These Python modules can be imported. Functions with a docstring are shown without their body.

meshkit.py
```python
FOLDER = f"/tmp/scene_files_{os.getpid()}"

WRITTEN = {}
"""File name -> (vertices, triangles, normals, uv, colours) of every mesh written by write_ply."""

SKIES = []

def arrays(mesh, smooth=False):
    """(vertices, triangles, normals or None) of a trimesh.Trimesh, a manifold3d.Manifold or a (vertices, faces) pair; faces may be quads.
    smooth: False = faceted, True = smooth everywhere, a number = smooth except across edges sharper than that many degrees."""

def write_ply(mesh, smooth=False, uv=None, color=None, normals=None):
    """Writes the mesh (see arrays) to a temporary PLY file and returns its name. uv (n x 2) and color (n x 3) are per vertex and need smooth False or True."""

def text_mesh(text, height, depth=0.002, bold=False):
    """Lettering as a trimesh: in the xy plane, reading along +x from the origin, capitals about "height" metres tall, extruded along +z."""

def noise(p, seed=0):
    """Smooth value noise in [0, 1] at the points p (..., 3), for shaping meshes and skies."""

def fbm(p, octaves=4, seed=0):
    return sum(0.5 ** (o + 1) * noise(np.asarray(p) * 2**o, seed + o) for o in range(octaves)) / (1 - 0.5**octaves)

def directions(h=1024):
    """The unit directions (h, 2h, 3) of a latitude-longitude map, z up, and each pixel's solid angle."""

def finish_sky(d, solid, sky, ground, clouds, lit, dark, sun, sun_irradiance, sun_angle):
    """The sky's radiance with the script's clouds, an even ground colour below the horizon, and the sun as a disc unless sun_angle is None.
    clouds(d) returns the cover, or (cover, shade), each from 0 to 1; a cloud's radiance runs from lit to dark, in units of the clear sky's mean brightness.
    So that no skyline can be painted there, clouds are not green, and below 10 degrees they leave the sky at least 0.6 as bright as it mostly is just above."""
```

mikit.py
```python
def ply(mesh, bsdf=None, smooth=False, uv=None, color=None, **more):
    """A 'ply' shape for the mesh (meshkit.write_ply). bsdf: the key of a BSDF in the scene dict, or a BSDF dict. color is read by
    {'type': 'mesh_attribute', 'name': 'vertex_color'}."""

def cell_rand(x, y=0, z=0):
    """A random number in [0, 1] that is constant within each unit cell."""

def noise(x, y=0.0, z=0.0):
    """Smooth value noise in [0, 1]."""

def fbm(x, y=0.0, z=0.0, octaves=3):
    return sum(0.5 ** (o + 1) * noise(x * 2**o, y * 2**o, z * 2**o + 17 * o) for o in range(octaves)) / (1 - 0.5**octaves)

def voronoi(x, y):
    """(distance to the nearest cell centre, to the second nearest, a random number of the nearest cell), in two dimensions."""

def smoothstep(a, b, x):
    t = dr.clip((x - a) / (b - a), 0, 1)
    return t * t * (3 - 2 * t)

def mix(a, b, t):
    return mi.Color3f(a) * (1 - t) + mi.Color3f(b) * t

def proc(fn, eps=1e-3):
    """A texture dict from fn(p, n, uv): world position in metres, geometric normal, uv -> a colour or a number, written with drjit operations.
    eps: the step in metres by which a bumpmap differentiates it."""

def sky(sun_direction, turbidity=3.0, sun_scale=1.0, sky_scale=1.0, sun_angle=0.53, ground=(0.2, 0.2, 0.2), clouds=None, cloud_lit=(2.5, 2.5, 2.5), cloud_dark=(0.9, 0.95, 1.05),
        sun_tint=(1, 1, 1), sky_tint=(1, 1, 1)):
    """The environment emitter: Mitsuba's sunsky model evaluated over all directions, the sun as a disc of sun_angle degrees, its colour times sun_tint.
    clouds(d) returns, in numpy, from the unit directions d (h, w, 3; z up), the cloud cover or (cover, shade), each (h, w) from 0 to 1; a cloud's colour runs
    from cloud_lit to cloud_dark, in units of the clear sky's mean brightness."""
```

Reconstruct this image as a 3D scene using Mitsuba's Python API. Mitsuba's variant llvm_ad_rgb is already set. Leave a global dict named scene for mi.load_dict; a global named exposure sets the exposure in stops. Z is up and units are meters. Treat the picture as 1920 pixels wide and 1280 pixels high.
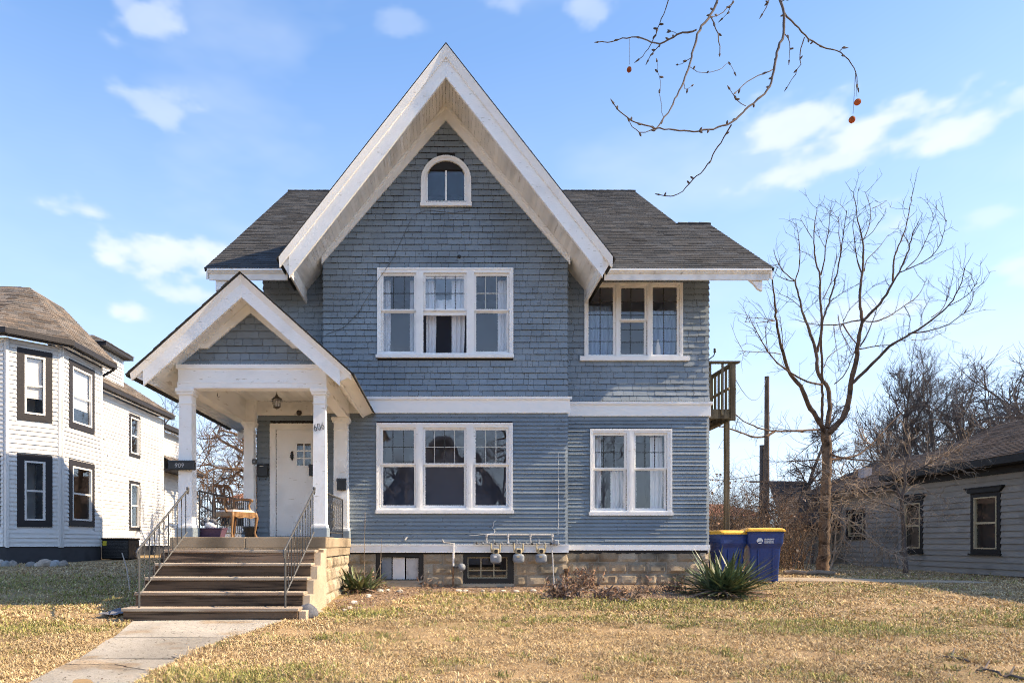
import math
import numpy as np
import trimesh
import mitsuba as mi
import drjit as dr
import mikit
import meshkit
from mikit import noise, fbm, smoothstep, mix, proc
from shapely.geometry import Polygon, box as sbox
from shapely.ops import unary_union

scene, labels = {}, {}
T = mi.ScalarTransform4f

# ------------------------------------------------------------------ camera, sky, exposure
scene['camera'] = {'type': 'perspective', 'fov': 73.74, 'fov_axis': 'x', 'near_clip': 0.05, 'far_clip': 3000.0,
                   'principal_point_offset_x': 0.06458, 'principal_point_offset_y': -0.2961,
                   'to_world': T().look_at(origin=[0, 0, 1], target=[0, 1, 1], up=[0, 0, 1])}
exposure = 2.38
SUN_AZ, SUN_EL = math.radians(5.0), math.radians(38.8)
SUN = [math.cos(SUN_EL) * math.cos(SUN_AZ), -math.cos(SUN_EL) * math.sin(SUN_AZ), math.sin(SUN_EL)]
# cumulus puffs: azimuth (degrees from the house front's normal, to the east), elevation, half width, half height, strength
PUFFS = [(26.8, 28.4, 3.6, 2.1, .9), (31.0, 27.0, 6.2, 1.8, 1.0), (35.0, 26.2, 4.6, 1.7, .95), (29.0, 26.0, 6.0, 1.3, .85), (37.6, 25.5, 2.6, 1.0, .75), (33.3, 21.8, 2.6, 2.0, .6), (-23.8, 34.5, 2.4, 2.0, .55), (-25.3, 36.0, 1.5, 2.2, .4),
         (-22.8, 30.6, 3.0, 1.6, .45), (-27.6, 23.2, 2.6, 1.0, .85), (-22.3, 20.6, 5.4, 1.9, .95), (-18.5, 21.2, 3.0, 1.9, .8), (-19.8, 18.6, 3.5, 1.4, .75), (-25.0, 17.2, 2.3, .8, .9), (31.5, 15.9, 4.5, 1.5, .6),
         (40.0, 16.6, 2.2, 1.6, .7), (12.0, 37.6, 2.6, 1.7, .42), (5.5, 38.0, 2.2, 1.6, .35), (-3.5, 37.2, 2.0, 1.2, .25), (-62, 22, 9, 3, .8), (75, 25, 10, 3.5, .8), (110, 30, 12, 4, .8), (150, 22, 12, 4, .8),
         (-120, 28, 12, 4, .8), (-165, 24, 10, 4, .7), (38.5, 20.5, 2.2, .9, .4)]


def clouds(d):
    az = np.degrees(np.arctan2(d[..., 0], d[..., 1]))
    el = np.degrees(np.arcsin(np.clip(d[..., 2], -1, 1)))
    big = meshkit.fbm(d * 9.0, 4, 3) - .5
    fine = meshkit.fbm(d * np.array([24.0, 24.0, 40.0]) + 5.0, 7, 21) - .5
    cover = np.zeros_like(az)
    for a, e, w, h, s in PUFFS:
        da = (az - a + 180) % 360 - 180
        x, y = da / w, (el - e) / h
        y = np.where(y < 0, y * 1.25, y)
        r = np.sqrt(x * x + y * y)
        c = np.clip((1.02 - r + big * .8 + fine * 2.9) / .85, 0, 1) * np.clip((1.7 - r) / .5, 0, 1)
        cover = np.maximum(cover, s * c * c * (3 - 2 * c))
    wisps = np.clip((meshkit.fbm(d * np.array([4.0, 4.0, 9.0]), 6, 40) - .55) * 1.2, 0, .22) * np.clip(el / 8, 0, 1)
    hazy = .03 + np.clip((36 - el) / 36, 0, 1) ** 1.15 * .62
    cover = 1 - (1 - np.clip(cover, 0, 1) * .80) * (1 - wisps) * (1 - hazy)
    return np.clip(cover, 0, 1), np.clip(.35 - fine * 1.2, 0, .6) * (hazy < .5)


scene['sky'] = mikit.sky(SUN, turbidity=2.6, sky_scale=1.72, sun_scale=1.25, clouds=clouds, cloud_lit=(1.46, 1.54, 1.66), cloud_dark=(1.22, 1.34, 1.50), ground=(.22, .19, .13),
                         sun_tint=(1.0, .96, .90), sky_tint=(.89, .965, 1.065))

RNG = np.random.default_rng(11)
U0, V0, FL = 836.0, 1019.0, 1280.0     # the photograph's principal point and focal length, to read sizes off a wall at a known distance


def X(u, d):
    return (u - U0) * d / FL


def Z(v, d):
    return 1.0 + (V0 - v) * d / FL


# ------------------------------------------------------------------ materials
def C(r, g=None, b=None):
    return {'type': 'rgb', 'value': [r, r, r] if g is None else [r, g, b]}


def pr(color, rough=.6, spec=.4, two=True, **k):
    m = {'type': 'principled', 'base_color': color if isinstance(color, dict) else C(*color), 'roughness': rough, 'specular': spec, **k}
    return {'type': 'twosided', 'bsdf': m} if two else m


def toned(base, amp=.16, dirt=.15, sc=3.0, fine=40.0, famp=.1, hue=0.0):
    """A colour that differs from piece to piece (uv holds two random numbers for each piece) and is weathered by noise."""
    b = mi.Color3f(*base)

    def fn(p, n, uv):
        k = (1 - amp / 2 + amp * uv.x) * (1 - dirt * smoothstep(.45, .8, fbm(p.x * sc, p.y * sc, p.z * sc))) * (1 - famp / 2 + famp * noise(p.x * fine, p.y * fine, p.z * fine))
        h = (uv.y - .5) * hue
        return mi.Color3f(b.x * k * (1 + h), b.y * k, b.z * k * (1 - h))
    return proc(fn)


def planks_tex(base, dark, axis=0, amp=.3):
    b, dk = mi.Color3f(*base), mi.Color3f(*dark)

    def fn(p, n, uv):
        q = (p.x, p.y, p.z)
        a = q[axis]
        o = q[(axis + 1) % 3] + q[(axis + 2) % 3]
        g = fbm(a * 2.2 + uv.y * 50, o * 60 + uv.x * 90, 0, 4)
        g2 = fbm(a * 1.1 + uv.x * 30, o * 9 + uv.y * 70, 3, 3)
        t = smoothstep(.35, .68, g * .5 + g2 * .5)
        return mix(b, dk, t) * (1 - amp / 2 + amp * uv.x)
    return proc(fn)


M = {}


def mat(name, d):
    scene['material_' + name] = d
    M[name] = 'material_' + name


def blue_fn(p, n, uv):
    k = (.91 + .16 * uv.x) * (.95 + .1 * noise(p.x * 60, p.y * 60, p.z * 60)) * (1 - .20 * smoothstep(.42, .75, fbm(p.x * .9, p.y, p.z * 1.4, 4))) * (1 + .10 * smoothstep(.5, .8, fbm(p.x * 3 + 9, p.y, p.z * .7, 3)))
    chip = smoothstep(.735, .765, fbm(p.x * 22 + 7, p.y * 22, p.z * 22, 3))
    return mix(mi.Color3f(.205, .254, .308) * k, mi.Color3f(.10, .10, .10), chip * .7)


def white_fn(p, n, uv):
    k = (.95 + .07 * uv.x) * (1 - .10 * smoothstep(.5, .8, fbm(p.x * 3, p.y * 3, p.z * 3))) * (.97 + .06 * noise(p.x * 50, p.y * 50, p.z * 50))
    crack = smoothstep(.74, .78, fbm(p.x * 9, p.y * 9, p.z * 26, 4))
    return mix(mi.Color3f(.83, .835, .84) * k, mi.Color3f(.42, .36, .28), crack * .6)


def cream_fn(p, n, uv):
    k = (.90 + .14 * uv.x) * (1 - .22 * smoothstep(.45, .8, fbm(p.x * 4, p.y * 1.2, p.z * 4)))
    crack = smoothstep(.70, .76, fbm(p.x * 14, p.y * 2.2, p.z * 14, 4))
    return mix(mi.Color3f(.84, .84, .83) * k, mi.Color3f(.38, .31, .25), crack * .55)


def concrete_fn(p, n, uv):
    k = (.90 + .2 * uv.x) * (1 - .30 * smoothstep(.40, .75, fbm(p.x * 1.1, p.y * 1.1, 2, 4))) * (.80 + .40 * noise(p.x * 150, p.y * 150, p.z * 150)) * (.88 + .24 * noise(p.x * 45, p.y * 45, p.z * 45))
    c = mix(mi.Color3f(.315, .292, .255) * k, mi.Color3f(.26, .19, .12) * k, .7 * smoothstep(.55, .72, fbm(p.x * 1.7 + 4, p.y * 2.3, 5, 4)))
    return mix(c, mi.Color3f(.09, .08, .065), .8 * smoothstep(.77, .80, fbm(p.x * 31, p.y * 31, 1, 2)))


mat('blue', pr(proc(blue_fn), .5, .4))
mat('white', pr(proc(white_fn), .45, .45))
mat('cream', pr(proc(cream_fn), .6, .3))
mat('trim', pr((.82, .83, .84), .4, .45))
mat('roof', pr(toned((.050, .053, .058), .55, .25, 2.0, 120, .5, .12), .9, .2))
mat('roof_brown', pr(toned((.135, .118, .106), .6, .25, 1.6, 90, .4, .18), .9, .2))
mat('roof_old', pr(toned((.072, .058, .052), .6, .3, 1.2, 60, .4, .2), .9, .2))
mat('vinyl', pr(toned((.71, .715, .72), .06, .10, .8), .5, .4))
mat('charcoal', pr((.028, .027, .032), .6, .35))
mat('charcoal_block', pr(toned((.05, .052, .06), .4, .3), .8, .3))
mat('grey_siding', pr(toned((.25, .243, .23), .16, .3, 1.4), .7, .3))
mat('tan_siding', pr(toned((.42, .35, .27), .2, .3, 1.4), .7, .3))
mat('black_trim', pr((.010, .010, .011), .6, .3))
mat('tread', pr(planks_tex((.37, .325, .265), (.24, .18, .14), 0, .25), .8, .2))
mat('riser', pr(planks_tex((.21, .145, .098), (.035, .026, .021), 0, 1.0), .8, .2))
mat('deck_wood', pr(planks_tex((.17, .145, .105), (.07, .06, .045), 2, .4), .85, .2))
mat('concrete', pr(proc(concrete_fn), .9, .2))
mat('stoop', pr(toned((.30, .245, .18), .2, .5, 2.0, 120, .3), .9, .2))
mat('stone', pr(toned((.33, .28, .21), .5, .6, 3.0, 60, .35, .14), .95, .15))
mat('mortar', pr(toned((.34, .30, .24), .1, .3), .95, .1))
mat('boulder', pr(toned((.36, .33, .30), .6, .3, 6, 50, .3, .25), .9, .2))
mat('pebble', pr(toned((.62, .57, .49), .5, .3, 12, 90, .3, .1), .9, .2))
mat('iron', pr((.055, .058, .062), .45, .5))
mat('iron_grey', pr((.075, .078, .082), .38, .5))
mat('black', pr((.012, .012, .014), .35, .5))
mat('bronze', pr((.045, .034, .024), .45, .5))
mat('meter_grey', pr(toned((.25, .28, .32), .2, .3, 8), .5, .4))
mat('meter_tan', pr((.42, .36, .24), .6, .35))
mat('pipe_grey', pr(toned((.50, .50, .50), .2, .3, 8), .5, .4))
mat('rust', pr(toned((.22, .13, .075), .3, .5, 14), .85, .2))
mat('glass', {'type': 'thindielectric', 'int_ior': 1.62})
mat('dark_room', pr((.035, .036, .04), .9, .1))
mat('room_wall', pr((.17, .19, .26), .9, .1))
mat('curtain', pr((.72, .74, .78), .9, .1))
mat('curtain_blue', pr((.20, .30, .48), .9, .1))
mat('lead', pr((.02, .02, .022), .5, .5))
mat('tape', pr((.6, .6, .58), .6, .3))
mat('bin_blue', pr(toned((.020, .050, .20), .1, .3, 4, 70, .2), .38, .5))
mat('bin_yellow', pr(toned((.72, .40, .035), .1, .25, 6), .45, .5))
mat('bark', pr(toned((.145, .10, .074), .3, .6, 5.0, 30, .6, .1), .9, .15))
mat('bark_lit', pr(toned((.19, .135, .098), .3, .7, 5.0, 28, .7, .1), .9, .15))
mat('bark_grey', pr(toned((.125, .108, .102), .5, .4, 5.0, 30, .5, .1), .9, .15))
mat('twig_pale', pr(toned((.34, .27, .21), .5, .4, 5.0, 30, .5, .1), .9, .15))
mat('twig_brown', pr(toned((.165, .122, .092), .7, .4, 5.0, 30, .5, .22), .9, .15))
mat('pole_wood', pr(planks_tex((.17, .12, .09), (.07, .05, .04), 2, .2), .9, .2))
mat('leaf_green', pr(toned((.085, .125, .062), 1.0, .2, 6, 60, .2, .3), .42, .5))
mat('leaf_pale', pr(toned((.165, .18, .085), .9, .2, 6, 60, .2, .35), .5, .4))
mat('leaf_dead', pr(toned((.25, .175, .135), 1.1, .2, 6, 60, .2, .4), .85, .2))
mat('lawn_leaf', pr(toned((.13, .085, .055), 1.0, .2, 6, 60, .2, .4), .85, .2))
mat('chair_wood', pr(planks_tex((.30, .175, .08), (.19, .10, .045), 2, .2), .45, .45))
mat('chair_dark', pr(planks_tex((.17, .085, .04), (.09, .045, .022), 2, .2), .45, .45))
mat('cushion', pr((.62, .52, .46), .9, .1))
mat('purple', pr((.085, .045, .085), .45, .45))
mat('seed', pr(toned((.32, .085, .030), .7, .4, 60, 200, .6, .3), .9, .2))
mat('seed_green', pr((.22, .20, .04), .8, .2))
mat('red_roof', pr(toned((.30, .14, .095), .4, .3, 1), .9, .2))
mat('yellow', pr((.75, .62, .05), .5, .4))
mat('plastic_white', pr((.75, .75, .76), .4, .4))
mat('asphalt', pr(toned((.05, .05, .052), .1, .3, 1, 80, .4), .95, .2))
mat('brick_dark', pr(toned((.45, .42, .43), .2, .3, 1), .9, .2))
mat('slate_rock', pr(toned((.13, .14, .17), .2, .3, 8), .8, .3))
mat('vertex', pr({'type': 'mesh_attribute', 'name': 'vertex_color'}, .8, .2))


# ------------------------------------------------------------------ building helpers
def uniq(key):
    if key not in scene and key not in labels:
        return key
    k = 1
    while f'{key}_{k:03d}' in scene or f'{key}_{k:03d}' in labels:
        k += 1
    return f'{key}_{k:03d}'


class MB:
    """Collects pieces and makes them one mesh; every piece carries its own two random numbers as uv."""

    def __init__(self):
        self.v, self.f, self.uv, self.n = [], [], [], 0

    def add(self, v, f, uv=None):
        v = np.asarray(v, float)
        f = np.asarray(f, int)
        if f.shape[1] == 4:
            f = np.vstack([f[:, [0, 1, 2]], f[:, [0, 2, 3]]])
        self.v.append(v)
        self.f.append(f + self.n)
        self.uv.append(np.tile(RNG.random(2) if uv is None else uv, (len(v), 1)))
        self.n += len(v)
        return self

    def mesh(self, m, uv=None):
        return self.add(np.asarray(m.vertices), np.asarray(m.faces), uv)

    def hexa(self, p, uv=None):
        """Eight corners: four of one end, four of the other, in the same order."""
        return self.add(p, [[0, 3, 2, 1], [4, 5, 6, 7], [0, 1, 5, 4], [1, 2, 6, 5], [2, 3, 7, 6], [3, 0, 4, 7]], uv)

    def box(self, x0, x1, y0, y1, z0, z1, uv=None):
        return self.hexa([[x0, y0, z0], [x1, y0, z0], [x1, y1, z0], [x0, y1, z0], [x0, y0, z1], [x1, y0, z1], [x1, y1, z1], [x0, y1, z1]], uv)

    def rbox(self, x0, x1, y0, y1, z0, z1, r=.008, uv=None):
        """A box with chamfered edges."""
        import itertools
        pts = []
        for i, j, k in itertools.product((0, 1), repeat=3):
            x, y, z = (x0, x1)[i], (y0, y1)[j], (z0, z1)[k]
            sx, sy, sz = (1, -1)[i] * r, (1, -1)[j] * r, (1, -1)[k] * r
            pts += [[x, y + sy, z + sz], [x + sx, y, z + sz], [x + sx, y + sy, z]]
        m = trimesh.convex.convex_hull(np.array(pts))
        return self.mesh(m, uv)

    def tube(self, p, r, n=6, uv=None, cap=True):
        p = np.asarray(p, float)
        r = np.broadcast_to(np.asarray(r, float), (len(p),))
        t = np.gradient(p, axis=0)
        t /= np.linalg.norm(t, axis=1, keepdims=True) + 1e-12
        a = np.array([0, 0, 1.0]) if abs(t[0, 2]) < .9 else np.array([1.0, 0, 0])
        x = np.cross(t[0], a)
        x /= np.linalg.norm(x)
        ang = np.arange(n) * 2 * np.pi / n
        rings = []
        for i in range(len(p)):
            x = x - t[i] * (x @ t[i])
            x /= np.linalg.norm(x) + 1e-12
            y = np.cross(t[i], x)
            rings.append(p[i] + r[i] * (np.cos(ang)[:, None] * x + np.sin(ang)[:, None] * y))
        v = np.vstack(rings + ([p[:1], p[-1:]] if cap else []))
        f = []
        for i in range(len(p) - 1):
            for j in range(n):
                k = (j + 1) % n
                f += [[i * n + j, i * n + k, (i + 1) * n + k], [i * n + j, (i + 1) * n + k, (i + 1) * n + j]]
        if cap:
            c0, c1, e = len(p) * n, len(p) * n + 1, (len(p) - 1) * n
            for j in range(n):
                k = (j + 1) % n
                f += [[c0, k, j], [c1, e + j, e + k]]
        return self.add(v, f, uv)

    def lathe(self, prof, at, n=16, uv=None, axis=2):
        """prof: (radius, height) pairs, turned about the axis through at."""
        ang = np.arange(n) * 2 * np.pi / n
        v = []
        for r, h in prof:
            ring = np.stack([r * np.cos(ang), r * np.sin(ang), np.full(n, h)], 1)
            v.append(ring)
        v = np.vstack(v)
        if axis == 1:
            v = v[:, [0, 2, 1]]
        if axis == 0:
            v = v[:, [2, 0, 1]]
        f = []
        for i in range(len(prof) - 1):
            for j in range(n):
                k = (j + 1) % n
                f.append([i * n + j, i * n + k, (i + 1) * n + k, (i + 1) * n + j])
        return self.add(v + np.asarray(at), f, uv)

    def poly(self, pg, fn, d0, d1, uv=None):
        """A shapely polygon (s, z) pushed from depth d0 to d1; fn(s, d, z) gives world points."""
        for g in getattr(pg, 'geoms', [pg]):
            if g.is_empty or g.area < 1e-7:
                continue
            m = trimesh.creation.extrude_polygon(g, 1.0, engine='earcut')
            v = np.asarray(m.vertices)
            self.add(fn(v[:, 0], d0 + (d1 - d0) * v[:, 2], v[:, 1]), m.faces, uv)
        return self

    def xz(self, pg, y0, y1, uv=None):
        return self.poly(pg if not isinstance(pg, list) else Polygon(pg), lambda s, d, z: np.stack([s, d, z], 1), y0, y1, uv)

    def yz(self, pg, x0, x1, uv=None):
        return self.poly(pg if not isinstance(pg, list) else Polygon(pg), lambda s, d, z: np.stack([d, s, z], 1), x0, x1, uv)

    def xy(self, pg, z0, z1, uv=None):
        return self.poly(pg if not isinstance(pg, list) else Polygon(pg), lambda s, d, z: np.stack([s, z, d], 1), z0, z1, uv)

    def put(self, key, m, smooth=False, color=None):
        if not self.n:
            return None
        key = uniq(key)
        v, f = np.vstack(self.v), np.vstack(self.f)
        scene[key] = mikit.ply((v, f), M[m], smooth, uv=None if color is not None else np.vstack(self.uv), color=color)
        return key


def pane_mesh(mb, fr, s0, s1, n0, z0, z1):
    """Old glass: a sheet that is not quite flat."""
    a, b = max(4, int((s1 - s0) / .05)), max(4, int((z1 - z0) / .05))
    s, z = np.meshgrid(np.linspace(s0, s1, a), np.linspace(z0, z1, b), indexing='ij')
    w = meshkit.noise(np.stack([s * 5.5, z * 3.5, np.full_like(s, RNG.uniform(0, 99))], -1)) - .5
    tilt = RNG.normal(0, .004)
    i = np.arange(a * b).reshape(a, b)
    mb.add(fr(s.ravel(), (n0 + .0042 * w + tilt * (s - s0)).ravel(), z.ravel()), np.stack([i[:-1, :-1], i[1:, :-1], i[1:, 1:], i[:-1, 1:]], -1).reshape(-1, 4))


class Frame:
    """A wall's own axes: s along it, n out of it, z up."""

    def __init__(self, p0, p1):
        self.p = np.array(p0, float)
        d = np.array(p1, float) - self.p
        self.L = np.linalg.norm(d)
        self.d = d / self.L
        self.o = np.array([self.d[1], -self.d[0]])

    def __call__(self, s, n, z):
        s, n, z = np.broadcast_arrays(np.asarray(s, float), np.asarray(n, float), np.asarray(z, float))
        xy = self.p + s[..., None] * self.d + n[..., None] * self.o
        return np.concatenate([xy, z[..., None]], -1)


def fbox(mb, fr, s0, s1, n0, n1, z0, z1, uv=None):
    s = [s0, s1, s1, s0] * 2
    n = [n1, n1, n0, n0] * 2
    z = [z0] * 4 + [z1] * 4
    return mb.hexa(fr(s, n, z), uv)


def thing(name, label, cat, group=None):
    key = uniq(name)
    labels[key] = {'label': label, 'category': cat}
    if group:
        labels[key]['group'] = group
    return key


def single(name, mb, m, label, cat, group=None, smooth=False):
    k = mb.put(name, m, smooth)
    labels[k] = {'label': label, 'category': cat}
    if group:
        labels[k]['group'] = group
    return k


def structure(name, mb, m, smooth=False, color=None):
    k = mb.put(name, m, smooth, color)
    labels[k] = {'label': name.replace('_', ' '), 'kind': 'structure'}
    return k


def stuff(key):
    labels.setdefault(key, {})['kind'] = 'stuff'
    return key


def S(a, b, x):
    t = np.clip((np.asarray(x, float) - a) / (b - a), 0, 1)
    return t * t * (3 - 2 * t)


def intervals(s0, s1, z0, z1, holes):
    """What is left of [s0, s1] at the course z0..z1 when the holes (sa, sb, za, zb) are cut out."""
    out = [(s0, s1)]
    for a, b, za, zb in holes:
        if zb <= z0 + .01 or za >= z1 - .01:
            continue
        nxt = []
        for p, q in out:
            if b <= p or a >= q:
                nxt.append((p, q))
            else:
                if a > p:
                    nxt.append((p, a))
                if b < q:
                    nxt.append((b, q))
        out = nxt
    return [(p, q) for p, q in out if q - p > .02]


def lap_siding(prefix, fr, s0, s1, z0, z1, expo, holes, m, tb=.034, tt=.003, piece=True, wave=.0, joints=0, name='clapboard'):
    n = max(1, round((z1 - z0) / expo))
    h = (z1 - z0) / n
    mb = MB()
    for i in range(n):
        a, b = z0 + i * h, z0 + (i + 1) * h
        for p, q in intervals(s0, s1, a, b, holes):
            cuts = [p, q]
            if joints and q - p > 2.2:
                cuts = [p, p + (q - p) * RNG.uniform(.25, .75), q]
            for c0, c1 in zip(cuts[:-1], cuts[1:]):
                t = MB() if piece else mb
                k = tb * RNG.uniform(.85, 1.2)
                w0, w1 = RNG.uniform(-wave, wave, 2)
                g = .0015
                ss = [c0 + g, c1 - g, c1 - g, c0 + g]
                th = min(.011, k * .6)
                pts = fr(ss + ss, [k, k, k - th, k - th, tt, tt, tt - th, tt - th], [a + w0 - .003, a + w1 - .003, a + w1 - .001, a + w0 - .001, b + w0, b + w1, b + w1, b + w0])
                t.hexa(pts)
                if piece:
                    t.put(prefix + '__' + name, m)
    if not piece:
        k = mb.put(prefix + '__' + name + '_course', m)
        stuff(k)
    return mb


def wall_sheet(key, fr, pg, holes, m, d0=-.20, d1=-.006):
    for a, b, za, zb in holes:
        pg = pg.difference(sbox(a, za, b, zb))
    return MB().poly(pg, lambda s, d, z: fr(s, d, z), d0, d1).put(key, m)
# ------------------------------------------------------------------ ground
GY = [-80, -12, -6, 3.0, 5.5, 8.6, 12.5, 13.2, 17, 30, 60, 1200]
GZ = [-.9, -.75, -.55, -.32, -.12, -.02, .125, .165, .22, .40, .6, 1.2]


def gz(x, y):
    x, y = np.asarray(x, float), np.asarray(y, float)
    z = np.interp(y, GY, GZ) + .030 * (meshkit.fbm(np.stack([x * 1.9, y * 1.9, x * 0], -1), 2, 15) - .5) * S(14, 10, y) * S(2, 4, y) + .10 * S(-5, -9, x) * S(9, 17, y) - .16 * S(7, 14, x) * S(12, 19, y) * (1 - S(60, 200, y))
    return z + .035 * (meshkit.fbm(np.stack([x * .45, y * .45, x * 0], -1), 3, 5) - .5) * S(10.5, 8, y)


def in_frame(x, y):
    return (x > -.66 * y - 1) & (x < .86 * y + 1)


WALK = [[(-4.10, 8.96), (-2.05, 8.96), (-2.40, 7.62), (-3.72, 7.62)], [(-3.725, 7.60), (-2.405, 7.60), (-2.52, 6.44), (-3.47, 6.42)], [(-3.475, 6.40), (-2.525, 6.42), (-2.47, 4.9), (-3.28, 4.9)],
        [(-3.28, 4.88), (-2.47, 4.88), (-2.42, 3.5), (-3.2, 3.5)], [(-3.2, 3.48), (-2.42, 3.48), (-2.42, 2.1), (-3.2, 2.1)]]
walk_poly = unary_union([Polygon(p).buffer(.02) for p in WALK])
BED = Polygon([(-1.8, 10.6), (-1.55, 9.6), (-1.0, 10.3), (-.75, 11.4), (0, 12.35), (1.4, 12.35), (1.9, 11.35), (3.2, 11.2), (3.9, 11.3), (5.6, 11.6), (5.8, 13.7), (-1.8, 13.7)])
bed_v = np.array(BED.exterior.coords)


def in_poly(x, y, pv):
    out = np.zeros(x.shape, bool)
    for (xa, ya), (xb, yb) in zip(pv[:-1], pv[1:]):
        hit = (ya > y) != (yb > y)
        with np.errstate(divide='ignore', invalid='ignore'):
            out ^= hit & (x < (xb - xa) * (y - ya) / (yb - ya) + xa)
    return out


def bed_mask(x, y):
    """Bare, leaf-strewn soil along the house front: 1 inside, with a ragged edge."""
    w = meshkit.fbm(np.stack([x * 1.7, y * 1.7, x * 0], -1), 3, 8) - .5
    return in_poly(x + w * .5, y + w * .6, bed_v).astype(float)


GREEN = [(3.2, 10.6, 2.6, .8, .8), (1.6, 11.6, 2.2, .5, .8), (5.0, 8.2, 1.8, .6, .75), (-6.2, 8.3, 2.6, .55, .8), (-1.2, 9.6, .9, .6, .9), (8.0, 9.0, 2.2, 1.2, .4), (3.0, 9.0, 1.8, .4, .5), (7.5, 13, 2, 1, .4), (-1.6, 5.6, .8, .5, .6),
         (-8, 13, 5, 2.6, .55), (-5.5, 11.2, 2, 1.2, .5), (5.6, 5.6, 1.2, .4, .5)]


def green_of(x, y):
    g = np.zeros(x.shape)
    w = meshkit.fbm(np.stack([x * 1.1, y * 1.6, x * 0], -1), 4, 12)
    for cx, cy, rx, ry, s in GREEN:
        r = np.hypot((x - cx) / rx, (y - cy) / ry) + (w - .5) * 1.3
        g = np.maximum(g, s * np.clip(1.25 - r, 0, 1))
    return np.clip(g + .45 * S(.56, .78, w), 0, 1)


STRAW = np.array([[.60, .46, .245], [.54, .405, .21], [.67, .54, .33], [.42, .31, .175], [.52, .40, .25], [.22, .155, .095], [.30, .215, .125]])
GREENS = np.array([[.25, .255, .075], [.31, .31, .095], [.19, .21, .07], [.40, .36, .14]])


def axis_points(a, b, fine0, fine1, step, grow=1.12):
    mid = np.arange(fine0, fine1 + step / 2, step)
    lo, hi = [fine0], [fine1]
    s = step
    while lo[-1] > a:
        s *= grow
        lo.append(lo[-1] - s)
    s = step
    while hi[-1] < b:
        s *= grow
        hi.append(hi[-1] + s)
    return np.concatenate([lo[:0:-1], mid, hi[1:]])


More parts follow.
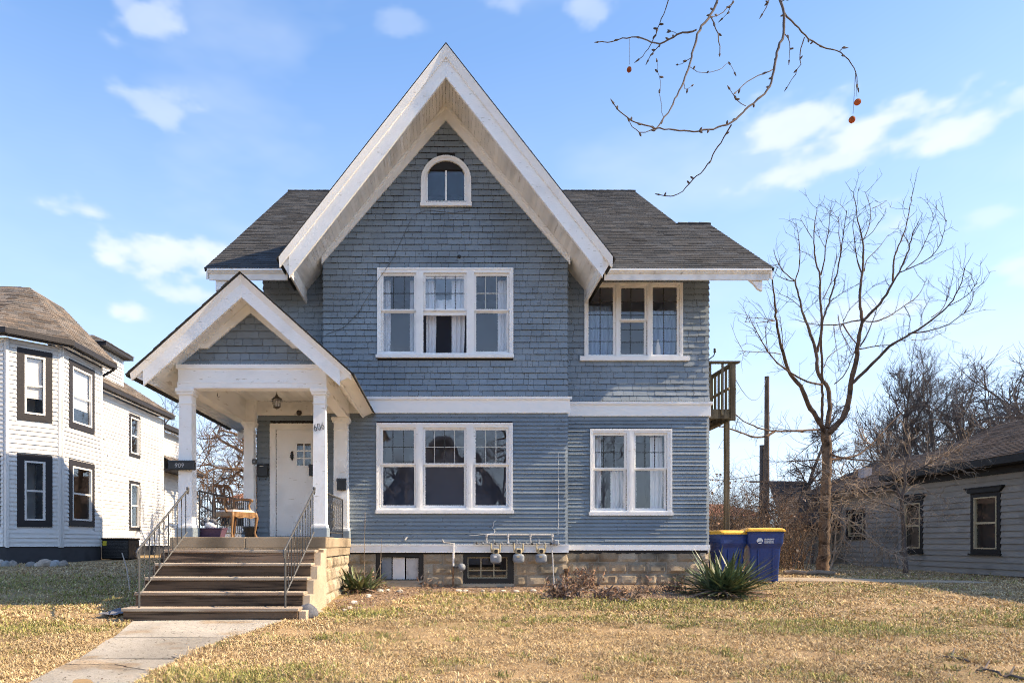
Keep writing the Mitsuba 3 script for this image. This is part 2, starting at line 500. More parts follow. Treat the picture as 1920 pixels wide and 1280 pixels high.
gx, gy = axis_points(-900, 900, -13, 17, .16), axis_points(-200, 1500, 4, 20, .16)
xx, yy = np.meshgrid(gx, gy, indexing='ij')
zz = gz(xx, yy)
nx, ny = xx.shape
idx = np.arange(nx * ny).reshape(nx, ny)
quads = np.stack([idx[:-1, :-1], idx[1:, :-1], idx[1:, 1:], idx[:-1, 1:]], -1).reshape(-1, 4)
gr = green_of(xx, yy).ravel()[:, None]
bd = bed_mask(xx, yy).ravel()[:, None]
nz1 = meshkit.fbm(np.stack([xx * 3, yy * 3, xx * 0], -1), 4, 2).ravel()[:, None]
col = np.array([.27, .19, .105]) * (.6 + .8 * nz1)
col = col * (1 - gr) + np.array([.12, .11, .045]) * gr
soil = np.array([.20, .145, .10]) * (.6 + .9 * nz1)
col = col * (1 - bd) + soil * bd
far = S(26, 45, np.hypot(xx, yy)).ravel()[:, None]
col = col * (1 - far) + np.array([.15, .125, .07]) * far
g_mb = MB().add(np.stack([xx.ravel(), yy.ravel(), zz.ravel()], 1), quads)
structure('lawn', g_mb, 'vertex', True, np.clip(col, 0, 1))

# grass blades: flattened winter straw with greener patches
def blades(n, y0, y1, p, wmul, seed, lmul=1.0):
    r = np.random.default_rng(seed)
    q = r.random(n)
    y = (y0 ** (1 - p) + q * (y1 ** (1 - p) - y0 ** (1 - p))) ** (1 / (1 - p))
    lo, hi = -.68 * y - 1.0, .88 * y + 1.0
    x = lo + (hi - lo) * r.random(n)
    tuft = meshkit.fbm(np.stack([x * 5, y * 5, x * 0], -1), 3, 77)
    bare = meshkit.fbm(np.stack([x * 1.6, y * 2.0, x * 0], -1), 4, 91)
    keep = (r.random(n) < .25 + 1.3 * tuft) & (r.random(n) < .18 + 1.6 * S(.30, .62, bare))
    import shapely
    wob = .05 * (meshkit.fbm(np.stack([x * 6, y * 6, x * 0], -1), 3, 6) - .25)
    keep &= ~shapely.contains_xy(unary_union(walk_poly).buffer(-.02), x + (r.random(n) - .5) * .05 + wob, y + (r.random(n) - .5) * .05)
    keep &= r.random(n) > bed_mask(x, y) * .90
    keep &= ~((x > -4.3) & (x < -1.75) & (y > 8.85) & (y < 13.8)) & ~((x > -3.7) & (x < 5.4) & (y > 13.1)) & ~((x < -11.0) & (y > 21.6)) & ~((x > 5.8) & (x < 12.1) & (y > 14.5) & (y < 16.0))
    x, y, tuft = x[keep], y[keep], tuft[keep]
    n = len(x)
    g = green_of(x, y)
    isg = r.random(n) < g * .65
    L = r.uniform(.020, .052, n) * lmul * (1 + .4 * isg) * (.55 + .9 * tuft)
    w = (.0022 + .0009 * y * .55) * wmul * r.uniform(.7, 1.3, n)
    az = r.random(n) * 2 * np.pi
    tilt = np.where(isg, r.uniform(.3, 1.3, n), r.uniform(.7, 1.55, n))
    dx, dy, dz = np.cos(az) * np.sin(tilt), np.sin(az) * np.sin(tilt), np.cos(tilt)
    pz = gz(x, y) + r.uniform(-.004, .010, n)
    b = np.stack([x, y, pz], 1)
    d = np.stack([dx, dy, dz], 1)
    tp = b + d * L[:, None] - np.array([0, 0, 1]) * (L * .12 * (1 - dz))[:, None]
    md = b + d * (L * .55)[:, None] + np.array([0, 0, 1]) * (L * .16 * np.sin(tilt))[:, None]
    sd = np.stack([-np.sin(az), np.cos(az), r.uniform(-.4, .4, n)], 1)
    sd *= w[:, None] / 2
    v = np.stack([b - sd, b + sd, md + sd * .8, md - sd * .8, tp], 1).reshape(-1, 3)
    i = np.arange(n)[:, None] * 5
    f = np.concatenate([i + [0, 1, 2], i + [0, 2, 3], i + [3, 2, 4]], 0)
    c = STRAW[np.minimum((r.random(n) ** 1.3 * len(STRAW)).astype(int), len(STRAW) - 1)]
    patch = meshkit.fbm(np.stack([x * .9, y * 1.3, x * 0], -1), 3, 55)[:, None]
    c = c * (.70 + .65 * patch) * r.uniform(.6, 1.25, (n, 1))
    c = np.where(isg[:, None], GREENS[r.integers(0, len(GREENS), n)] * r.uniform(.75, 1.25, (n, 1)), c)
    return v, f, np.repeat(np.clip(c, 0, .9), 5, 0)


for args in ((400000, 3.9, 9.0, 1.6, 1.25, 1, 1.05), (150000, 8.5, 15.0, 1.8, 1.7, 2, 1.2), (60000, 14.5, 27.0, 1.8, 1.9, 3, 1.5)):
    v, f, c = blades(*args)
    k = uniq('dry_grass')
    scene[k] = mikit.ply((v, f), M['vertex'], False, color=c)
    labels[k] = {'label': 'matted straw coloured winter grass with greener patches over the lawn', 'category': 'grass', 'kind': 'stuff'}

# taller uncut clumps
r = np.random.default_rng(43)
cv, cf, cc, m_ = [], [], [], 0
for _ in range(420):
    cy_ = 4.3 * (13.5 / 4.3) ** r.random()
    cx_ = -.66 * cy_ - .5 + (1.5 * cy_ + 1) * r.random()
    if (-4.4 < cx_ < -1.6 and cy_ > 8.6) or cy_ > 12.6 or walk_poly.buffer(.06).contains(Polygon([(cx_, cy_), (cx_ + .01, cy_), (cx_, cy_ + .01)])):
        continue
    tone_ = GREENS[r.integers(0, 4)] if r.random() < .55 else STRAW[r.integers(0, 5)]
    sz = r.uniform(.5, 1.25)
    for _b in range(int(r.uniform(18, 60))):
        bx, by = cx_ + r.normal(0, .05 * sz), cy_ + r.normal(0, .04 * sz)
        a, t = r.random() * 6.28, r.uniform(.2, 1.25)
        d = np.array([math.cos(a) * math.sin(t), math.sin(a) * math.sin(t), math.cos(t)])
        l, w = sz * r.uniform(.04, .095), r.uniform(.0018, .0036) * (1 + cy_ * .05)
        b0 = np.array([bx, by, float(gz(bx, by))])
        sd = np.array([-math.sin(a), math.cos(a), 0]) * w
        cv += [b0 - sd, b0 + sd, b0 + d * l * .6 + sd * .7, b0 + d * l * .6 - sd * .7, b0 + d * l - [0, 0, l * .15]]
        cf += [[m_, m_ + 1, m_ + 2], [m_, m_ + 2, m_ + 3], [m_ + 3, m_ + 2, m_ + 4]]
        cc += [tone_ * r.uniform(.55, 1.15)] * 5
        m_ += 5
k = uniq('dry_grass')
scene[k] = mikit.ply((np.array(cv), np.array(cf)), M['vertex'], False, color=np.clip(np.array(cc), 0, 1))
labels[k] = {'label': 'taller uncut grass clumps standing here and there in the lawn', 'category': 'grass', 'kind': 'stuff'}

# fallen leaves and dark crumbs lying about in the grass
r = np.random.default_rng(41)
n = 2600
ly_ = 4.2 * (15 / 4.2) ** r.random(n)
lx_ = -.66 * ly_ - .5 + (1.5 * ly_ + 1) * r.random(n)
ok = (~((lx_ > -4.3) & (lx_ < -1.7) & (ly_ > 8.6))) & (ly_ < 13.0) & (meshkit.fbm(np.stack([lx_ * .8, ly_ * .8, lx_ * 0], -1), 2, 61) > r.random(n) * .9)
lm_ = MB()
for x, y in zip(lx_[ok], ly_[ok]):
    c = np.array([x, y, float(gz(x, y)) + r.uniform(.012, .03)])
    a = r.random() * 6.28
    a1 = np.array([math.cos(a), math.sin(a), r.uniform(-.3, .5)])
    a2 = np.array([-math.sin(a), math.cos(a), r.uniform(-.4, .4)])
    s = r.uniform(.006, .020)
    lm_.add([c, c + a1 * s + a2 * s * .5, c + a1 * s * 1.9 + [0, 0, s * .4], c + a1 * s - a2 * s * .5], [[0, 1, 2], [0, 2, 3]])
k = lm_.put('fallen_leaves', 'lawn_leaf')
labels[k] = {'label': 'small dark fallen leaves and crumbs scattered over the dry lawn', 'category': 'leaves', 'kind': 'stuff'}

# concrete walk, its slabs cracked
labels['front_walk'] = {'label': 'front walk', 'kind': 'structure'}
rw = np.random.default_rng(5)


def slab(pg, tilt=0.0, inset=.006, top=.012):
    pg = pg.buffer(-inset)
    for g in getattr(pg, 'geoms', [pg]):
        if g.area < .01:
            continue
        m = trimesh.creation.extrude_polygon(g.segmentize(.25), .14, engine='earcut')
        v = np.array(m.vertices)
        v[:, 2] += gz(v[:, 0], v[:, 1]) - .14 + top + tilt * (v[:, 0] + 3)
        MB().add(v, m.faces).put('front_walk__slab', 'concrete')


def crack(pg, line, w=.012):
    from shapely.geometry import LineString
    pts = [np.array(line[0])]
    for a, b in zip(line[:-1], line[1:]):
        a, b = np.array(a), np.array(b)
        n = max(2, int(np.linalg.norm(b - a) / .07))
        for k in range(1, n + 1):
            pts.append(a + (b - a) * k / n + rw.normal(0, .010, 2))
    return pg.difference(LineString(pts).buffer(w / 2))


for i, w_ in enumerate(WALK):
    pg = Polygon(w_)
    if i == 2:
        pg = crack(pg, [(-3.45, 6.15), (-3.2, 6.12), (-3.0, 6.17), (-2.88, 6.44)])
        pg = crack(pg, [(-3.0, 6.17), (-2.75, 6.0), (-2.6, 5.9), (-2.45, 5.86)], .009)
    if i == 1:
        pg = crack(pg, [(-2.62, 6.52), (-2.5, 6.44)])
    slab(pg, [0, .004, -.004, 0, 0][i])

# driveway apron beside the house, street behind the camera
mb = MB()
rx_ = np.linspace(5.9, 12.0, 14)
for a, b in zip(rx_[:-1], rx_[1:]):
    pts = []
    for zz_ in (0, 1):
        for (x, y) in ((a, 14.6), (b, 14.6), (b, 15.9), (a, 15.9)):
            pts.append([x, y, gz(x, y) + (-.05, .014)[zz_]])
    mb.hexa(pts)
structure('path', mb, 'stoop')
mb = MB().box(-200, 200, -16, -9, -.80, -.72)
structure('street', mb, 'asphalt')
mb = MB().box(-200, 200, -8.0, -6.6, -.72, -.60)
structure('pavement', mb, 'concrete')

# ------------------------------------------------------------------ the blue house
H = thing('blue_house', 'blue grey two storey house with steep white trimmed front gable and gabled porch', 'house')
FD, WD = 13.2, 13.67               # distance of the projecting bay's front and of the wing's front
BX0, BX1, WX0, WX1 = -2.36, 2.34, -3.64, 5.25
bay, wing_r, wing_l = Frame((BX0, FD), (BX1, FD)), Frame((BX1, WD), (WX1, WD)), Frame((WX0, WD), (BX0, WD))
door_wall = Frame((-3.77, WD), (BX0, WD))


def rect(fr, d, u0, u1, v0, v1):
    """(s0, s1, z0, z1) of a rectangle read off the photograph on a wall at distance d."""
    return X(u0, d) - fr.p[0], X(u1, d) - fr.p[0], Z(v1, d), Z(v0, d)


def window(fr, d, key, outer, sill, units, m='white', room=True, frame_m=None, room_h=None):
    o = rect(fr, d, *outer)
    F = lambda s, dd, z: fr(s, dd, z)
    holes, sashes = [], []
    for un in units:
        ps = [rect(fr, d, *p) for p in un['panes']]
        g = .045
        holes.append((min(p[0] for p in ps) - g, max(p[1] for p in ps) + g, min(p[2] for p in ps) - g * 1.15, max(p[3] for p in ps) + g))
        sashes.append(ps)
    pg = sbox(o[0], o[2], o[1], o[3])
    for h in holes:
        pg = pg.difference(sbox(h[0], h[2], h[1], h[3]))
    mb = MB().poly(pg, F, -.10, .030)
    ring = sbox(o[0] - .006, o[2], o[1] + .006, o[3] + .008).difference(sbox(o[0] + .026, o[2] + .002, o[1] - .026, o[3] - .026))
    mb.poly(ring, F, .0301, .045)
    for a, b in zip(holes[:-1], holes[1:]):
        c = (a[1] + b[0]) / 2
        fbox(mb, fr, c - .024, c + .024, .0302, .042, o[2] + .01, o[3] - .03)
    wk = mb.put(key, m)
    si = rect(fr, d, *sill)
    mb = MB()
    fbox(mb, fr, si[0], si[1], -.02, .075, si[2], si[3] - .001)
    mb.put(wk + '__sill', m)
    for un, h, ps in zip(units, holes, sashes):
        for j, p in enumerate(ps):
            n0 = -.052 if j == 0 else -.092
            hi = h[3] if j == 0 else p[3] + .062
            lo = h[2] if j == len(ps) - 1 else p[2] - .03
            if un.get('open') and j == 1:
                lo, hi, p = un['open']
            s = sbox(h[0] + .001, lo, h[1] - .001, hi).difference(sbox(p[0], p[2], p[1], p[3]))
            sk = MB().poly(s, F, n0, n0 + .038).put(wk + '__sash', m)
            mb = MB()
            pane_mesh(mb, fr, p[0] - .01, p[1] + .01, n0 + .015, p[2] - .01, p[3] + .01)
            mb.put(wk + '__pane', 'glass', True)
            for ax, at, mm in un.get('bars', {}).get(j, []):
                mb = MB()
                t = .0065
                if ax == 'v':
                    s_ = X(at, d) - fr.p[0]
                    fbox(mb, fr, s_ - t, s_ + t, n0 + .008, n0 + .024, p[2], p[3])
                else:
                    z_ = Z(at, d)
                    fbox(mb, fr, p[0], p[1], n0 + .0085, n0 + .0235, z_ - t, z_ + t)
                mb.put(wk + '__muntin', mm)
    if room:
        mb = MB()
        a, b, c, e = o[0] + .02, o[1] - .02, o[2] + .02, o[3] - .02
        n0, n1 = -.21, -1.7
        for q in ([(a, n1, c), (b, n1, c), (b, n1, e), (a, n1, e)], [(a, n0, c), (a, n1, c), (a, n1, e), (a, n0, e)], [(b, n0, c), (b, n1, c), (b, n1, e), (b, n0, e)],
                  [(a, n0, c), (b, n0, c), (b, n1, c), (a, n1, c)], [(a, n0, e), (b, n0, e), (b, n1, e), (a, n1, e)]):
            q = np.array(q)
            mb.add(fr(q[:, 0], q[:, 1], q[:, 2]), [[0, 1, 2, 3]])
        mb.put(H + '__room' if fr in (bay, wing_l, wing_r) else key.split('__')[0] + '__room', 'room_wall')
    return o, holes


def curtain(fr, d, u0, u1, v0, v1, label, m='curtain', n=-.24, folds=4, flare=0.0, group=None):
    s0, s1, z0, z1 = rect(fr, d, u0, u1, v0, v1)
    k, h = 8 * folds + 1, 7
    t = np.linspace(0, 1, k)
    V = []
    for j in range(h):
        q = j / (h - 1)
        w = 1 + flare * (1 - q) + .1 * math.sin(q * 3)
        s = s0 + (s1 - s0) * t * w
        V.append(fr(s, n + .025 * np.cos(t * folds * 2 * np.pi + q), np.full(k, z0 + (z1 - z0) * q)))
    V = np.vstack(V)
    i = np.arange(k * h).reshape(h, k)
    f = np.stack([i[:-1, :-1], i[:-1, 1:], i[1:, 1:], i[1:, :-1]], -1).reshape(-1, 4)
    single('curtain', MB().add(V, f), m, label, 'curtain', group, True)


def bars(us, vs, m='lead', um=None, vm=None):
    return [('v', u, (um or {}).get(i, m)) for i, u in enumerate(us)] + [('h', v, (vm or {}).get(i, m)) for i, v in enumerate(vs)]


def c5(x, y=None):
    return 600 + x / 4.0


def c6(x):
    return 600 + x / 3.369


def c7(x):
    return 1020 + x / 4.0


def c8(x):
    return 1020 + x / 3.367


def r5(a, b, c, e):
    return (600 + a / 4, 600 + b / 4, 480 + c / 4, 480 + e / 4)


def r6(a, b, c, e):
    return (600 + a / 3.369, 600 + b / 3.369, 740 + c / 3.369, 740 + e / 3.369)


def r7(a, b, c, e):
    return (1020 + a / 4, 1020 + b / 4, 480 + c / 4, 480 + e / 4)


def r8(a, b, c, e):
    return (1020 + a / 3.367, 1020 + b / 3.367, 780 + c / 3.367, 780 + e / 3.367)


# lower triple window of the bay
lo_units = []
for a, b, vs in ((397, 593, (460, 528)), (665, 910, (722, 787, 850)), (983, 1177, (1047, 1112))):
    hv = 330 if a < 900 else 328
    mm = 'tape' if a > 600 else 'lead'
    lo_units.append({'panes': [r6(a, b, 222, 432), r6(a, b, 453, 697)], 'bars': {0: bars([c6(v) for v in vs], [740 + hv / 3.369], mm, um={1: 'lead'} if a == 665 else None)}})
low_o, low_h = window(bay, FD, H + '__triple_window', r6(358, 1215, 182, 728), r6(353, 1223, 728, 750), lo_units)
# upper triple window, its middle lower sash raised
up_units = []
for a, b, vs, tape in ((475, 705, (550, 631), 0), (792, 1082, (862, 940, 1015), 0), (1172, 1402, (1243, 1325), 1)):
    up_units.append({'panes': [r5(a, b, 147, 398), r5(a, b, 420, 710)], 'bars': {0: bars([600 + v / 4 for v in vs], [480 + 277 / 4], 'tape' if tape else 'lead')}})
pm = rect(bay, FD, *r5(792, 1082, 160, 385))
up_units[1]['open'] = (rect(bay, FD, *r5(792, 1082, 420, 438))[2], rect(bay, FD, *r5(792, 1082, 150, 398))[3], pm)
up_o, up_h = window(bay, FD, H + '__triple_window', r5(432, 1446, 97, 745), r5(420, 1452, 745, 768), up_units)
# wing windows
def wing_bars(us):
    return {0: bars([c7(u) for u in us], [480 + v / 4 for v in (342, 437, 540, 638)], 'lead')}
wu = [{'panes': [r7(335, 520, 232, 740)], 'bars': wing_bars((424,))},
      {'panes': [r7(580, 757, 237, 472), r7(580, 757, 490, 732)], 'bars': {0: bars([c7(655)], [480 + 342 / 4, 480 + 440 / 4], 'lead'), 1: bars([c7(655)], [480 + 545 / 4, 480 + 640 / 4], 'lead')}},
      {'panes': [r7(818, 1000, 232, 738)], 'bars': wing_bars((902,))}]
wu_o, wu_h = window(wing_r, WD, H + '__wing_window', r7(302, 1035, 207, 757), r7(265, 1083, 757, 790), wu)
wl = [{'panes': [r8(323, 508, 122, 325), r8(323, 508, 342, 580)], 'bars': {0: bars([c8(378), c8(445)], [780 + 228 / 3.367], 'lead')}},
      {'panes': [r8(580, 763, 122, 325), r8(580, 763, 342, 580)], 'bars': {0: bars([c8(640), c8(702)], [780 + 228 / 3.367], 'lead')}}]
wl_o, wl_h = window(wing_r, WD, H + '__wing_window', r8(290, 803, 85, 605), r8(280, 810, 605, 627), wl)

# arched attic window
a_s0, a_s1, a_z0, a_z1 = rect(bay, FD, 790, 882.5, 294.5, 382)
ac, ar = (a_s0 + a_s1) / 2, (a_s1 - a_s0) / 2


def arch(r, z0):
    th = np.linspace(0, np.pi, 25)
    zc = a_z1 - ar
    return Polygon([(ac + r * math.cos(t), zc + r * math.sin(t)) for t in th] + [(ac - r, z0), (ac + r, z0)])


Fb = lambda s, d, z: bay(s, d, z)
aw = MB().poly(arch(ar, a_z0).difference(arch(ar - .085, a_z0 + .02)), Fb, -.06, .035)
aw.poly(arch(ar + .008, a_z0).difference(arch(ar - .03, a_z0 - .1)), Fb, .0351, .05)
ak = aw.put(H + '__arched_window', 'white')
MB().poly(arch(ar - .086, a_z0 + .021).difference(sbox(ac - ar + .125, a_z0 + .065, ac + ar - .125, a_z1 - .145).union(arch(ar - .125, a_z0 + .065).intersection(sbox(ac - ar, a_z0 + .3, ac + ar, a_z1 - .15)))).union(sbox(ac - .018, a_z0 + .03, ac + .018, a_z1 - .13)), Fb, -.06, -.02).put(ak + '__sash', 'white')
pgp = arch(ar - .10, a_z0 + .04)
mv = np.array(pgp.exterior.coords)[:-1]
MB().add(bay(mv[:, 0], -.04, mv[:, 1]), [[0, i, i + 1] for i in range(1, len(mv) - 1)]).put(ak + '__pane', 'glass')
mb = MB()
ss = rect(bay, FD, 788, 884.5, 382, 389)
fbox(mb, bay, ss[0], ss[1], -.02, .07, ss[2], ss[3] - .002)
mb.put(ak + '__sill', 'white')
arch_hole = (ac - ar + .05, ac + ar - .05, a_z0 + .05, a_z1 - .25)
mb = MB()
fbox(mb, bay, ac - ar, ac + ar, -1.5, -1.48, a_z0, a_z1)
fbox(mb, bay, ac - ar - .02, ac - ar, -1.5, -.21, a_z0, a_z1)
fbox(mb, bay, ac + ar, ac + ar + .02, -1.5, -.21, a_z0, a_z1)
fbox(mb, bay, ac - ar, ac + ar, -1.5, -.21, a_z0 - .02, a_z0)
fbox(mb, bay, ac - ar, ac + ar, -1.5, -.21, a_z1, a_z1 + .02)
mb.put(H + '__room', 'dark_room')

# wall sheets behind the siding
L = bay.L
gable = Polygon([(0, .80), (L, .80), (L, 6.50), (L / 2 + .02, 9.42), (0, 6.50)])
wall_sheet(H + '__bay_wall', bay, gable, low_h + up_h + [arch_hole], 'dark_room')
wall_sheet(H + '__wing_wall', wing_r, sbox(.001, .80, wing_r.L, 6.72), wu_h + wl_h, 'dark_room')
wall_sheet(H + '__side_wing_wall', wing_l, sbox(0, 3.6, wing_l.L - .001, 6.72), [], 'dark_room')
wall_sheet(H + '__entry_wall', door_wall, sbox(0, .80, door_wall.L - .001, 3.85), [], 'dark_room')
mb = MB()
BK = 25.5
mb.yz([(WD + .201, .8), (BK, .8), (BK, 6.6), (19.59, 10.95), (WD + .201, 6.75)], WX1 - .2, WX1 - .005)
mb.box(-3.77, -3.57, WD + .201, BK, .8, 3.85)
mb.yz([(WD + .201, 3.86), (BK, 3.86), (BK, 6.6), (19.59, 10.95), (WD + .201, 6.75)], WX0 + .005, WX0 + .2)
mb.box(-3.77, WX1 - .001, BK + .001, BK + .2, .8, 6.6)
mb.put(H + '__rear_wall', 'blue')
# sides, with courses as one mesh each (seen only from a step aside)
EXL, EXS = .0763, .1185
ZS0, ZS1 = .97, 3.516
side_r, side_l = Frame((WX1, WD), (WX1, BK)), Frame((WX0, BK), (WX0, WD))
bay_r, bay_l = Frame((BX1, FD), (BX1, WD)), Frame((BX0, WD), (BX0, FD))
for fr, a, b in ((side_r, ZS0, ZS1), (bay_r, ZS0, ZS1), (bay_l, ZS0, ZS1), (Frame((-3.77, BK), (-3.77, WD)), ZS0, ZS1)):
    lap_siding(H, fr, 0, fr.L, a, b, EXL, [], 'blue', piece=False, name='side_clapboard')
for fr in (side_r, side_l, bay_r, bay_l):
    lap_siding(H, fr, 0, fr.L, 3.80, 6.7, EXS, [], 'blue', piece=False, name='side_shingle')
for fr in (bay_r, bay_l):
    mb = MB()
    fbox(mb, fr, 0.002, fr.L - .002, -.2, -.006, .8, 6.6)
    mb.put(H + '__bay_side', 'dark_room')

# clapboards, piece by piece
def hole_of(o, e=.0):
    return (o[0] - e, o[1] + e, o[2], o[3] + e)
lap_siding(H + '__bay_wall', bay, -.014, L + .014, ZS0, ZS1, EXL, [hole_of(low_o)], 'blue', wave=.0022, joints=1)
lap_siding(H + '__wing_wall', wing_r, .02, wing_r.L + .014, ZS0, Z(781, WD) + .0, EXL, [hole_of(wl_o)], 'blue', wave=.0022, joints=1)
DX0, DX1 = X(507, WD), X(507, WD) + 1.12
lap_siding(H + '__entry_wall', door_wall, 0, door_wall.L, 1.12, 3.56, .105, [(DX0 + 3.77, DX1 + 3.77, 1.0, Z(794.5, WD))], 'blue', wave=.002)

# shingles, course by course
n_sh = [0]
extra = {}


def shingles(prefix, fr, s0, s1, z0, z1, expo, holes, limit=None, flare=0.0, keep=300, clip=None):
    n = max(1, round((z1 - z0) / expo))
    h = (z1 - z0) / n
    for i in range(n):
        a, b = z0 + i * h, z0 + (i + 1) * h
        e0, e1 = (s0, s1) if clip is None else clip(a, b)
        fl0, fl1 = flare * max(0, 1 - (a - z0) / .42) ** 1.6, flare * max(0, 1 - (b - z0) / .42) ** 1.6
        for p, q in intervals(e0, e1, a, b, holes):
            c = p
            while c < q - 1e-6:
                w = float(RNG.choice([.10, .14, .18, .22, .27, .33], p=[.1, .2, .25, .2, .15, .1])) * RNG.uniform(.85, 1.15)
                e = min(c + w, q)
                if q - e < .07:
                    e = q
                g = .0028
                k = .023 * RNG.uniform(.7, 1.4)
                j0, j1 = RNG.uniform(-.004, .003), RNG.uniform(-.002, .002)
                pts = fr([c + g, e - g, e - g, c + g] * 2, [fl0 + k, fl0 + k, fl0 + k - .010, fl0 + k - .010, fl1 + .003, fl1 + .003, fl1 - .006, fl1 - .006],
                         [a + j0, a + j0 + j1, a, a, b - .002, b - .002, b, b])
                if n_sh[0] < keep and e - c > .11:
                    MB().hexa(pts).put(prefix + '__shingle', 'blue')
                    n_sh[0] += 1
                else:
                    extra.setdefault(prefix, MB()).hexa(pts)
                c = e


def gclip(a, b):
    m = max(0.0, (9.30 - a) / 1.205)
    return max(-.012, L / 2 + .02 - m), min(L + .012, L / 2 + .02 + m)


shingles(H + '__bay_wall', bay, -.012, L + .012, 3.83, 9.25, EXS, [hole_of(up_o), (a_s0, a_s1, a_z0 + .03, a_z1 - ar)] + [(ac - math.sqrt(max(ar ** 2 - t * t, 0)) + .012, ac + math.sqrt(max(ar ** 2 - t * t, 0)) - .012, a_z1 - ar + t - .02, a_z1 - ar + t + .02) for t in np.arange(0, ar, .04)], flare=.07, clip=gclip, keep=300)
shingles(H + '__wing_wall', wing_r, .02, wing_r.L + .012, 3.83, 6.70, EXS, [(wu_o[0], wu_o[1], wu_o[2] + .03, wu_o[3])], flare=.07, keep=0)
shingles(H + '__side_wing_wall', wing_l, -.012, wing_l.L - .01, 3.83, 6.70, EXS, [], flare=.02, keep=0)
for p, mb in extra.items():
    stuff(mb.put(p + '__shingle_field', 'blue'))

# belt courses and water table
mb = MB()
fbox(mb, bay, -.05, L + .05, -.004, .05, 3.516, 3.775)
fbox(mb, bay, -.085, L + .085, -.004, .085, 3.7752, 3.826)
mb.put(H + '__belt_board', 'trim')
mb = MB()
fbox(mb, wing_r, .051, wing_r.L + .04, -.004, .05, Z(781, WD) + .002, 3.775)
fbox(mb, wing_r, .086, wing_r.L + .075, -.004, .085, 3.7752, 3.826)
mb.put(H + '__belt_board', 'trim')
mb = MB()
fbox(mb, bay, -.03, L + .03, -.004, .035, .828, .966)
fbox(mb, bay, -.045, L + .045, -.004, .05, .9662, .985)
mb.put(H + '__water_table', 'trim')
mb = MB()
fbox(mb, wing_r, .031, wing_r.L + .03, -.004, .035, .868, .975)
mb.put(H + '__water_table', 'trim')
for fr, e in ((bay_r, 0), (side_r, 0)):
    mb = MB()
    fbox(mb, fr, .0, fr.L, -.004, .03, .83, .966)
    fbox(mb, fr, .0, fr.L, -.004, .045, 3.53, 3.80)
    mb.put(H + '__side_board', 'trim')

# ---- main gable roof: shingled slabs, crown, barge boards, soffit planks, frieze
AZ, SL, BY = 9.897, 1.274, 12.2


def top(x):
    return AZ - SL * abs(x)


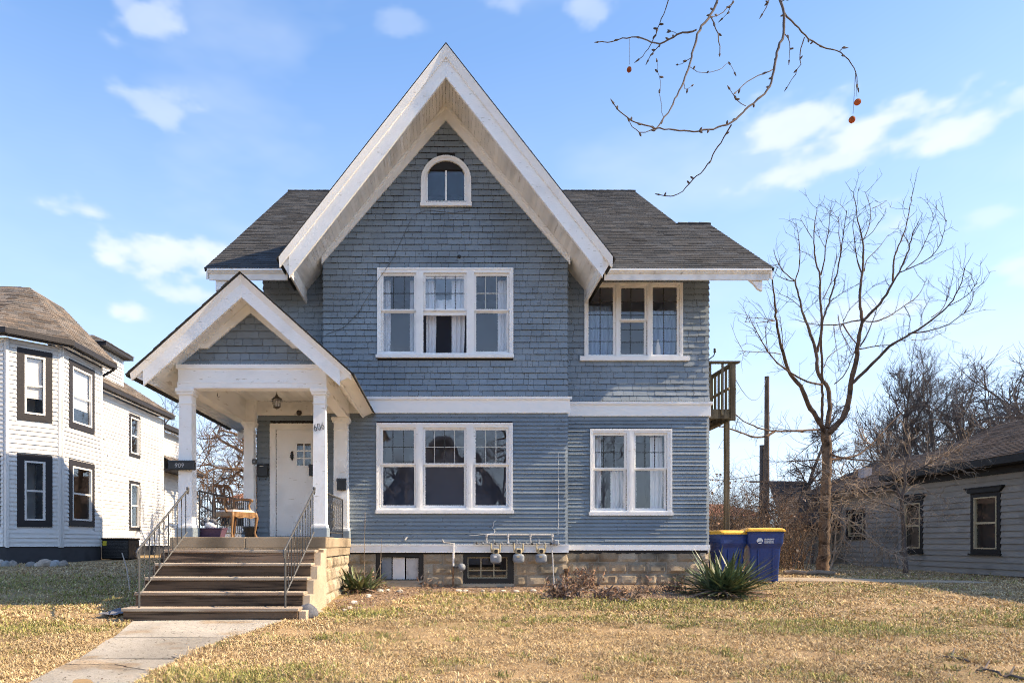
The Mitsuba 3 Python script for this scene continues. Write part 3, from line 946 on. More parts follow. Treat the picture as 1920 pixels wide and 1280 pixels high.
for sg in (-1, 1):
    mb = MB()
    xe = 3.02 * sg
    mb.hexa([[0, BY - .06, AZ + .016], [xe, BY - .06, top(xe) + .016], [xe, 17.0, top(xe) + .016], [0, 17.0, AZ + .016],
             [0, BY - .05, AZ - .005], [xe, BY - .05, top(xe) - .005], [xe, 17.0, top(xe) - .005], [0, 17.0, AZ - .005]])
    mb.put(H + '__gable_roof', 'roof')
    mb = MB()                                   # crown: proud, sloping strip
    x1 = 2.975 * sg
    mb.hexa([[0, BY - .05, AZ - .006], [x1, BY - .05, top(x1) - .006], [x1, BY + .05, top(x1) - .006], [0, BY + .05, AZ - .006],
             [0, BY - .012, AZ - .21], [x1, BY - .012, top(x1) - .17], [x1, BY + .05, top(x1) - .17], [0, BY + .05, AZ - .21]])
    mb.put(H + '__crown_board', 'white')
    mb = MB()                                   # barge board with plumb-cut tail
    x2 = 2.81 * sg
    mb.hexa([[0, BY + .02, AZ - .16], [x2, BY + .02, top(x2) - .14], [x2, BY + .075, top(x2) - .14], [0, BY + .075, AZ - .16],
             [0, BY + .02, AZ - .55], [x2, BY + .02, top(x2) - .55], [x2, BY + .075, top(x2) - .55], [0, BY + .075, AZ - .55]])
    mb.put(H + '__barge_board', 'white')
    mb = MB()                                   # eave fascia running back to the wing
    mb.hexa([[x1, BY + .051, 6.08], [x2, BY + .076, 5.80], [x2, WD - .01, 5.80], [x1, WD - .01, 6.08],
             [x1 - .05 * sg, BY + .051, 6.15], [x2 - .05 * sg, BY + .076, 5.87], [x2 - .05 * sg, WD - .01, 5.87], [x1 - .05 * sg, WD - .01, 6.15]])
    mb.put(H + '__eave_board', 'cream')
    mb = MB().xz([(x2, top(x2) - .02), (x1, top(x1) - .02), (x1, 6.085), (x2, 5.80)], BY + .0511, BY + .0752)
    mb.put(H + '__eave_end', 'cream')
    mb = MB().box(min(x2 - .002 * sg, x2 - .035 * sg), max(x2 - .002 * sg, x2 - .035 * sg), BY + .0762, WD - .012, 5.795, 6.06)
    mb.put(H + '__sub_fascia', 'cream')
    # soffit planks, running front to back
    n = 46
    for i in range(n):
        a, b = 2.80 * i / n, 2.80 * (i + 1) / n
        z0_, z1_ = 9.48 - 1.235 * a, 9.48 - 1.235 * b
        ye = FD - .001 if b < 2.36 else WD - .02
        j = RNG.uniform(-.006, .004)
        g = .0022
        a += g
        b -= g
        mb = MB()
        mb.hexa([[a * sg, BY + .078, z0_ + j], [b * sg, BY + .078, z1_ + j], [b * sg, ye, z1_ + j], [a * sg, ye, z0_ + j],
                 [a * sg, BY + .078, z0_ + .03], [b * sg, BY + .078, z1_ + .03], [b * sg, ye, z1_ + .03], [a * sg, ye, z0_ + .03]])
        mb.put(H + '__soffit__plank', 'cream')
    mb = MB().hexa([[0, BY + .079, 9.53], [2.8 * sg, BY + .079, 9.53 - 1.235 * 2.8], [2.8 * sg, WD, 9.53 - 1.235 * 2.8], [0, WD, 9.53],
                    [0, BY + .079, 9.60], [2.8 * sg, BY + .079, 9.60 - 1.235 * 2.8], [2.8 * sg, WD, 9.60 - 1.235 * 2.8], [0, WD, 9.60]])
    mb.put(H + '__soffit', 'dark_room')
    fz = Polygon([(0, 9.475), (2.395 * sg, 6.525), (2.395 * sg, 6.386), (0, 9.157)])
    MB().xz(fz, FD - .055, FD - .006).put(H + '__frieze_board', 'white')
    fz = Polygon([(0, 9.47), (2.39 * sg, 6.52), (2.39 * sg, 6.46), (0, 9.40)])
    MB().xz(fz, FD - .085, FD - .056).put(H + '__frieze_moulding', 'white')

# ---- side-gabled main roof with a lower extension, asphalt shingles laid course by course
EZ, EY, PIT, RY = 6.16, 12.8, .727, 6.79
OUTLINE = [(-4.53, 0), (6.16, 0), (6.16, 3.16), (5.42, 3.16), (5.42, RY), (-4.53, RY)]     # x against run from the eave
FRONT = Polygon(OUTLINE).difference(Polygon([(-2.90, -.1), (2.90, -.1), (.02, 5.10), (-.02, 5.10)]))     # the gable roof stands in front of its middle
P3 = lambda x, r: [x, EY + r, EZ + PIT * r]
mb = MB()
A_, B_, C_, D_, E_, G_ = [P3(*p) for p in OUTLINE]
mb.poly(FRONT, lambda s, d, z: np.stack([s, EY + z + d * .6, EZ + PIT * z - d], 1), .015, .05)
yb_ = EY + 2 * RY
mb.hexa([[5.42, EY + RY, E_[2]], [-4.53, EY + RY, E_[2]], [-4.53, yb_, EZ], [5.42, yb_, EZ], [5.42, EY + RY, E_[2] - .05], [-4.53, EY + RY, E_[2] - .05], [-4.53, yb_, EZ - .05], [5.42, yb_, EZ - .05]])
mb.hexa([[6.16, EY + 3.16, C_[2]], [5.43, EY + 3.16, C_[2]], [5.43, EY + 6.32, EZ], [6.16, EY + 6.32, EZ], [6.16, EY + 3.16, C_[2] - .05], [5.43, EY + 3.16, C_[2] - .05], [5.43, EY + 6.32, EZ - .05], [6.16, EY + 6.32, EZ - .05]])
mb.put(H + '__wing_roof', 'roof')
mb = MB()
rise = .118
for i in range(int(RY / rise) + 1):
    r0, r1 = i * rise, min((i + 1) * rise, RY)
    if r1 - r0 < .02:
        continue
    row = FRONT.intersection(sbox(-9, r0, 9, r1))
    for g in getattr(row, 'geoms', [row]):
        if g.is_empty or g.geom_type != 'Polygon':
            continue
        x0, _, x1, _ = g.bounds
        c = x0 - RNG.uniform(0, .3)
        while c < x1:
            w = RNG.uniform(.16, .42)
            t = g.intersection(sbox(c + .002, -1, c + w, 9))
            if not t.is_empty and t.area > 1e-4 and t.geom_type == 'Polygon':
                q = np.array(t.exterior.coords)[:-1]
                th = .008 * RNG.uniform(.6, 1.7)
                lift = th * (1 - (q[:, 1] - r0) / (r1 - r0)) + .002
                lowv = q[:, 1] - (q[:, 1] < r0 + 1e-6) * RNG.uniform(-.004, .010)
                topv = np.stack([q[:, 0], EY + lowv - lift * .59, EZ + PIT * lowv + lift * .81], 1)
                botv = np.stack([q[:, 0], EY + lowv + .008, EZ + PIT * lowv - .011], 1)
                k = len(q)
                f = [[0, j, j + 1] for j in range(1, k - 1)] + [[j, (j + 1) % k, k + (j + 1) % k] for j in range(k)] + [[j, k + (j + 1) % k, k + j] for j in range(k)]
                mb.add(np.vstack([topv, botv]), f)
            c += w
stuff(mb.put(H + '__wing_roof__shingle_field', 'roof'))
mb = MB()
for a, b in ((G_, E_), (D_, C_)):
    mb = MB()
    a, b = np.array(a), np.array(b)
    n = max(2, int(np.linalg.norm(b - a) / .2))
    for k in range(n):
        p, q = a + (b - a) * k / n, a + (b - a) * (k + 1.1) / n
        mb.tube([p + [0, 0, .004], q - [0, 0, .002]], [.045, .04], 6)
    mb.put(H + '__wing_roof__ridge_cap', 'roof')
for x0, x1 in ((-4.47, -2.98), (2.98, 6.10)):
    mb = MB()
    mb.box(x0, x1, EY - .0, EY + .03, 6.075, 6.14)
    mb.box(x0, x1, EY - .03, EY - .0002, 6.105, 6.145)
    mb.put(H + '__fascia_crown', 'cream')
    mb = MB()
    mb.box(x0 + (.02 if x0 < 0 else 0), x1 - (.02 if x0 > 0 else 0), EY + .032, EY + .06, 5.95, 6.115)
    mb.put(H + '__fascia_board', 'cream')
    mb = MB()                                    # sloping soffit
    zs = lambda y, o: EZ + PIT * (y - EY) - .085 + o
    mb.hexa([[x0, EY + .06, zs(EY + .06, 0)], [x1, EY + .06, zs(EY + .06, 0)], [x1, WD + .1, zs(WD + .1, 0)], [x0, WD + .1, zs(WD + .1, 0)], [x0, EY + .06, zs(EY + .06, .02)], [x1, EY + .06, zs(EY + .06, .02)], [x1, WD + .1, zs(WD + .1, .02)], [x0, WD + .1, zs(WD + .1, .02)]])
    mb.put(H + '__eave_soffit', 'cream')
for xo, y1 in ((-4.50, EY + RY), (6.10, EY + 3.16), (5.36, EY + RY)):
    y0_ = EY + .02 if xo != 5.36 else EY + 3.2
    f_ = lambda y, o: EZ + PIT * (y - EY) + o
    MB().yz([(y0_, f_(y0_, -.03)), (y1, f_(y1, -.03)), (y1, f_(y1, -.26)), (y0_, f_(y0_, -.22))], xo, xo + .035).put(H + '__rake_board', 'cream')
for sg, xo in ((-1, -4.45), (1, 6.075)):
    xi = xo + .11 * -sg
    MB().xz([(xi, 6.0), (xi - sg * .28, 6.0), (xi - sg * .16, 5.90), (xi - sg * .08, 5.80), (xi, 5.76)], EY + .07, EY + .13).put(H + '__eave_bracket', 'trim')

# ---- foundation of rock-faced blocks
def rock_block(fr, s0, s1, z0, z1, key, m='stone', bulge=.05, base=.0):
    nx_, nz_ = max(3, int((s1 - s0) / .055)), 5
    t, q = np.linspace(0, 1, nx_), np.linspace(0, 1, nz_)
    tt, qq = np.meshgrid(t, q, indexing='ij')
    g = .006
    s, z = s0 + g + (s1 - s0 - 2 * g) * tt, z0 + g + (z1 - z0 - 2 * g) * qq
    edge = np.minimum(np.minimum(tt, 1 - tt) * (s1 - s0), np.minimum(qq, 1 - qq) * (z1 - z0))
    e = np.clip(edge / .035, 0, 1)
    nn = meshkit.fbm(np.stack([s * 13 + fr.p[0] * 3, z * 13, np.full_like(s, RNG.uniform(0, 99))], -1), 3, 4)
    d = base + e * (.010 + bulge * (nn * 1.25 - .12)) * (1.15 - .5 * qq)
    V = fr(s.ravel(), d.ravel(), z.ravel())
    i = np.arange(nx_ * nz_).reshape(nx_, nz_)
    f = np.stack([i[:-1, :-1], i[1:, :-1], i[1:, 1:], i[:-1, 1:]], -1).reshape(-1, 4)
    V2 = fr([s0 + g, s1 - g, s1 - g, s0 + g] * 2, [base] * 4 + [base - .05] * 4, [z0 + g, z0 + g, z1 - g, z1 - g] * 2)
    uv = RNG.random(2)
    mb = MB().add(V, f, uv).hexa(V2, uv)
    mb.put(key, m)


def block_wall(fr, s0, s1, z0, z1, ch, bl, holes, key, first=0.0, m='stone'):
    n = max(1, round((z1 - z0) / ch))
    h = (z1 - z0) / n
    for i in range(n):
        a, b = z1 - (i + 1) * h, z1 - i * h
        c = s0 - (first + .5 * (i % 2)) * bl
        while c < s1:
            e = c + bl
            for p, q in intervals(max(c, s0), min(e, s1), a, b, holes):
                if q - p > .04:
                    rock_block(fr, p, q, a, b, key, m)
            c = e


fnd = Frame((BX0, FD + .03), (BX1, FD + .03))
fnd_w = Frame((BX1, WD + .03), (WX1, WD + .03))
bw1 = rect(fnd, FD, 704, 794, 1037, 1088)
bw2 = rect(fnd, FD, 868.5, 964, 1037, 1094)
mb = MB()
for a, b in ((0, bw1[0]), (bw1[1], bw2[0]), (bw2[1], fnd.L)):
    fbox(mb, fnd, a, b, -.3, -.004, -.1, .828)
fbox(mb, fnd, bw1[0], bw1[1], -.3, -.004, -.1, bw1[2])
fbox(mb, fnd, bw2[0], bw2[1], -.3, -.004, -.1, bw2[2])
fbox(mb, fnd_w, .0, fnd_w.L, -.3, -.004, -.1, .867)
mb.box(WX1 - .3, WX1 - .01, WD + .1, BK, -.1, .83)
mb.box(-3.7, -2.4, WD + .1, BK, -.1, .83)
mb.put(H + '__foundation', 'mortar')
block_wall(fnd, 0, fnd.L, .165, .826, .21, .405, [(bw1[0], bw1[1], .0, .9), (bw2[0], bw2[1], .0, .9)], H + '__foundation__block', .3)
block_wall(fnd_w, 0, fnd_w.L + .03, .165, .865, .21, .392, [], H + '__foundation__block', .15)
block_wall(Frame((BX1, FD + .03), (BX1, WD)), 0, .45, .165, .826, .21, .405, [], H + '__foundation__block', .3)
block_wall(Frame((WX1 + .005, WD + .08), (WX1 + .005, 16.0)), 0, 2.2, .165, .866, .21, .405, [], H + '__foundation__block', .3)
for j, b in enumerate((bw1, bw2)):
    pg = sbox(b[0] + .002, b[2] + .002, b[1] - .002, b[3] - .002)
    inner = sbox(b[0] + (.10 if j == 0 else .085), b[2] + (.02 if j == 0 else .10), b[1] - (.10 if j == 0 else .12), b[3] - .075)
    k = MB().poly(pg.difference(inner), lambda s, d, z: fnd(s, d, z), -.12, -.03).put(H + '__basement_window', 'black')
    i0, i1, j0, j1 = inner.bounds[0], inner.bounds[2], inner.bounds[1], inner.bounds[3]
    if j == 0:
        w = (i1 - i0)
        for q, mm in ((0, 'meter_grey'), (1, 'plastic_white'), (2, 'pipe_grey')):
            mb = MB()
            fbox(mb, fnd, i0 + w * (0, .30, .66)[q] + .005, i0 + w * (.28, .64, 1.0)[q] - .005, -.14, -.11 + .008 * q, j0 + .0, j1 - .01 * q)
            mb.put(k + '__panel', mm)
        mb = MB()
        fbox(mb, fnd, i0, i1, -.30, -.28, j0, j1)
        mb.put(k + '__backing', 'black')
    else:
        mb = MB()
        fbox(mb, fnd, i0, i1, -.115, -.10, j0, j0 + .02)
        fbox(mb, fnd, i0, i1, -.115, -.10, j1 - .02, j1)
        for q in (0, 1, 2, 3):
            c = i0 + .011 + (i1 - i0 - .022) * q / 3
            fbox(mb, fnd, c - .010, c + .010, -.114, -.099, j0 + .02, j1 - .02)
        fbox(mb, fnd, i0, i1, -.1135, -.101, j0 + (j1 - j0) * .38 - .008, j0 + (j1 - j0) * .38 + .008)
        mb.put(k + '__sash', 'meter_tan')
        mb = MB()
        mb.add(fnd([i0, i1, i1, i0], -.108, [j0, j0, j1, j1]), [[0, 1, 2, 3]])
        mb.put(k + '__pane', 'glass')
        mb = MB()
        fbox(mb, fnd, i0, i1, -.75, -.7, j0 - .1, j1)
        fbox(mb, fnd, i0 - .02, i0, -.75, -.12, j0 - .1, j1)
        fbox(mb, fnd, i1, i1 + .02, -.75, -.12, j0 - .1, j1)
        fbox(mb, fnd, i0, i1, -.75, -.12, j1, j1 + .02)
        fbox(mb, fnd, i0, i1, -.75, -.12, j0 - .12, j0 - .1)
        mb.put(H + '__room', 'dark_room')
# ------------------------------------------------------------------ the porch (part of the house)
PX, PA, PS, PY = -3.055, 5.015, .90, 10.18       # ridge x, ridge height, slope, front of the roof
def ptop(x):
    return PA - PS * abs(x - PX)


for sg in (-1, 1):
    xe = PX + sg * 1.70
    ye = 13.19 if sg > 0 else 15.0
    mb = MB()
    def slab3(xa, xb, ya, yb, o0, o1, f=ptop):
        return [[xa, ya, f(xa) + o0], [xb, ya, f(xb) + o0], [xb, yb, f(xb) + o0], [xa, yb, f(xa) + o0], [xa, ya, f(xa) + o1], [xb, ya, f(xb) + o1], [xb, yb, f(xb) + o1], [xa, yb, f(xa) + o1]]
    if sg > 0:
        mb.hexa(slab3(PX, xe, PY - .035, FD - .02, -.004, .012))
    else:
        mb.hexa(slab3(PX, -3.645, PY - .035, WD - .02, -.004, .012))
        mb.hexa(slab3(-3.646, xe, PY - .035, 15.0, -.004, .012))
    mb.put(H + '__porch_roof', 'roof')
    # ragged shingle edge along the rake
    mb = MB()
    c = .0
    while c < 1.68:
        w = RNG.uniform(.10, .16)
        a, b = PX + sg * c, PX + sg * min(c + w, 1.70)
        o = RNG.uniform(.0, .016)
        mb.hexa([[a, PY - .06 - o, ptop(a) + .0125], [b, PY - .06 - o, ptop(b) + .0125], [b, PY + .2, ptop(b) + .0125], [a, PY + .2, ptop(a) + .0125],
                 [a, PY - .06 - o, ptop(a) + .018], [b, PY - .06 - o, ptop(b) + .026], [b, PY + .2, ptop(b) + .03], [a, PY + .2, ptop(a) + .02]])
        c += w
    stuff(mb.put(H + '__porch_roof__shingle_edge', 'roof'))
    x1, x2 = PX + sg * 1.645, PX + sg * 1.47
    mb = MB()
    mb.hexa([[PX, PY - .03, PA - .006], [x1, PY - .03, ptop(x1) - .006], [x1, PY + .05, ptop(x1) - .006], [PX, PY + .05, PA - .006],
             [PX, PY + .018, PA - .125], [x1, PY + .018, ptop(x1) - .10], [x1, PY + .05, ptop(x1) - .10], [PX, PY + .05, PA - .125]])
    mb.put(H + '__porch_crown_board', 'white')
    mb = MB()
    mb.hexa([[PX, PY + .02, PA - .10], [x2, PY + .02, ptop(x2) - .09], [x2, PY + .06, ptop(x2) - .09], [PX, PY + .06, PA - .10],
             [PX, PY + .02, PA - .335], [x2, PY + .02, ptop(x2) - .335], [x2, PY + .06, ptop(x2) - .335], [PX, PY + .06, PA - .335]])
    mb.put(H + '__porch_barge_board', 'white')
    mb = MB()
    mb.hexa([[x1, PY + .051, ptop(x1) - .01], [x2, PY + .061, ptop(x2) - .25], [x2, ye, ptop(x2) - .25], [x1, ye, ptop(x1) - .01],
             [x1 - .05 * sg, PY + .051, ptop(x1) + .03], [x2 - .05 * sg, PY + .061, ptop(x2) - .20], [x2 - .05 * sg, ye, ptop(x2) - .20], [x1 - .05 * sg, ye, ptop(x1) + .03]])
    mb.put(H + '__porch_eave_board', 'cream')
    mb = MB().xz([(x2, ptop(x2) - .012), (x1, ptop(x1) - .012), (x1, ptop(x1) - .02), (x2, ptop(x2) - .26)], PY + .0505, PY + .0605)
    mb.put(H + '__porch_eave_end', 'cream')
    mb = MB().box(min(x2 - .002 * sg, x2 - .03 * sg), max(x2 - .002 * sg, x2 - .03 * sg), PY + .0612, ye, ptop(x2) - .262, ptop(x2) - .19)
    mb.put(H + '__porch_sub_fascia', 'cream')
    n = 17
    for i in range(n):
        a, b = 1.47 * i / n + .002, 1.47 * (i + 1) / n - .002
        a, b = PX + sg * a, PX + sg * b
        y1 = ye if abs(b - PX) > 1.05 and sg < 0 else min(ye, 13.65)
        j = RNG.uniform(-.003, .003)
        o = -.235 + j
        MB().hexa(slab3(a, b, PY + .062, y1, o, o + .02)).put(H + '__porch_soffit__plank', 'cream')
    MB().hexa(slab3(PX, PX + sg * 1.47, PY + .063, ye, -.21, -.19)).put(H + '__porch_soffit', 'dark_room')
# bracket at the far end of the left eave
MB().xz([(-4.56, 3.50), (-4.56, 3.28), (-4.50, 3.28), (-4.28, 3.48)], 14.94, 15.0).put(H + '__eave_bracket', 'white')

CY = 10.55                                        # front of columns and beam
INF = [(PX, 4.60), (-4.17, 3.765), (-1.95, 3.765)]
INF_FR = Frame((-4.3, 10.70), (-1.8, 10.70))
MB().xz([(PX, 4.70), (-4.15, 3.766), (-1.96, 3.766)], 10.704, 10.76).put(H + '__porch_gable', 'blue')


def pclip(a, b):
    m = max(.0, (4.72 - a) / .80)
    return max(.05, PX - m + 4.3), min(2.45, PX + m + 4.3)


shingles(H + '__porch_gable', INF_FR, 0, 2.4, 3.76, 4.66, .112, [], clip=pclip, keep=340)
stuff(extra.pop(H + '__porch_gable').put(H + '__porch_gable__shingle_field', 'blue')) if H + '__porch_gable' in extra and extra[H + '__porch_gable'].n else None
for sg in (-1, 1):
    pg = Polygon([(PX, PA - .245), (PX + sg * 1.10, PA - .245 - .885 * 1.10), (PX + sg * 1.0, 3.99), (PX + sg * .80, 4.045), (PX + sg * .66, 4.045), (PX, 4.60)])
    MB().xz(pg, 10.64, 10.685).put(H + '__porch_frieze_board', 'cream')

# beams, ceiling, columns
mb = MB()
mb.box(-4.14, -1.85, CY, CY + .20, 3.40, 3.70)
mb.box(-4.165, -1.825, CY - .022, CY + .21, 3.70, 3.763)
mb.box(-4.148, -1.842, CY - .010, CY - .0002, 3.40, 3.475)
mb.box(-4.152, -1.838, CY - .016, CY - .0003, 3.476, 3.495)
mb.put(H + '__porch_beam', 'white')
for x0, x1, ye in ((-4.13, -3.94, 13.55), (-2.05, -1.86, 13.18)):
    mb = MB()
    mb.box(x0, x1, CY + .201, ye, 3.40, 3.835)
    mb.put(H + '__porch_beam', 'cream')
n = 22
for i in range(n):
    a = -4.12 + 2.26 * i / n
    MB().box(a + .002, a + 2.26 / n - .002, CY + .201, 13.6, 3.836 + RNG.uniform(-.003, .003), 3.86).put(H + '__porch_ceiling__plank', 'cream')
MB().box(-4.13, -1.86, CY + .15, 13.62, 3.863, 3.88).put(H + '__porch_ceiling', 'cream')
MB().box(-3.985, X(483, WD) - .001, 13.44, WD - .02, 3.402, 3.834).put(H + '__porch_beam', 'cream')
MB().box(X(483, WD), -2.37, WD - .05, WD - .006, 3.56, 3.835).put(H + '__entry_header', 'cream')


def column(x0, x1, y0, y1, zf, ztop, m='white'):
    w, t = x1 - x0, .012
    mb = MB()
    mb.hexa([[x0, y0, zf + .19], [x1, y0, zf + .19], [x1, y1, zf + .19], [x0, y1, zf + .19], [x0 + t, y0 + t, ztop - .001], [x1 - t, y0 + t, ztop - .001], [x1 - t, y1 - t, ztop - .001], [x0 + t, y1 - t, ztop - .001]])
    k = mb.put(H + '__porch_column', m)
    mb = MB()
    mb.rbox(x0 - .035, x1 + .035, y0 - .035, y1 + .035, ztop - .06, ztop - .002, .006)
    mb.rbox(x0 - .02, x1 + .02, y0 - .02, y1 + .02, ztop - .10, ztop - .0605, .006)
    mb.rbox(x0 + t - .012, x1 - t + .012, y0 + t - .012, y1 - t + .012, ztop - .245, ztop - .215, .005)
    mb.put(k + '__capital', m)
    mb = MB()
    mb.rbox(x0 - .018, x1 + .018, y0 - .018, y1 + .018, zf + .145, zf + .195, .008)
    mb.put(k + '__base', m)
    mb = MB()
    mb.rbox(x0 - .03, x1 + .03, y0 - .03, y1 + .03, zf + .001, zf + .144, .006)
    mb.put(k + '__plinth', 'blue')
    return k


PF = 1.10
column(-4.14, -3.925, CY, CY + .215, PF, 3.40)
c606 = column(-2.06, -1.86, CY, CY + .20, PF, 3.40)
column(-2.14, -1.862, 12.96, 13.18, PF, 3.40)
column(-3.985, -3.775, 13.42, 13.60, PF, 3.40)
# house number on the front column
num = meshkit.text_mesh('606', .105, .006)
v = np.asarray(num.vertices) * [1.02, 1, 1]
a = math.radians(13)
v[:, 0] *= .168 / v[:, 0].max()
v = np.stack([v[:, 0] * math.cos(a) - v[:, 1] * math.sin(a), v[:, 2], v[:, 0] * math.sin(a) + v[:, 1] * math.cos(a)], 1)
v[:, 1] = CY + .004 - v[:, 1]
MB().add(v + [-2.036, 0, 2.735], num.faces).put(c606 + '__house_number', 'black')

# floor slab, belt, block pier under the porch
PXR, PXL, PFY = -1.83, -4.22, 10.42
mb = MB()
mb.rbox(PXL, -3.06, PFY, 13.66, PF - .165, PF - .0, .01)
mb.rbox(-3.056, PXR, PFY, 13.18, PF - .165, PF - .001, .01)
mb.box(-3.05, -2.365, 13.17, 13.66, PF - .165, PF - .002)
mb.put(H + '__porch_floor', 'stoop')
mb = MB().box(PXL + .05, PXR - .02, PFY + .06, 13.15, PF - .30, PF - .166)
mb.put(H + '__porch_floor__belt', 'stoop')
mb = MB().box(PXL + .09, PXR - .06, PFY + .10, 13.1, -.2, PF - .3005)
mb.put(H + '__porch_pier', 'mortar')
block_wall(Frame((PXR - .06, PFY + .10), (PXR - .06, 13.16)), 0, 2.66, -.02, PF - .302, .205, .405, [], H + '__porch_pier__block', .0)
block_wall(Frame((PXL + .1, PFY + .10), (PXR - .06, PFY + .10)), 1.75, 2.24, -.02, PF - .302, .205, .405, [], H + '__porch_pier__block', .25)
block_wall(Frame((PXL + .09, 13.0), (PXL + .09, PFY + .1)), 0, 2.5, -.02, PF - .302, .205, .405, [], H + '__porch_pier__block', .25)

# entry door
D0, D1 = DX0, DX1
zt = Z(794.5, WD)
mb = MB()
mb.box(D0, D0 + .115, WD - .05, WD - .006, PF + .04, zt)
mb.box(D1 - .115, D1, WD - .05, WD - .006, PF + .04, zt)
mb.box(D0 + .115, D1 - .115, WD - .0499, WD - .006, zt - .12, zt)
mb.put(H + '__door_casing', 'white')
mb = MB().box(D0 + .05, D1 - .05, WD - .09, WD - .0, PF + .0, PF + .045)
mb.put(H + '__door_sill', 'blue')
dl = D0 + .13
dr_ = D1 - .13
gx0, gx1, gz0, gz1 = X(557.5, WD), X(583.5, WD), Z(873, WD), Z(832, WD)
pg = sbox(dl, PF + .05, dr_, zt - .125).difference(sbox(gx0, gz0, gx1, gz1))
dk = MB().xz(pg, WD - .036, WD - .003).put(H + '__door', 'white')
mb = MB()
for q in (1, 2):
    c = gz0 + (gz1 - gz0) * q / 3
    mb.box(gx0, gx1, WD - .034, WD - .012, c - .012, c + .012)
mb.box((gx0 + gx1) / 2 - .013, (gx0 + gx1) / 2 + .013, WD - .0335, WD - .0125, gz0, gz1)
mb.put(dk + '__glazing_bar', 'white')
for q in range(3):
    for e in range(2):
        a0 = gx0 if e == 0 else (gx0 + gx1) / 2 + .013
        a1 = (gx0 + gx1) / 2 - .013 if e == 0 else gx1
        z0_, z1_ = gz0 + (gz1 - gz0) * q / 3, gz0 + (gz1 - gz0) * (q + 1) / 3
        mb = MB().add([[a0, WD - .02, z0_], [a1, WD - .02, z0_], [a1, WD - .02, z1_], [a0, WD - .02, z1_]], [[0, 1, 2, 3]])
        mb.put(dk + '__pane', 'glass')
MB().box(gx0 - .03, gx1 + .03, WD - .0055, WD - .0035, gz0 - .02, gz1 + .02).put(dk + '__glass_backing', 'dark_room')
mb = MB()
kx, kz = X(548.5, WD), Z(855, WD)
mb.lathe([(.002, .10), (.018, .085), (.028, .05), (.022, 0), (.03, -.04), (.014, -.085), (.002, -.095)], (kx, WD - .045, kz), 10)
mb.tube([(kx - .025, WD - .06, kz + .02), (kx - .032, WD - .075, kz - .03), (kx, WD - .08, kz - .06), (kx + .032, WD - .075, kz - .03), (kx + .025, WD - .06, kz + .02)], .007, 6)
mb.put(dk + '__knocker', 'black', True)

# ------------------------------------------------------------------ front steps
ST = thing('front_steps', 'weathered wooden front steps with dark stained risers below the porch', 'steps')
R_, T_ = .1875, .268
XL, XR = -4.09, -1.905
for i in range(1, 6):
    zt_, yn = PF - R_ * i, 10.20 - T_ * i
    xl, xr = XL - (.13 if i == 5 else .02 * i), XR + (0 if i < 5 else -.01)
    yb = yn + T_ + .012
    half = (yn + yb) / 2
    if i == 1:
        yb = PFY + .05
    mb = MB().rbox(xl, xr, yn, half - .002, zt_ - .042 + RNG.uniform(-.003, 0), zt_, .007)
    mb.put(ST + '__tread', 'tread')
    mb = MB().rbox(xl, xr, half + .002, yb, zt_ - .042, zt_ - .0015, .006)
    mb.put(ST + '__tread', 'tread')
    mb = MB().box(xl + .02, xr - .02, yn + .028, yn + .058, zt_ - R_ + (.001 if i < 5 else -.05), zt_ - .043)
    mb.put(ST + '__riser', 'riser')
mb = MB().box(XL, XR, 10.2 - .001, PFY + .055, PF - R_ + .002, PF - .167)
mb.put(ST + '__riser', 'stoop')
# sawtooth side walls of the steps
for x0, x1, m in ((XR - .018, XR + .075, 'tan_siding'), (XL - .08, XL + .019, 'riser')):
    pts = [(10.47, -.2), (10.47, PF - .17), (10.20, PF - .19)]
    for i in range(1, 6):
        yn, zt_ = 10.20 - T_ * i, PF - R_ * i
        pts += [(yn + T_ + .03, zt_ - .043), (yn + .06, zt_ - .045)]
    pts += [(10.2 - T_ * 5 + .06, -.2)]
    MB().yz(Polygon(pts).buffer(0), x0, x1).put(ST + '__stringer', m)


# ------------------------------------------------------------------ wrought iron railings
def twisted(mb, p0, p1, w=.0075, turns=5, plain=False):
    p0, p1 = np.array(p0, float), np.array(p1, float)
    n = 2 if plain else 9
    Lb = np.linalg.norm(p1 - p0)
    pts, rr = [], []
    m = 26
    V = []
    for k in range(m + 1):
        t = k / m
        a = 0 if plain else 2 * math.pi * turns * S(.15, .85, t)
        c = p0 + (p1 - p0) * t
        for j in range(4):
            b = a + math.pi / 4 + j * math.pi / 2
            V.append(c + [w * 1.1 * math.cos(b), w * 1.1 * math.sin(b), 0])
    f = []
    for k in range(m):
        for j in range(4):
            q = (j + 1) % 4
            f.append([k * 4 + j, k * 4 + q, k * 4 + 4 + q, k * 4 + 4 + j])
    mb.add(V, f)


def scroll(mb, at, dirx, r=.05):
    pts = []
    for k in range(22):
        t = k / 21
        a = -math.pi / 2 + t * 3.3 * math.pi
        rr = r * (1 - .75 * t)
        pts.append(np.array(at) + np.array([0, 0, -r]) * 0 + dirx * rr * math.cos(a) + np.array([0, 0, 1]) * rr * math.sin(a))
    mb.tube(pts, .008, 5)


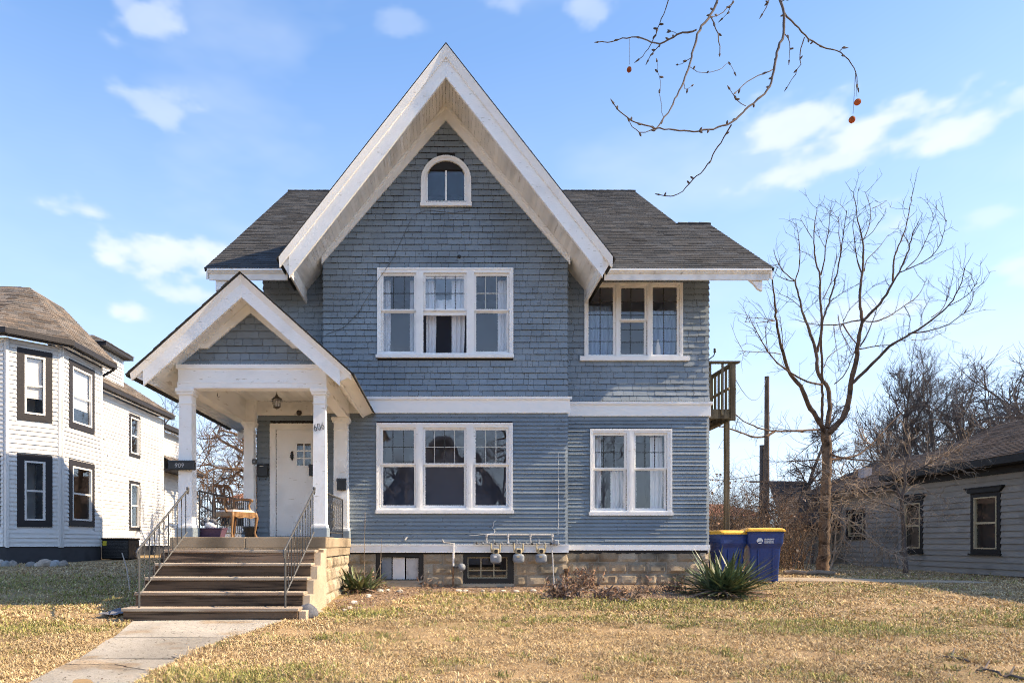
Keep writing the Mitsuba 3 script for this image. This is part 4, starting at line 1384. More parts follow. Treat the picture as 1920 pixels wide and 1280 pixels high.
def stair_rail(label, xb, xt):
    k = thing('stair_railing', label, 'railing')
    yb, yt = 8.95, 10.16
    zb, zt2 = .935, 1.775
    P = lambda t, z: np.array([xb + (xt - xb) * t, yb + (yt - yb) * t, z])
    slope = (zt2 - zb) / (yt - yb)
    mb = MB()
    pts = [P(-.03, zb - .10), P(-.05, zb - .05), P(-.02, zb - .01), P(.0, zb)] + [P(t, zb + (zt2 - zb) * t) for t in np.linspace(.1, 1, 8)] + [P(1.05, zt2 + .03)]
    mb.tube(pts, .0155, 6)
    scroll(mb, P(1.04, zt2 + .0), np.array([0, -1, 0]), .04)
    scroll(mb, P(-.03, zb - .10), np.array([0, 1, 0]), .035)
    mb.tube([P(1.03, zt2 + .03), P(1.03, zt2 + .07)], .022, 6)
    mb.put(k + '__handrail', 'iron_grey', True)
    mb = MB().tube([P(0, .33), P(1.02, .33 + slope * (yt - yb) * 1.0)], .011, 4)
    mb.put(k + '__bottom_rail', 'iron_grey')
    mb = MB().tube([P(0, PF - R_ * 5 - .0), P(0, zb)], .0145, 4)
    mb.put(k + '__post', 'iron')
    for i in range(1, 11):
        t = i / 10.2
        mb = MB()
        twisted(mb, P(t, .33 + (zt2 - zb) * t), P(t, zb + (zt2 - zb) * t - .012), plain=i % 2 == 0)
        mb.put(k + '__baluster', 'iron')


stair_rail('iron stair handrail with twisted balusters below the long black mailbox', -4.02, -3.86)
stair_rail('iron stair handrail with twisted balusters ending at the numbered column', -2.105, -1.97)


def porch_rail(label, p0, p1, ornate):
    k = thing('porch_railing', label, 'railing')
    p0, p1 = np.array(p0, float), np.array(p1, float)
    n = int(np.linalg.norm(p1 - p0) / .115)
    up = np.array([0, 0, 1.0])
    MB().tube([p0 + up * .73, (p0 + p1) / 2 + up * .725, p1 + up * .73], .017, 6).put(k + '__top_rail', 'iron', True)
    MB().tube([p0 + up * .09, p1 + up * .09], .011, 4).put(k + '__bottom_rail', 'iron')
    for i in range(n + 1):
        c = p0 + (p1 - p0) * i / n
        mb = MB()
        twisted(mb, c + up * (.02 if i in (0, n) else .09), c + up * .715, w=.012 if i in (0, n) else .0072, plain=i % 2 == 0)
        mb.put(k + '__baluster', 'iron')
    if ornate:
        mb = MB()
        c = (p0 + p1) / 2
        d = (p1 - p0) / np.linalg.norm(p1 - p0)
        for q in (-1, 1):
            for h in (.25, .42, .58):
                scroll(mb, c + up * h + d * .05 * q, d * q, .06)
        mb.put(k + '__scrollwork', 'iron')


porch_rail('black iron railing along the outer edge of the porch behind the chair', (-3.90, 10.80, PF), (-3.86, 13.40, PF), False)
porch_rail('short iron railing with scrolls between the numbered column and the wall pilaster', (-1.955, 10.80, PF), (-1.955, 12.92, PF), True)


# ------------------------------------------------------------------ mailboxes and small things on the porch
def mailbox(label, cx, y, z0, w, h, d, flap=.02, hooks=False, number=None):
    k = thing('mailbox', label, 'mailbox')
    MB().rbox(cx - w / 2, cx + w / 2, y - d, y, z0, z0 + h * .82, .008).put(k + '__body', 'black')
    mb = MB()
    mb.hexa([[cx - w / 2 - .008, y - d - .014, z0 + h * .72], [cx + w / 2 + .008, y - d - .014, z0 + h * .72], [cx + w / 2 + .008, y - d - .001, z0 + h * .72], [cx - w / 2 - .008, y - d - .001, z0 + h * .72],
             [cx - w / 2 - .008, y - d - .012, z0 + h * .90], [cx + w / 2 + .008, y - d - .012, z0 + h * .90], [cx + w / 2 + .008, y, z0 + h], [cx - w / 2 - .008, y, z0 + h]])
    mb.put(k + '__lid', 'black')
    if hooks:
        mb = MB()
        for s in (-1, 1):
            mb.tube([(cx + s * w * .3, y - .02, z0), (cx + s * w * .3, y - .03, z0 - .06), (cx + s * w * .3, y - .06, z0 - .075), (cx + s * w * .3, y - .075, z0 - .045)], .005, 5)
        mb.put(k + '__hook', 'black')
        MB().box(cx - w * .25, cx + w * .12, y - d - .018, y - d - .0145, z0 + h * .78, z0 + h * .83).put(k + '__name_plate', 'plastic_white')
    if number:
        t = meshkit.text_mesh(number, .062, .004)
        v = np.asarray(t.vertices)
        v = np.stack([v[:, 0] * .9, y - d - .0005 - v[:, 2], v[:, 1]], 1)
        MB().add(v + [cx - w * .26, 0, z0 + .035], t.faces).put(k + '__number', 'pipe_grey')
    return k


mailbox('long black mailbox with white numbers on the outer porch column', X(342, 10.5), 10.548, Z(881, 10.5), .385, .155, .10, number='909')
mailbox('black mailbox with two newspaper hooks on the siding beside the door', X(494.5, WD), WD - .02, Z(894, WD), .21, .25, .09, hooks=True)
mailbox('small square black mailbox on the white pilaster beside the siding', X(641, 12.95), 12.955, Z(919.5, 12.95), .165, .235, .09)
mailbox('dark mailbox half hidden between the door and the white pilaster', -2.62, WD - .02, Z(893, WD), .2, .24, .09)
k = thing('doorbell_box', 'small dark key box on the pilaster left of the door siding', 'key box')
labels[k]['label'] = 'small dark key box with rounded top on the rear porch pilaster'
dx, dz = X(477.5, 13.4), Z(870, 13.4)
MB().rbox(dx - .045, dx + .045, 13.36, 13.418, dz, dz + .10, .012).put(k + '__body', 'iron')
MB().rbox(dx - .022, dx + .022, 13.35, 13.3602, dz + .025, dz + .06, .005).put(k + '__dial', 'meter_grey')
k = thing('wall_plate', 'blank white cover plate on the pilaster above the square mailbox', 'cover plate')
MB().rbox(X(634, 12.95), X(647, 12.95), 12.952, 12.962, Z(885, 12.95), Z(861, 12.95), .003).put(k + '__plate', 'white')
MB().rbox(X(635.5, 12.95), X(645.5, 12.95), 12.949, 12.9525, Z(883, 12.95), Z(863, 12.95), .002).put(k + '__panel', 'white')
k = thing('alarm_bell', 'round black bell on the cream board above the door', 'bell')
MB().lathe([(.001, -.05), (.03, -.048), (.05, -.03), (.056, -.008), (.05, 0)], (X(562, WD), WD - .05, Z(775, WD)), 16, axis=1).put(k + '__dome', 'bronze', True)
MB().lathe([(.001, -.062), (.009, -.06), (.009, -.048)], (X(562, WD), WD - .05, Z(775, WD)), 8, axis=1).put(k + '__screw', 'iron')

# hanging lantern
k = thing('porch_lantern', 'bronze six sided lantern hanging under the porch ceiling', 'lantern')
lx, ly, lz = X(519, 11.8), 11.8, Z(752, 11.8)
MB().tube([(lx, ly, 3.835), (lx, ly, lz + .12)], .006, 5).put(k + '__rod', 'bronze')
MB().lathe([(.0, .05), (.05, .045), (.055, .0), (.0, -.0)], (lx, ly, 3.785), 12).put(k + '__canopy', 'bronze')
MB().lathe([(.004, .12), (.018, .115), (.022, .085), (.05, .07), (.092, .035), (.095, .025), (.0, .03)], (lx, ly, lz), 6).put(k + '__cap', 'bronze')
MB().lathe([(.078, .028), (.054, -.105)], (lx, ly, lz), 6).put(k + '__glass', 'glass')
mb = MB()
for j in range(6):
    a = j * math.pi / 3
    mb.tube([(lx + .08 * math.cos(a), ly + .08 * math.sin(a), lz + .03), (lx + .056 * math.cos(a), ly + .056 * math.sin(a), lz - .105)], .006, 4)
mb.lathe([(.058, -.10), (.062, -.112), (.03, -.125), (.006, -.14), (.001, -.15)], (lx, ly, lz), 6)
mb.put(k + '__frame', 'bronze')
MB().lathe([(.001, .0), (.014, -.01), (.018, -.05), (.012, -.08), (.012, -.10)], (lx, ly, lz), 8).put(k + '__bulb', 'plastic_white', True)
k = single('ceiling_hook', MB().tube([(X(408, 10.9), 10.9, 3.40), (X(408, 10.9), 10.9, 3.35), (X(408, 10.9) + .02, 10.9, 3.33), (X(408, 10.9) + .03, 10.9, 3.35)], .006, 5), 'iron', 'small rusty plant hook under the porch beam near the mailbox column', 'hook')

# carved armchair on the porch
CH = thing('armchair', 'old carved wooden armchair with pierced back standing on the porch', 'chair')
ca = math.radians(-32)
co = np.array([-3.62, 11.72, PF])
def chp(f, s, z):
    """forward, sideways, up."""
    return co + np.array([f * math.cos(ca) - s * math.sin(ca), f * math.sin(ca) + s * math.cos(ca), z])


def chseg(pts, r, m, name, smooth=True, n=8):
    MB().tube([chp(*p) for p in pts], r, n).put(CH + '__' + name, m, smooth)


for s in (-.25, .25):
    chseg([(.22, s, .42), (.245, s * 1.06, .34), (.225, s * 1.04, .2), (.21, s, .08), (.24, s * 1.05, .0)], [.034, .031, .022, .017, .024], 'chair_wood', 'leg')
    chseg([(-.24, s * .86, .44), (-.25, s * .86, .25), (-.30, s * .9, .0)], [.024, .021, .018], 'chair_dark', 'leg')
    chseg([(-.24, s * .86, .40), (-.27, s * .84, .62), (-.31, s * .80, .80), (-.335, s * .72, .88)], [.022, .02, .018, .017], 'chair_wood', 'stile')
    chseg([(-.28, s * .86, .66), (-.1, s * 1.08, .68), (.07, s * 1.1, .665), (.12, s * 1.12, .64)], [.016, .018, .02, .024], 'chair_wood', 'armrest')
    chseg([(.08, s * 1.1, .65), (.04, s * 1.08, .56), (.07, s * 1.06, .48), (.10, s * 1.04, .43)], [.018, .017, .019, .022], 'chair_wood', 'arm_post')
def chbox(f0, f1, s0, s1, z0, z1, m, name):
    c = [chp(*q) for q in ((f0, s0, z0), (f1, s0, z0), (f1, s1, z0), (f0, s1, z0), (f0, s0, z1), (f1, s0, z1), (f1, s1, z1), (f0, s1, z1))]
    MB().hexa(c).put(CH + '__' + name, m)


chbox(.215, .25, -.25, .25, .36, .435, 'chair_wood', 'seat_rail')
chbox(-.26, -.235, -.21, .21, .36, .435, 'chair_wood', 'seat_rail')
for s in (-1, 1):
    c = [chp(-.26, s * .215, .36), chp(.215, s * .25, .36), chp(.215, s * .275, .36), chp(-.26, s * .24, .36), chp(-.26, s * .215, .435), chp(.215, s * .25, .435), chp(.215, s * .275, .435), chp(-.26, s * .24, .435)]
    MB().hexa(c).put(CH + '__seat_rail', 'chair_wood')
    chseg([(.25, s * .22, .36), (.25, s * .13, .335), (.25, 0, .352)], .012, 'chair_wood', 'apron', n=6)
cv = np.array([chp(f, s, z) for f, s, z in [(-.24, -.2, .436), (.23, -.24, .436), (.23, .24, .436), (-.24, .2, .436), (-.2, -.16, .475), (.19, -.2, .475), (.19, .2, .475), (-.2, .16, .475)]])
MB().hexa(cv).put(CH + '__seat_cushion', 'cushion')
chseg([(-.335, -.18, .88), (-.345, -.12, .915), (-.35, 0, .90), (-.345, .12, .915), (-.335, .18, .88)], [.018, .022, .026, .022, .018], 'chair_dark', 'crest_rail')
for s in (-1, 1):
    ring = []
    for q in np.linspace(0, 2 * math.pi, 20):
        z = .74 + .15 * math.sin(q)
        ring.append((-.27 - (z - .62) * .27, s * .09 + .055 * math.cos(q) * (1 + .2 * math.sin(q)), z))
    chseg(ring, .014, 'chair_dark', 'splat_loop', n=6)
    chseg([(-.25, s * .03, .46), (-.265, s * .06, .53), (-.275, s * .03, .60), (-.29, s * .02, .70), (-.33, s * .03, .86)], .014, 'chair_dark', 'splat', n=6)
chseg([(-.245, -.2, .50), (-.247, 0, .49), (-.245, .2, .50)], .016, 'chair_dark', 'back_rail')
chseg([(-.30, -.03, .74), (-.305, 0, .78), (-.30, .03, .74), (-.29, 0, .68), (-.30, -.03, .74)], .014, 'chair_dark', 'splat_rosette', n=6)

# purple tub with a white figure in it, black pot
k = thing('plastic_tub', 'low purple plastic tub on the porch floor beside the chair', 'tub')
tx, ty = X(398, 11.0), 11.0
mb = MB()
mb.hexa([[tx - .16, ty - .12, PF], [tx + .16, ty - .12, PF], [tx + .16, ty + .12, PF], [tx - .16, ty + .12, PF], [tx - .19, ty - .15, PF + .125], [tx + .19, ty - .15, PF + .125], [tx + .19, ty + .15, PF + .125], [tx - .19, ty + .15, PF + .125]])
mb.put(k + '__body', 'purple')
MB().rbox(tx - .205, tx + .205, ty - .165, ty + .165, PF + .126, PF + .15, .008).put(k + '__rim', 'purple')
k = thing('garden_figure', 'small white and grey lying garden figure on the purple tub', 'figurine')
MB().mesh(trimesh.creation.icosphere(2).apply_scale([.10, .07, .065]).apply_translation([tx - .02, ty - .02, PF + .195])).put(k + '__body', 'plastic_white', True)
MB().mesh(trimesh.creation.icosphere(2).apply_scale([.045, .045, .05]).apply_translation([tx - .065, ty - .03, PF + .275])).put(k + '__head', 'meter_grey', True)
for dx_, dz_, rr in ((.06, .07, .04), (.02, .085, .03), (.09, .04, .03), (-.12, .03, .04)):
    MB().mesh(trimesh.creation.icosphere(1).apply_scale(rr).apply_translation([tx - .02 + dx_, ty - .04, PF + .19 + dz_])).put(k + '__spot', 'slate_rock', True)
k = thing('flower_pot', 'black plastic flower pot at the foot of the rear pilaster', 'pot')
fx, fy = X(470, 12.9), 12.9
MB().lathe([(.0, 0), (.10, 0), (.13, .19), (.145, .19), (.145, .22), (.12, .22), (.11, .19), (.0, .18)], (fx, fy, PF), 18).put(k + '__body', 'black', False)
MB().lathe([(.147, .185), (.152, .19), (.152, .222), (.147, .226)], (fx, fy, PF), 18).put(k + '__rim', 'black', False)

# ------------------------------------------------------------------ gas meters and pipes on the bay
def c800(x, y):
    return X(800 + x / 6.857, FD), Z(960 + y / 6.857, FD)


GM = thing('gas_pipe', 'grey gas manifold pipe running along the foot of the siding above the meters', 'pipe')
yp = FD - .10
x0, z0 = c800(755, 292)
x1, z1 = c800(1610, 292)
MB().tube([(x0, yp, z0), (x1, yp, z1)], .016, 8).put(GM + '__header', 'pipe_grey', True)
for q in (765, 1040, 1325, 1605):
    a, b = c800(q, 285)
    a2, b2 = c800(q, 410)
    mb = MB().tube([(a, yp - .002, b + .012), (a, yp - .002, b2)], .0155, 8)
    mb.lathe([(.024, -.02), (.024, .02)], (a, yp - .002, b2 + .03), 8)
    mb.lathe([(.024, -.02), (.024, .02)], (a, yp - .002, b - .03), 8)
    mb.put(GM + '__riser', 'pipe_grey', True)
xa, za = c800(600, 400)
xb, zb = c800(1700, 405)
MB().tube([(xa, yp - .03, za), (xb, yp - .03, zb)], .014, 8).put(GM + '__service_pipe', 'meter_grey', True)
for q in range(14):
    a = xa + (xb - xa) * (q + .5) / 14
    MB().lathe([(.018, -.02), (.024, -.012), (.024, .012), (.018, .02)], (a, yp - .03, za + (zb - za) * (q + .5) / 14), 8, axis=0).put(GM + '__fitting', 'meter_grey' if q % 3 else 'iron')
xa, za = c800(215, 385)
xb, zb = c800(345, 385)
mb = MB().tube([(xa - .02, yp, za + .05), (xa, yp, za), (xa + .03, yp, za - .01), (xb, yp, zb - .03)], .013, 8)
mb.put(GM + '__branch', 'pipe_grey', True)
x_, z_ = c800(1650, 395)
MB().rbox(x_ - .05, x_ + .05, yp - .08, yp + .05, z_ - .045, z_ + .06, .02).put(GM + '__regulator', 'meter_grey')
MB().tube([(c800(1600, 440)[0], yp, c800(0, 440)[1]), (c800(1607, 560)[0], yp - .01, c800(0, 560)[1]), (c800(1612, 700)[0], yp - .02, c800(0, 700)[1]), (c800(1625, 985)[0], yp - .05, c800(0, 990)[1])], .012, 7).put(GM + '__down_pipe', 'pipe_grey', True)
for j, (q, txt) in enumerate(((880, 'gas meter nearest the grey vent pipe, a white sticker on its front'), (1170, 'middle gas meter of the three under the pipe'), (1455, 'gas meter nearest the rusty capped pipe, farthest of three from the porch'))):
    k = thing('gas_meter', txt, 'gas meter', 'grey gas meters under the manifold pipe')
    cx = c800(q, 0)[0]
    zt_, zb_ = c800(0, 530)[1], c800(0, 655)[1]
    m = trimesh.creation.icosphere(3)
    v = np.sign(m.vertices) * np.abs(m.vertices) ** .6
    v = v / np.abs(v).max(0)
    m.vertices = v * [.108, .085, (zt_ - zb_) / 2] + [cx, yp - .06, (zt_ + zb_) / 2]
    MB().mesh(m).put(k + '__body', 'meter_grey', True)
    MB().rbox(cx - .062, cx + .062, yp - .12, yp + .01, zt_ - .01, zt_ + .10, .02).put(k + '__index_housing', 'meter_tan')
    MB().lathe([(.0, -.01), (.033, -.01), (.036, 0)], (cx, yp - .12, zt_ + .045), 14, axis=1).put(k + '__dial', 'black')
    MB().rbox(cx - .045, cx + .01, yp - .152, yp - .1455, (zt_ + zb_) / 2 + .015, (zt_ + zb_) / 2 + .05, .002).put(k + '__tag', 'meter_tan' if j else 'plastic_white')
    for s in (-1, 1):
        pz = c800(0, 400)[1]
        MB().tube([(cx + s * .07, yp - .05, zt_ + .03), (cx + s * .085, yp - .05, zt_ + .10), (cx + s * .085, yp - .04, pz)], [.018, .018, .015], 8).put(k + '__swivel', 'meter_tan', True)
    MB().rbox(cx - .055, cx - .02, yp - .04, yp + .02, zt_ + .19, zt_ + .27, .01).put(k + '__valve', 'meter_grey')
    MB().rbox(cx - .03, cx + .05, yp - .035, yp - .015, zt_ + .19, zt_ + .205, .004).put(k + '__lever', 'iron')
k = thing('vent_pipe', 'pale vertical gas riser with a round grey regulator near the basement window', 'pipe')
a, b = c800(343, 395)
a2, b2 = c800(338, 960)
MB().tube([(a, FD - .09, b), (a, FD - .09, c800(0, 690)[1])], .019, 8).put(k + '__upper_pipe', 'plastic_white', True)
MB().tube([(a, FD - .09, c800(0, 690)[1]), (a2, FD - .09, b2)], .017, 8).put(k + '__lower_pipe', 'rust', True)
c, e = c800(448, 705)
MB().lathe([(.001, -.07), (.05, -.065), (.062, -.03), (.062, .0), (.075, .005), (.075, .02), (.05, .03), (.03, .05), (.0, .055)], (c, FD - .13, e), 18, axis=1).put(k + '__regulator', 'meter_grey', True)
MB().tube([(a, FD - .1, e + .005), (c, FD - .12, e + .005)], .022, 8).put(k + '__elbow', 'iron', True)
MB().tube([(c - .01, FD - .13, e - .04), (c - .01, FD - .15, e - .085)], .016, 8).put(k + '__vent', 'pipe_grey', True)
k = thing('capped_pipe', 'short rusty capped pipe standing at the inner corner of the foundation', 'pipe')
a, b = c800(1800, 900)
zt_ = c800(0, 745)[1]
MB().tube([(a, FD - .02, .1), (a, FD - .02, zt_)], .033, 10).put(k + '__stem', 'rust', True)
MB().lathe([(.0, .035), (.044, .035), (.046, 0), (.046, -.03), (.034, -.035)], (a, FD - .02, zt_), 10).put(k + '__cap', 'rust')
# little taps, vents and cords on the wall
single('wall_tap', MB().tube([(X(763, FD), FD - .02, Z(1007.5, FD)), (X(763, FD), FD - .09, Z(1007.5, FD)), (X(760, FD), FD - .11, Z(1012, FD))], .017, 7), 'pipe_grey', 'small grey tap on the siding low between window and basement', 'tap')
single('looped_wire', MB().tube([(X(930, FD), FD - .03, Z(975.5, FD)), (X(926, FD), FD - .035, Z(978, FD)), (X(923.5, FD), FD - .035, Z(990, FD)), (X(928, FD), FD - .035, Z(995, FD)), (X(926, FD), FD - .035, Z(1000, FD)), (X(880, FD), FD - .03, Z(1004, FD))], .005, 5), 'trim', 'thin pale looped cord on the siding above the gas meters', 'cord', None, True)
single('wall_vent', MB().lathe([(.0, -.03), (.02, -.03), (.032, -.015), (.032, .0)], (X(861, FD), FD - .015, Z(482, FD)), 12, axis=1), 'black', 'small round black hole cap in the shingles above the upper triple window', 'vent')
single('service_cable', MB().tube([(X(772, FD), FD - .03, Z(410, FD)), (X(765, FD), FD - .03, Z(425, FD)), (X(735, FD), FD - .03, Z(490, FD)), (X(705, FD), FD - .085, Z(535, FD)), (X(672, FD), FD - .03, Z(588, FD)), (X(645, FD), FD - .03, Z(615, FD)), (X(612, FD), FD - .03, Z(628, FD))], .0045, 5), 'iron_grey', 'thin dark cable slanting down over the shingles beside the upper window', 'cable', None, True)
single('service_cable', MB().tube([(X(778, FD), FD - .03, Z(404, FD)), (X(800, FD), FD - .03, Z(396, FD)), (X(850, FD), FD - .03, Z(401, FD)), (X(880, FD), FD - .03, Z(396, FD))], .004, 5), 'iron_grey', 'thin loose cable sagging under the arched attic window', 'cable', None, True)
single('downspout_wire', MB().tube([(X(1047, FD), FD - .025, Z(850, FD)), (X(1046, FD), FD - .025, Z(1003, FD))], .005, 5), 'trim', 'thin pale wire running straight down the siding at the bay corner', 'wire')
k = thing('wire_bracket', 'dark insulator bracket sticking out of the upper wall corner above the deck', 'bracket')
MB().tube([(5.26, WD - .02, 4.68), (5.34, WD - .06, 4.74), (5.36, WD - .06, 4.80)], .011, 6).put(k + '__arm', 'iron', True)
MB().lathe([(.0, .09), (.02, .085), (.026, .05), (.018, .03), (.03, .01), (.0, 0)], (5.36, WD - .06, 4.80), 8).put(k + '__insulator', 'bronze', True)

# curtains and blinds behind the panes
for a, b, s, t in ((475, 520, 'white curtain at the porch-side jamb of the upper triple window', 0), (670, 704, 'white curtain next to the first mullion of the upper triple window, porch side', 0), (795, 862, 'narrow white curtain beside the raised middle sash, toward the porch', .06), (988, 1082, 'broad white curtain beside the raised middle sash, toward the wing', -.02), (1340, 1402, 'white curtain at the wing-side jamb of the upper triple window', 0)):
    curtain(bay, FD, 600 + a / 4, 600 + b / 4, 480 + 150 / 4, 480 + 716 / 4, s, folds=3, flare=t)
curtain(bay, FD, 600 + 795 / 4, 600 + 1080 / 4, 480 + 290 / 4, 480 + 410 / 4, 'white cafe curtain hung across the middle light of the upper window', folds=6, n=-.30)
curtain(wing_r, WD, c8(436), c8(512), 780 + 340 / 3.367, 780 + 580 / 3.367, 'grey white curtain in the pane of the lower wing window nearer the gas meters', folds=3)
curtain(wing_r, WD, c8(690), c8(765), 780 + 122 / 3.367, 780 + 580 / 3.367, 'grey white curtain in the pane of the lower wing window nearer the bins', folds=3)
curtain(wing_r, WD, c8(580), c8(600), 780 + 340 / 3.367, 780 + 580 / 3.367, 'narrow white curtain edge beside the middle post of the lower wing window', folds=1)
curtain(wing_r, WD, c8(323), c8(372), 780 + 122 / 3.367, 780 + 580 / 3.367, 'white curtain at the window edge nearest the gas meters in the lower wing', folds=2)
curtain(wing_r, WD, c7(335), c7(520), 480 + 345 / 4, 480 + 740 / 4, 'blue cloth hung behind the upper wing casement nearest the gable', 'curtain_blue', folds=5)
curtain(wing_r, WD, c7(818), c7(1000), 480 + 380 / 4, 480 + 738 / 4, 'blue cloth hung behind the upper wing casement nearest the deck', 'curtain_blue', folds=5)
single('bottle', MB().lathe([(.0, .33), (.025, .33), (.03, .25), (.055, .18), (.06, 0), (.0, 0)], (X(1239, WD), WD + .20, Z(663, WD)), 12), 'plastic_white', 'white bottle on the sill inside the upper wing casement nearest the deck', 'bottle', None, True)
single('bed_linen', MB().mesh(trimesh.creation.icosphere(2).apply_scale([.45, .25, .10]).apply_translation([X(830, FD), FD + .75, Z(653, FD)])), 'cushion', 'pale bedding seen through the raised middle sash of the upper window', 'bedding', None, True)
# ------------------------------------------------------------------ the white house next door
N = thing('white_house', 'white clapboard two storey house with dark window trim and brown hipped roof', 'house')
BXN, NY = -12.28, 21.79                         # outer face of its side bay and that face's near corner
q45 = 1.08
WF = Frame((-18.7, NY - q45), (BXN - q45, NY - q45))
W1 = Frame((BXN - q45, NY - q45), (BXN, NY))
W2 = Frame((BXN, NY), (BXN, 24.34))
W3 = Frame((-13.10, 24.9), (-13.10, 31.62))
W5 = Frame((-13.57, 31.9), (-13.57, 35.6))
NZ0, NZ1, EV = .91, 7.25, 7.35


def plain_window(prefix, fr, o, m_trim, trim, depth=.0, m_sash='vinyl', rail=.5, name='window', hood=False, room=True):
    """A double-hung window with a flat trim of its own colour; o = outer edge of the trim (s0, s1, z0, z1)."""
    F = lambda s, d, z: fr(s, d, z)
    pg = sbox(o[0], o[2], o[1], o[3]).difference(sbox(o[0] + trim, o[2] + trim, o[1] - trim, o[3] - trim))
    k = MB().poly(pg, F, -.02, .034).put(prefix + '__' + name, m_trim)
    a, b, c, e = o[0] + trim, o[1] - trim, o[2] + trim, o[3] - trim
    f = .055 if m_sash == 'vinyl' else .035
    MB().poly(sbox(a, c, b, e).difference(sbox(a + f, c + f, b - f, e - f)), F, -.04, .044).put(k + '__frame', m_sash)
    zm = c + (e - c) * rail
    mb = MB()
    fbox(mb, fr, a + f, b - f, -.03, .01, zm - .028, zm + .028)
    mb.put(k + '__rail', m_sash)
    for z0_, z1_, n in ((c + f, zm - .0281, -.02), (zm + .0281, e - f, -.005)):
        mb = MB()
        mb.add(fr([a + f, b - f, b - f, a + f], n, [z0_, z0_, z1_, z1_]), [[0, 1, 2, 3]])
        mb.put(k + '__pane', 'glass')
    if room:
        mb = MB()
        fbox(mb, fr, a, b, -1.2, -1.18, c, e)
        for s0, s1, z0_, z1_ in ((a - .02, a, c, e), (b, b + .02, c, e), (a, b, c - .02, c), (a, b, e, e + .02)):
            fbox(mb, fr, s0, s1, -1.2, -.05, z0_, z1_)
        mb.put(k + '__room', 'dark_room')
    return k


def on_wall(fr, x, u0, u1, v0, v1):
    """Rectangle on a wall that runs away from the street at x: (s0, s1, z0, z1), heights read at the middle."""
    ya, yb = x * FL / (u0 - U0), x * FL / (u1 - U0)
    ym = (ya + yb) / 2
    sa, sb = abs(ya - fr.p[1]), abs(yb - fr.p[1])
    return min(sa, sb), max(sa, sb), Z(v1, ym), Z(v0, ym)


w1a = (.30, 1.27, 4.81, 7.02)
w1b = (.30, 1.27, 1.52, 3.76)
w2a = on_wall(W2, BXN, 128, 176, 684, 808)
w2b = on_wall(W2, BXN, 128, 176, 866, 987)
w3a = on_wall(W3, -13.10, 241, 262, 778, 857)
w3b = on_wall(W3, -13.10, 241, 262, 902, 994)
w5a = on_wall(W5, -13.57, 294, 306, 823, 888)
w5b = on_wall(W5, -13.57, 294, 307, 913, 985)
wfb, wfa = (3.15, 5.20, 1.52, 3.76), (3.6, 5.0, 4.81, 7.02)
for fr, hs, z1, nm in ((WF, [wfb, wfa], NZ1, 'front_wall'), (W1, [w1a, w1b], NZ1, 'bay_wall'), (W2, [w2a, w2b], NZ1, 'bay_wall'), (W3, [w3a, w3b], 6.75, 'side_wall'), (W5, [w5a, w5b], 6.4, 'rear_wall')):
    wk = wall_sheet(N + '__' + nm, fr, sbox(.001, NZ0, fr.L - .001, z1), [(a + .05, b - .05, c + .05, d - .05) for a, b, c, d in hs], 'vinyl')
    lap_siding(wk, fr, .065, fr.L - .065, NZ0, z1, .137, hs, 'vinyl', tb=.032, tt=.003, piece=nm != 'rear_wall')
for fr, o in ((W1, w1a), (W1, w1b), (W2, w2a), (W2, w2b), (W3, w3a), (W3, w3b), (W5, w5a), (W5, w5b), (WF, wfb), (WF, wfa)):
    plain_window(N, fr, o, 'charcoal', .20 if fr in (W1, W2, WF) else .13)
for fr, o, lab in ((W1, w1a, 'pale blind in the upper window of the white house corner face'), (W2, w2a, 'pale blind in the upper side bay window of the white house')):
    mb = MB()
    fbox(mb, fr, o[0] + .27, o[1] - .27, -.10, -.09, o[2] + (o[3] - o[2]) * .32, o[3] - .27)
    single('window_blind', mb, 'plastic_white', lab, 'blind')
for fr in (W1, W2, W3, W5):
    for s in ((0, .085), (fr.L - .085, fr.L)):
        mb = MB()
        fbox(mb, fr, s[0], s[1], -.002, .046, NZ0 - .03, NZ1 - .001 if fr in (W1, W2) else (6.72 if fr is W3 else 6.38))
        mb.put(N + '__corner_board', 'vinyl')
for fr, z1 in ((WF, EV), (W1, EV), (W2, EV), (W3, 6.87), (W5, 6.5)):
    mb = MB()
    e = .32
    fbox(mb, fr, -.1 if fr is not W3 else .0, fr.L + .27, .05, e, z1 - .075, z1 - .056)
    mb.put(N + '__eave_soffit', 'vinyl')
    mb = MB()
    fbox(mb, fr, -.1, fr.L + .27, e, e + .12, z1 - .07, z1 + .095)
    fbox(mb, fr, -.1, fr.L + .27, e - .02, e - .001, z1 - .12, z1 + .09)
    mb.put(N + '__gutter', 'charcoal')
    mb = MB()
    fbox(mb, fr, 0, fr.L, -.2, -.001, .1, NZ0 - .001)
    mb.put(N + '__foundation', 'charcoal_block')
mb = MB()
fbox(mb, W3, .06, .14, .05, .12, 1.6, 4.1)
mb.put(N + '__downspout', 'charcoal')


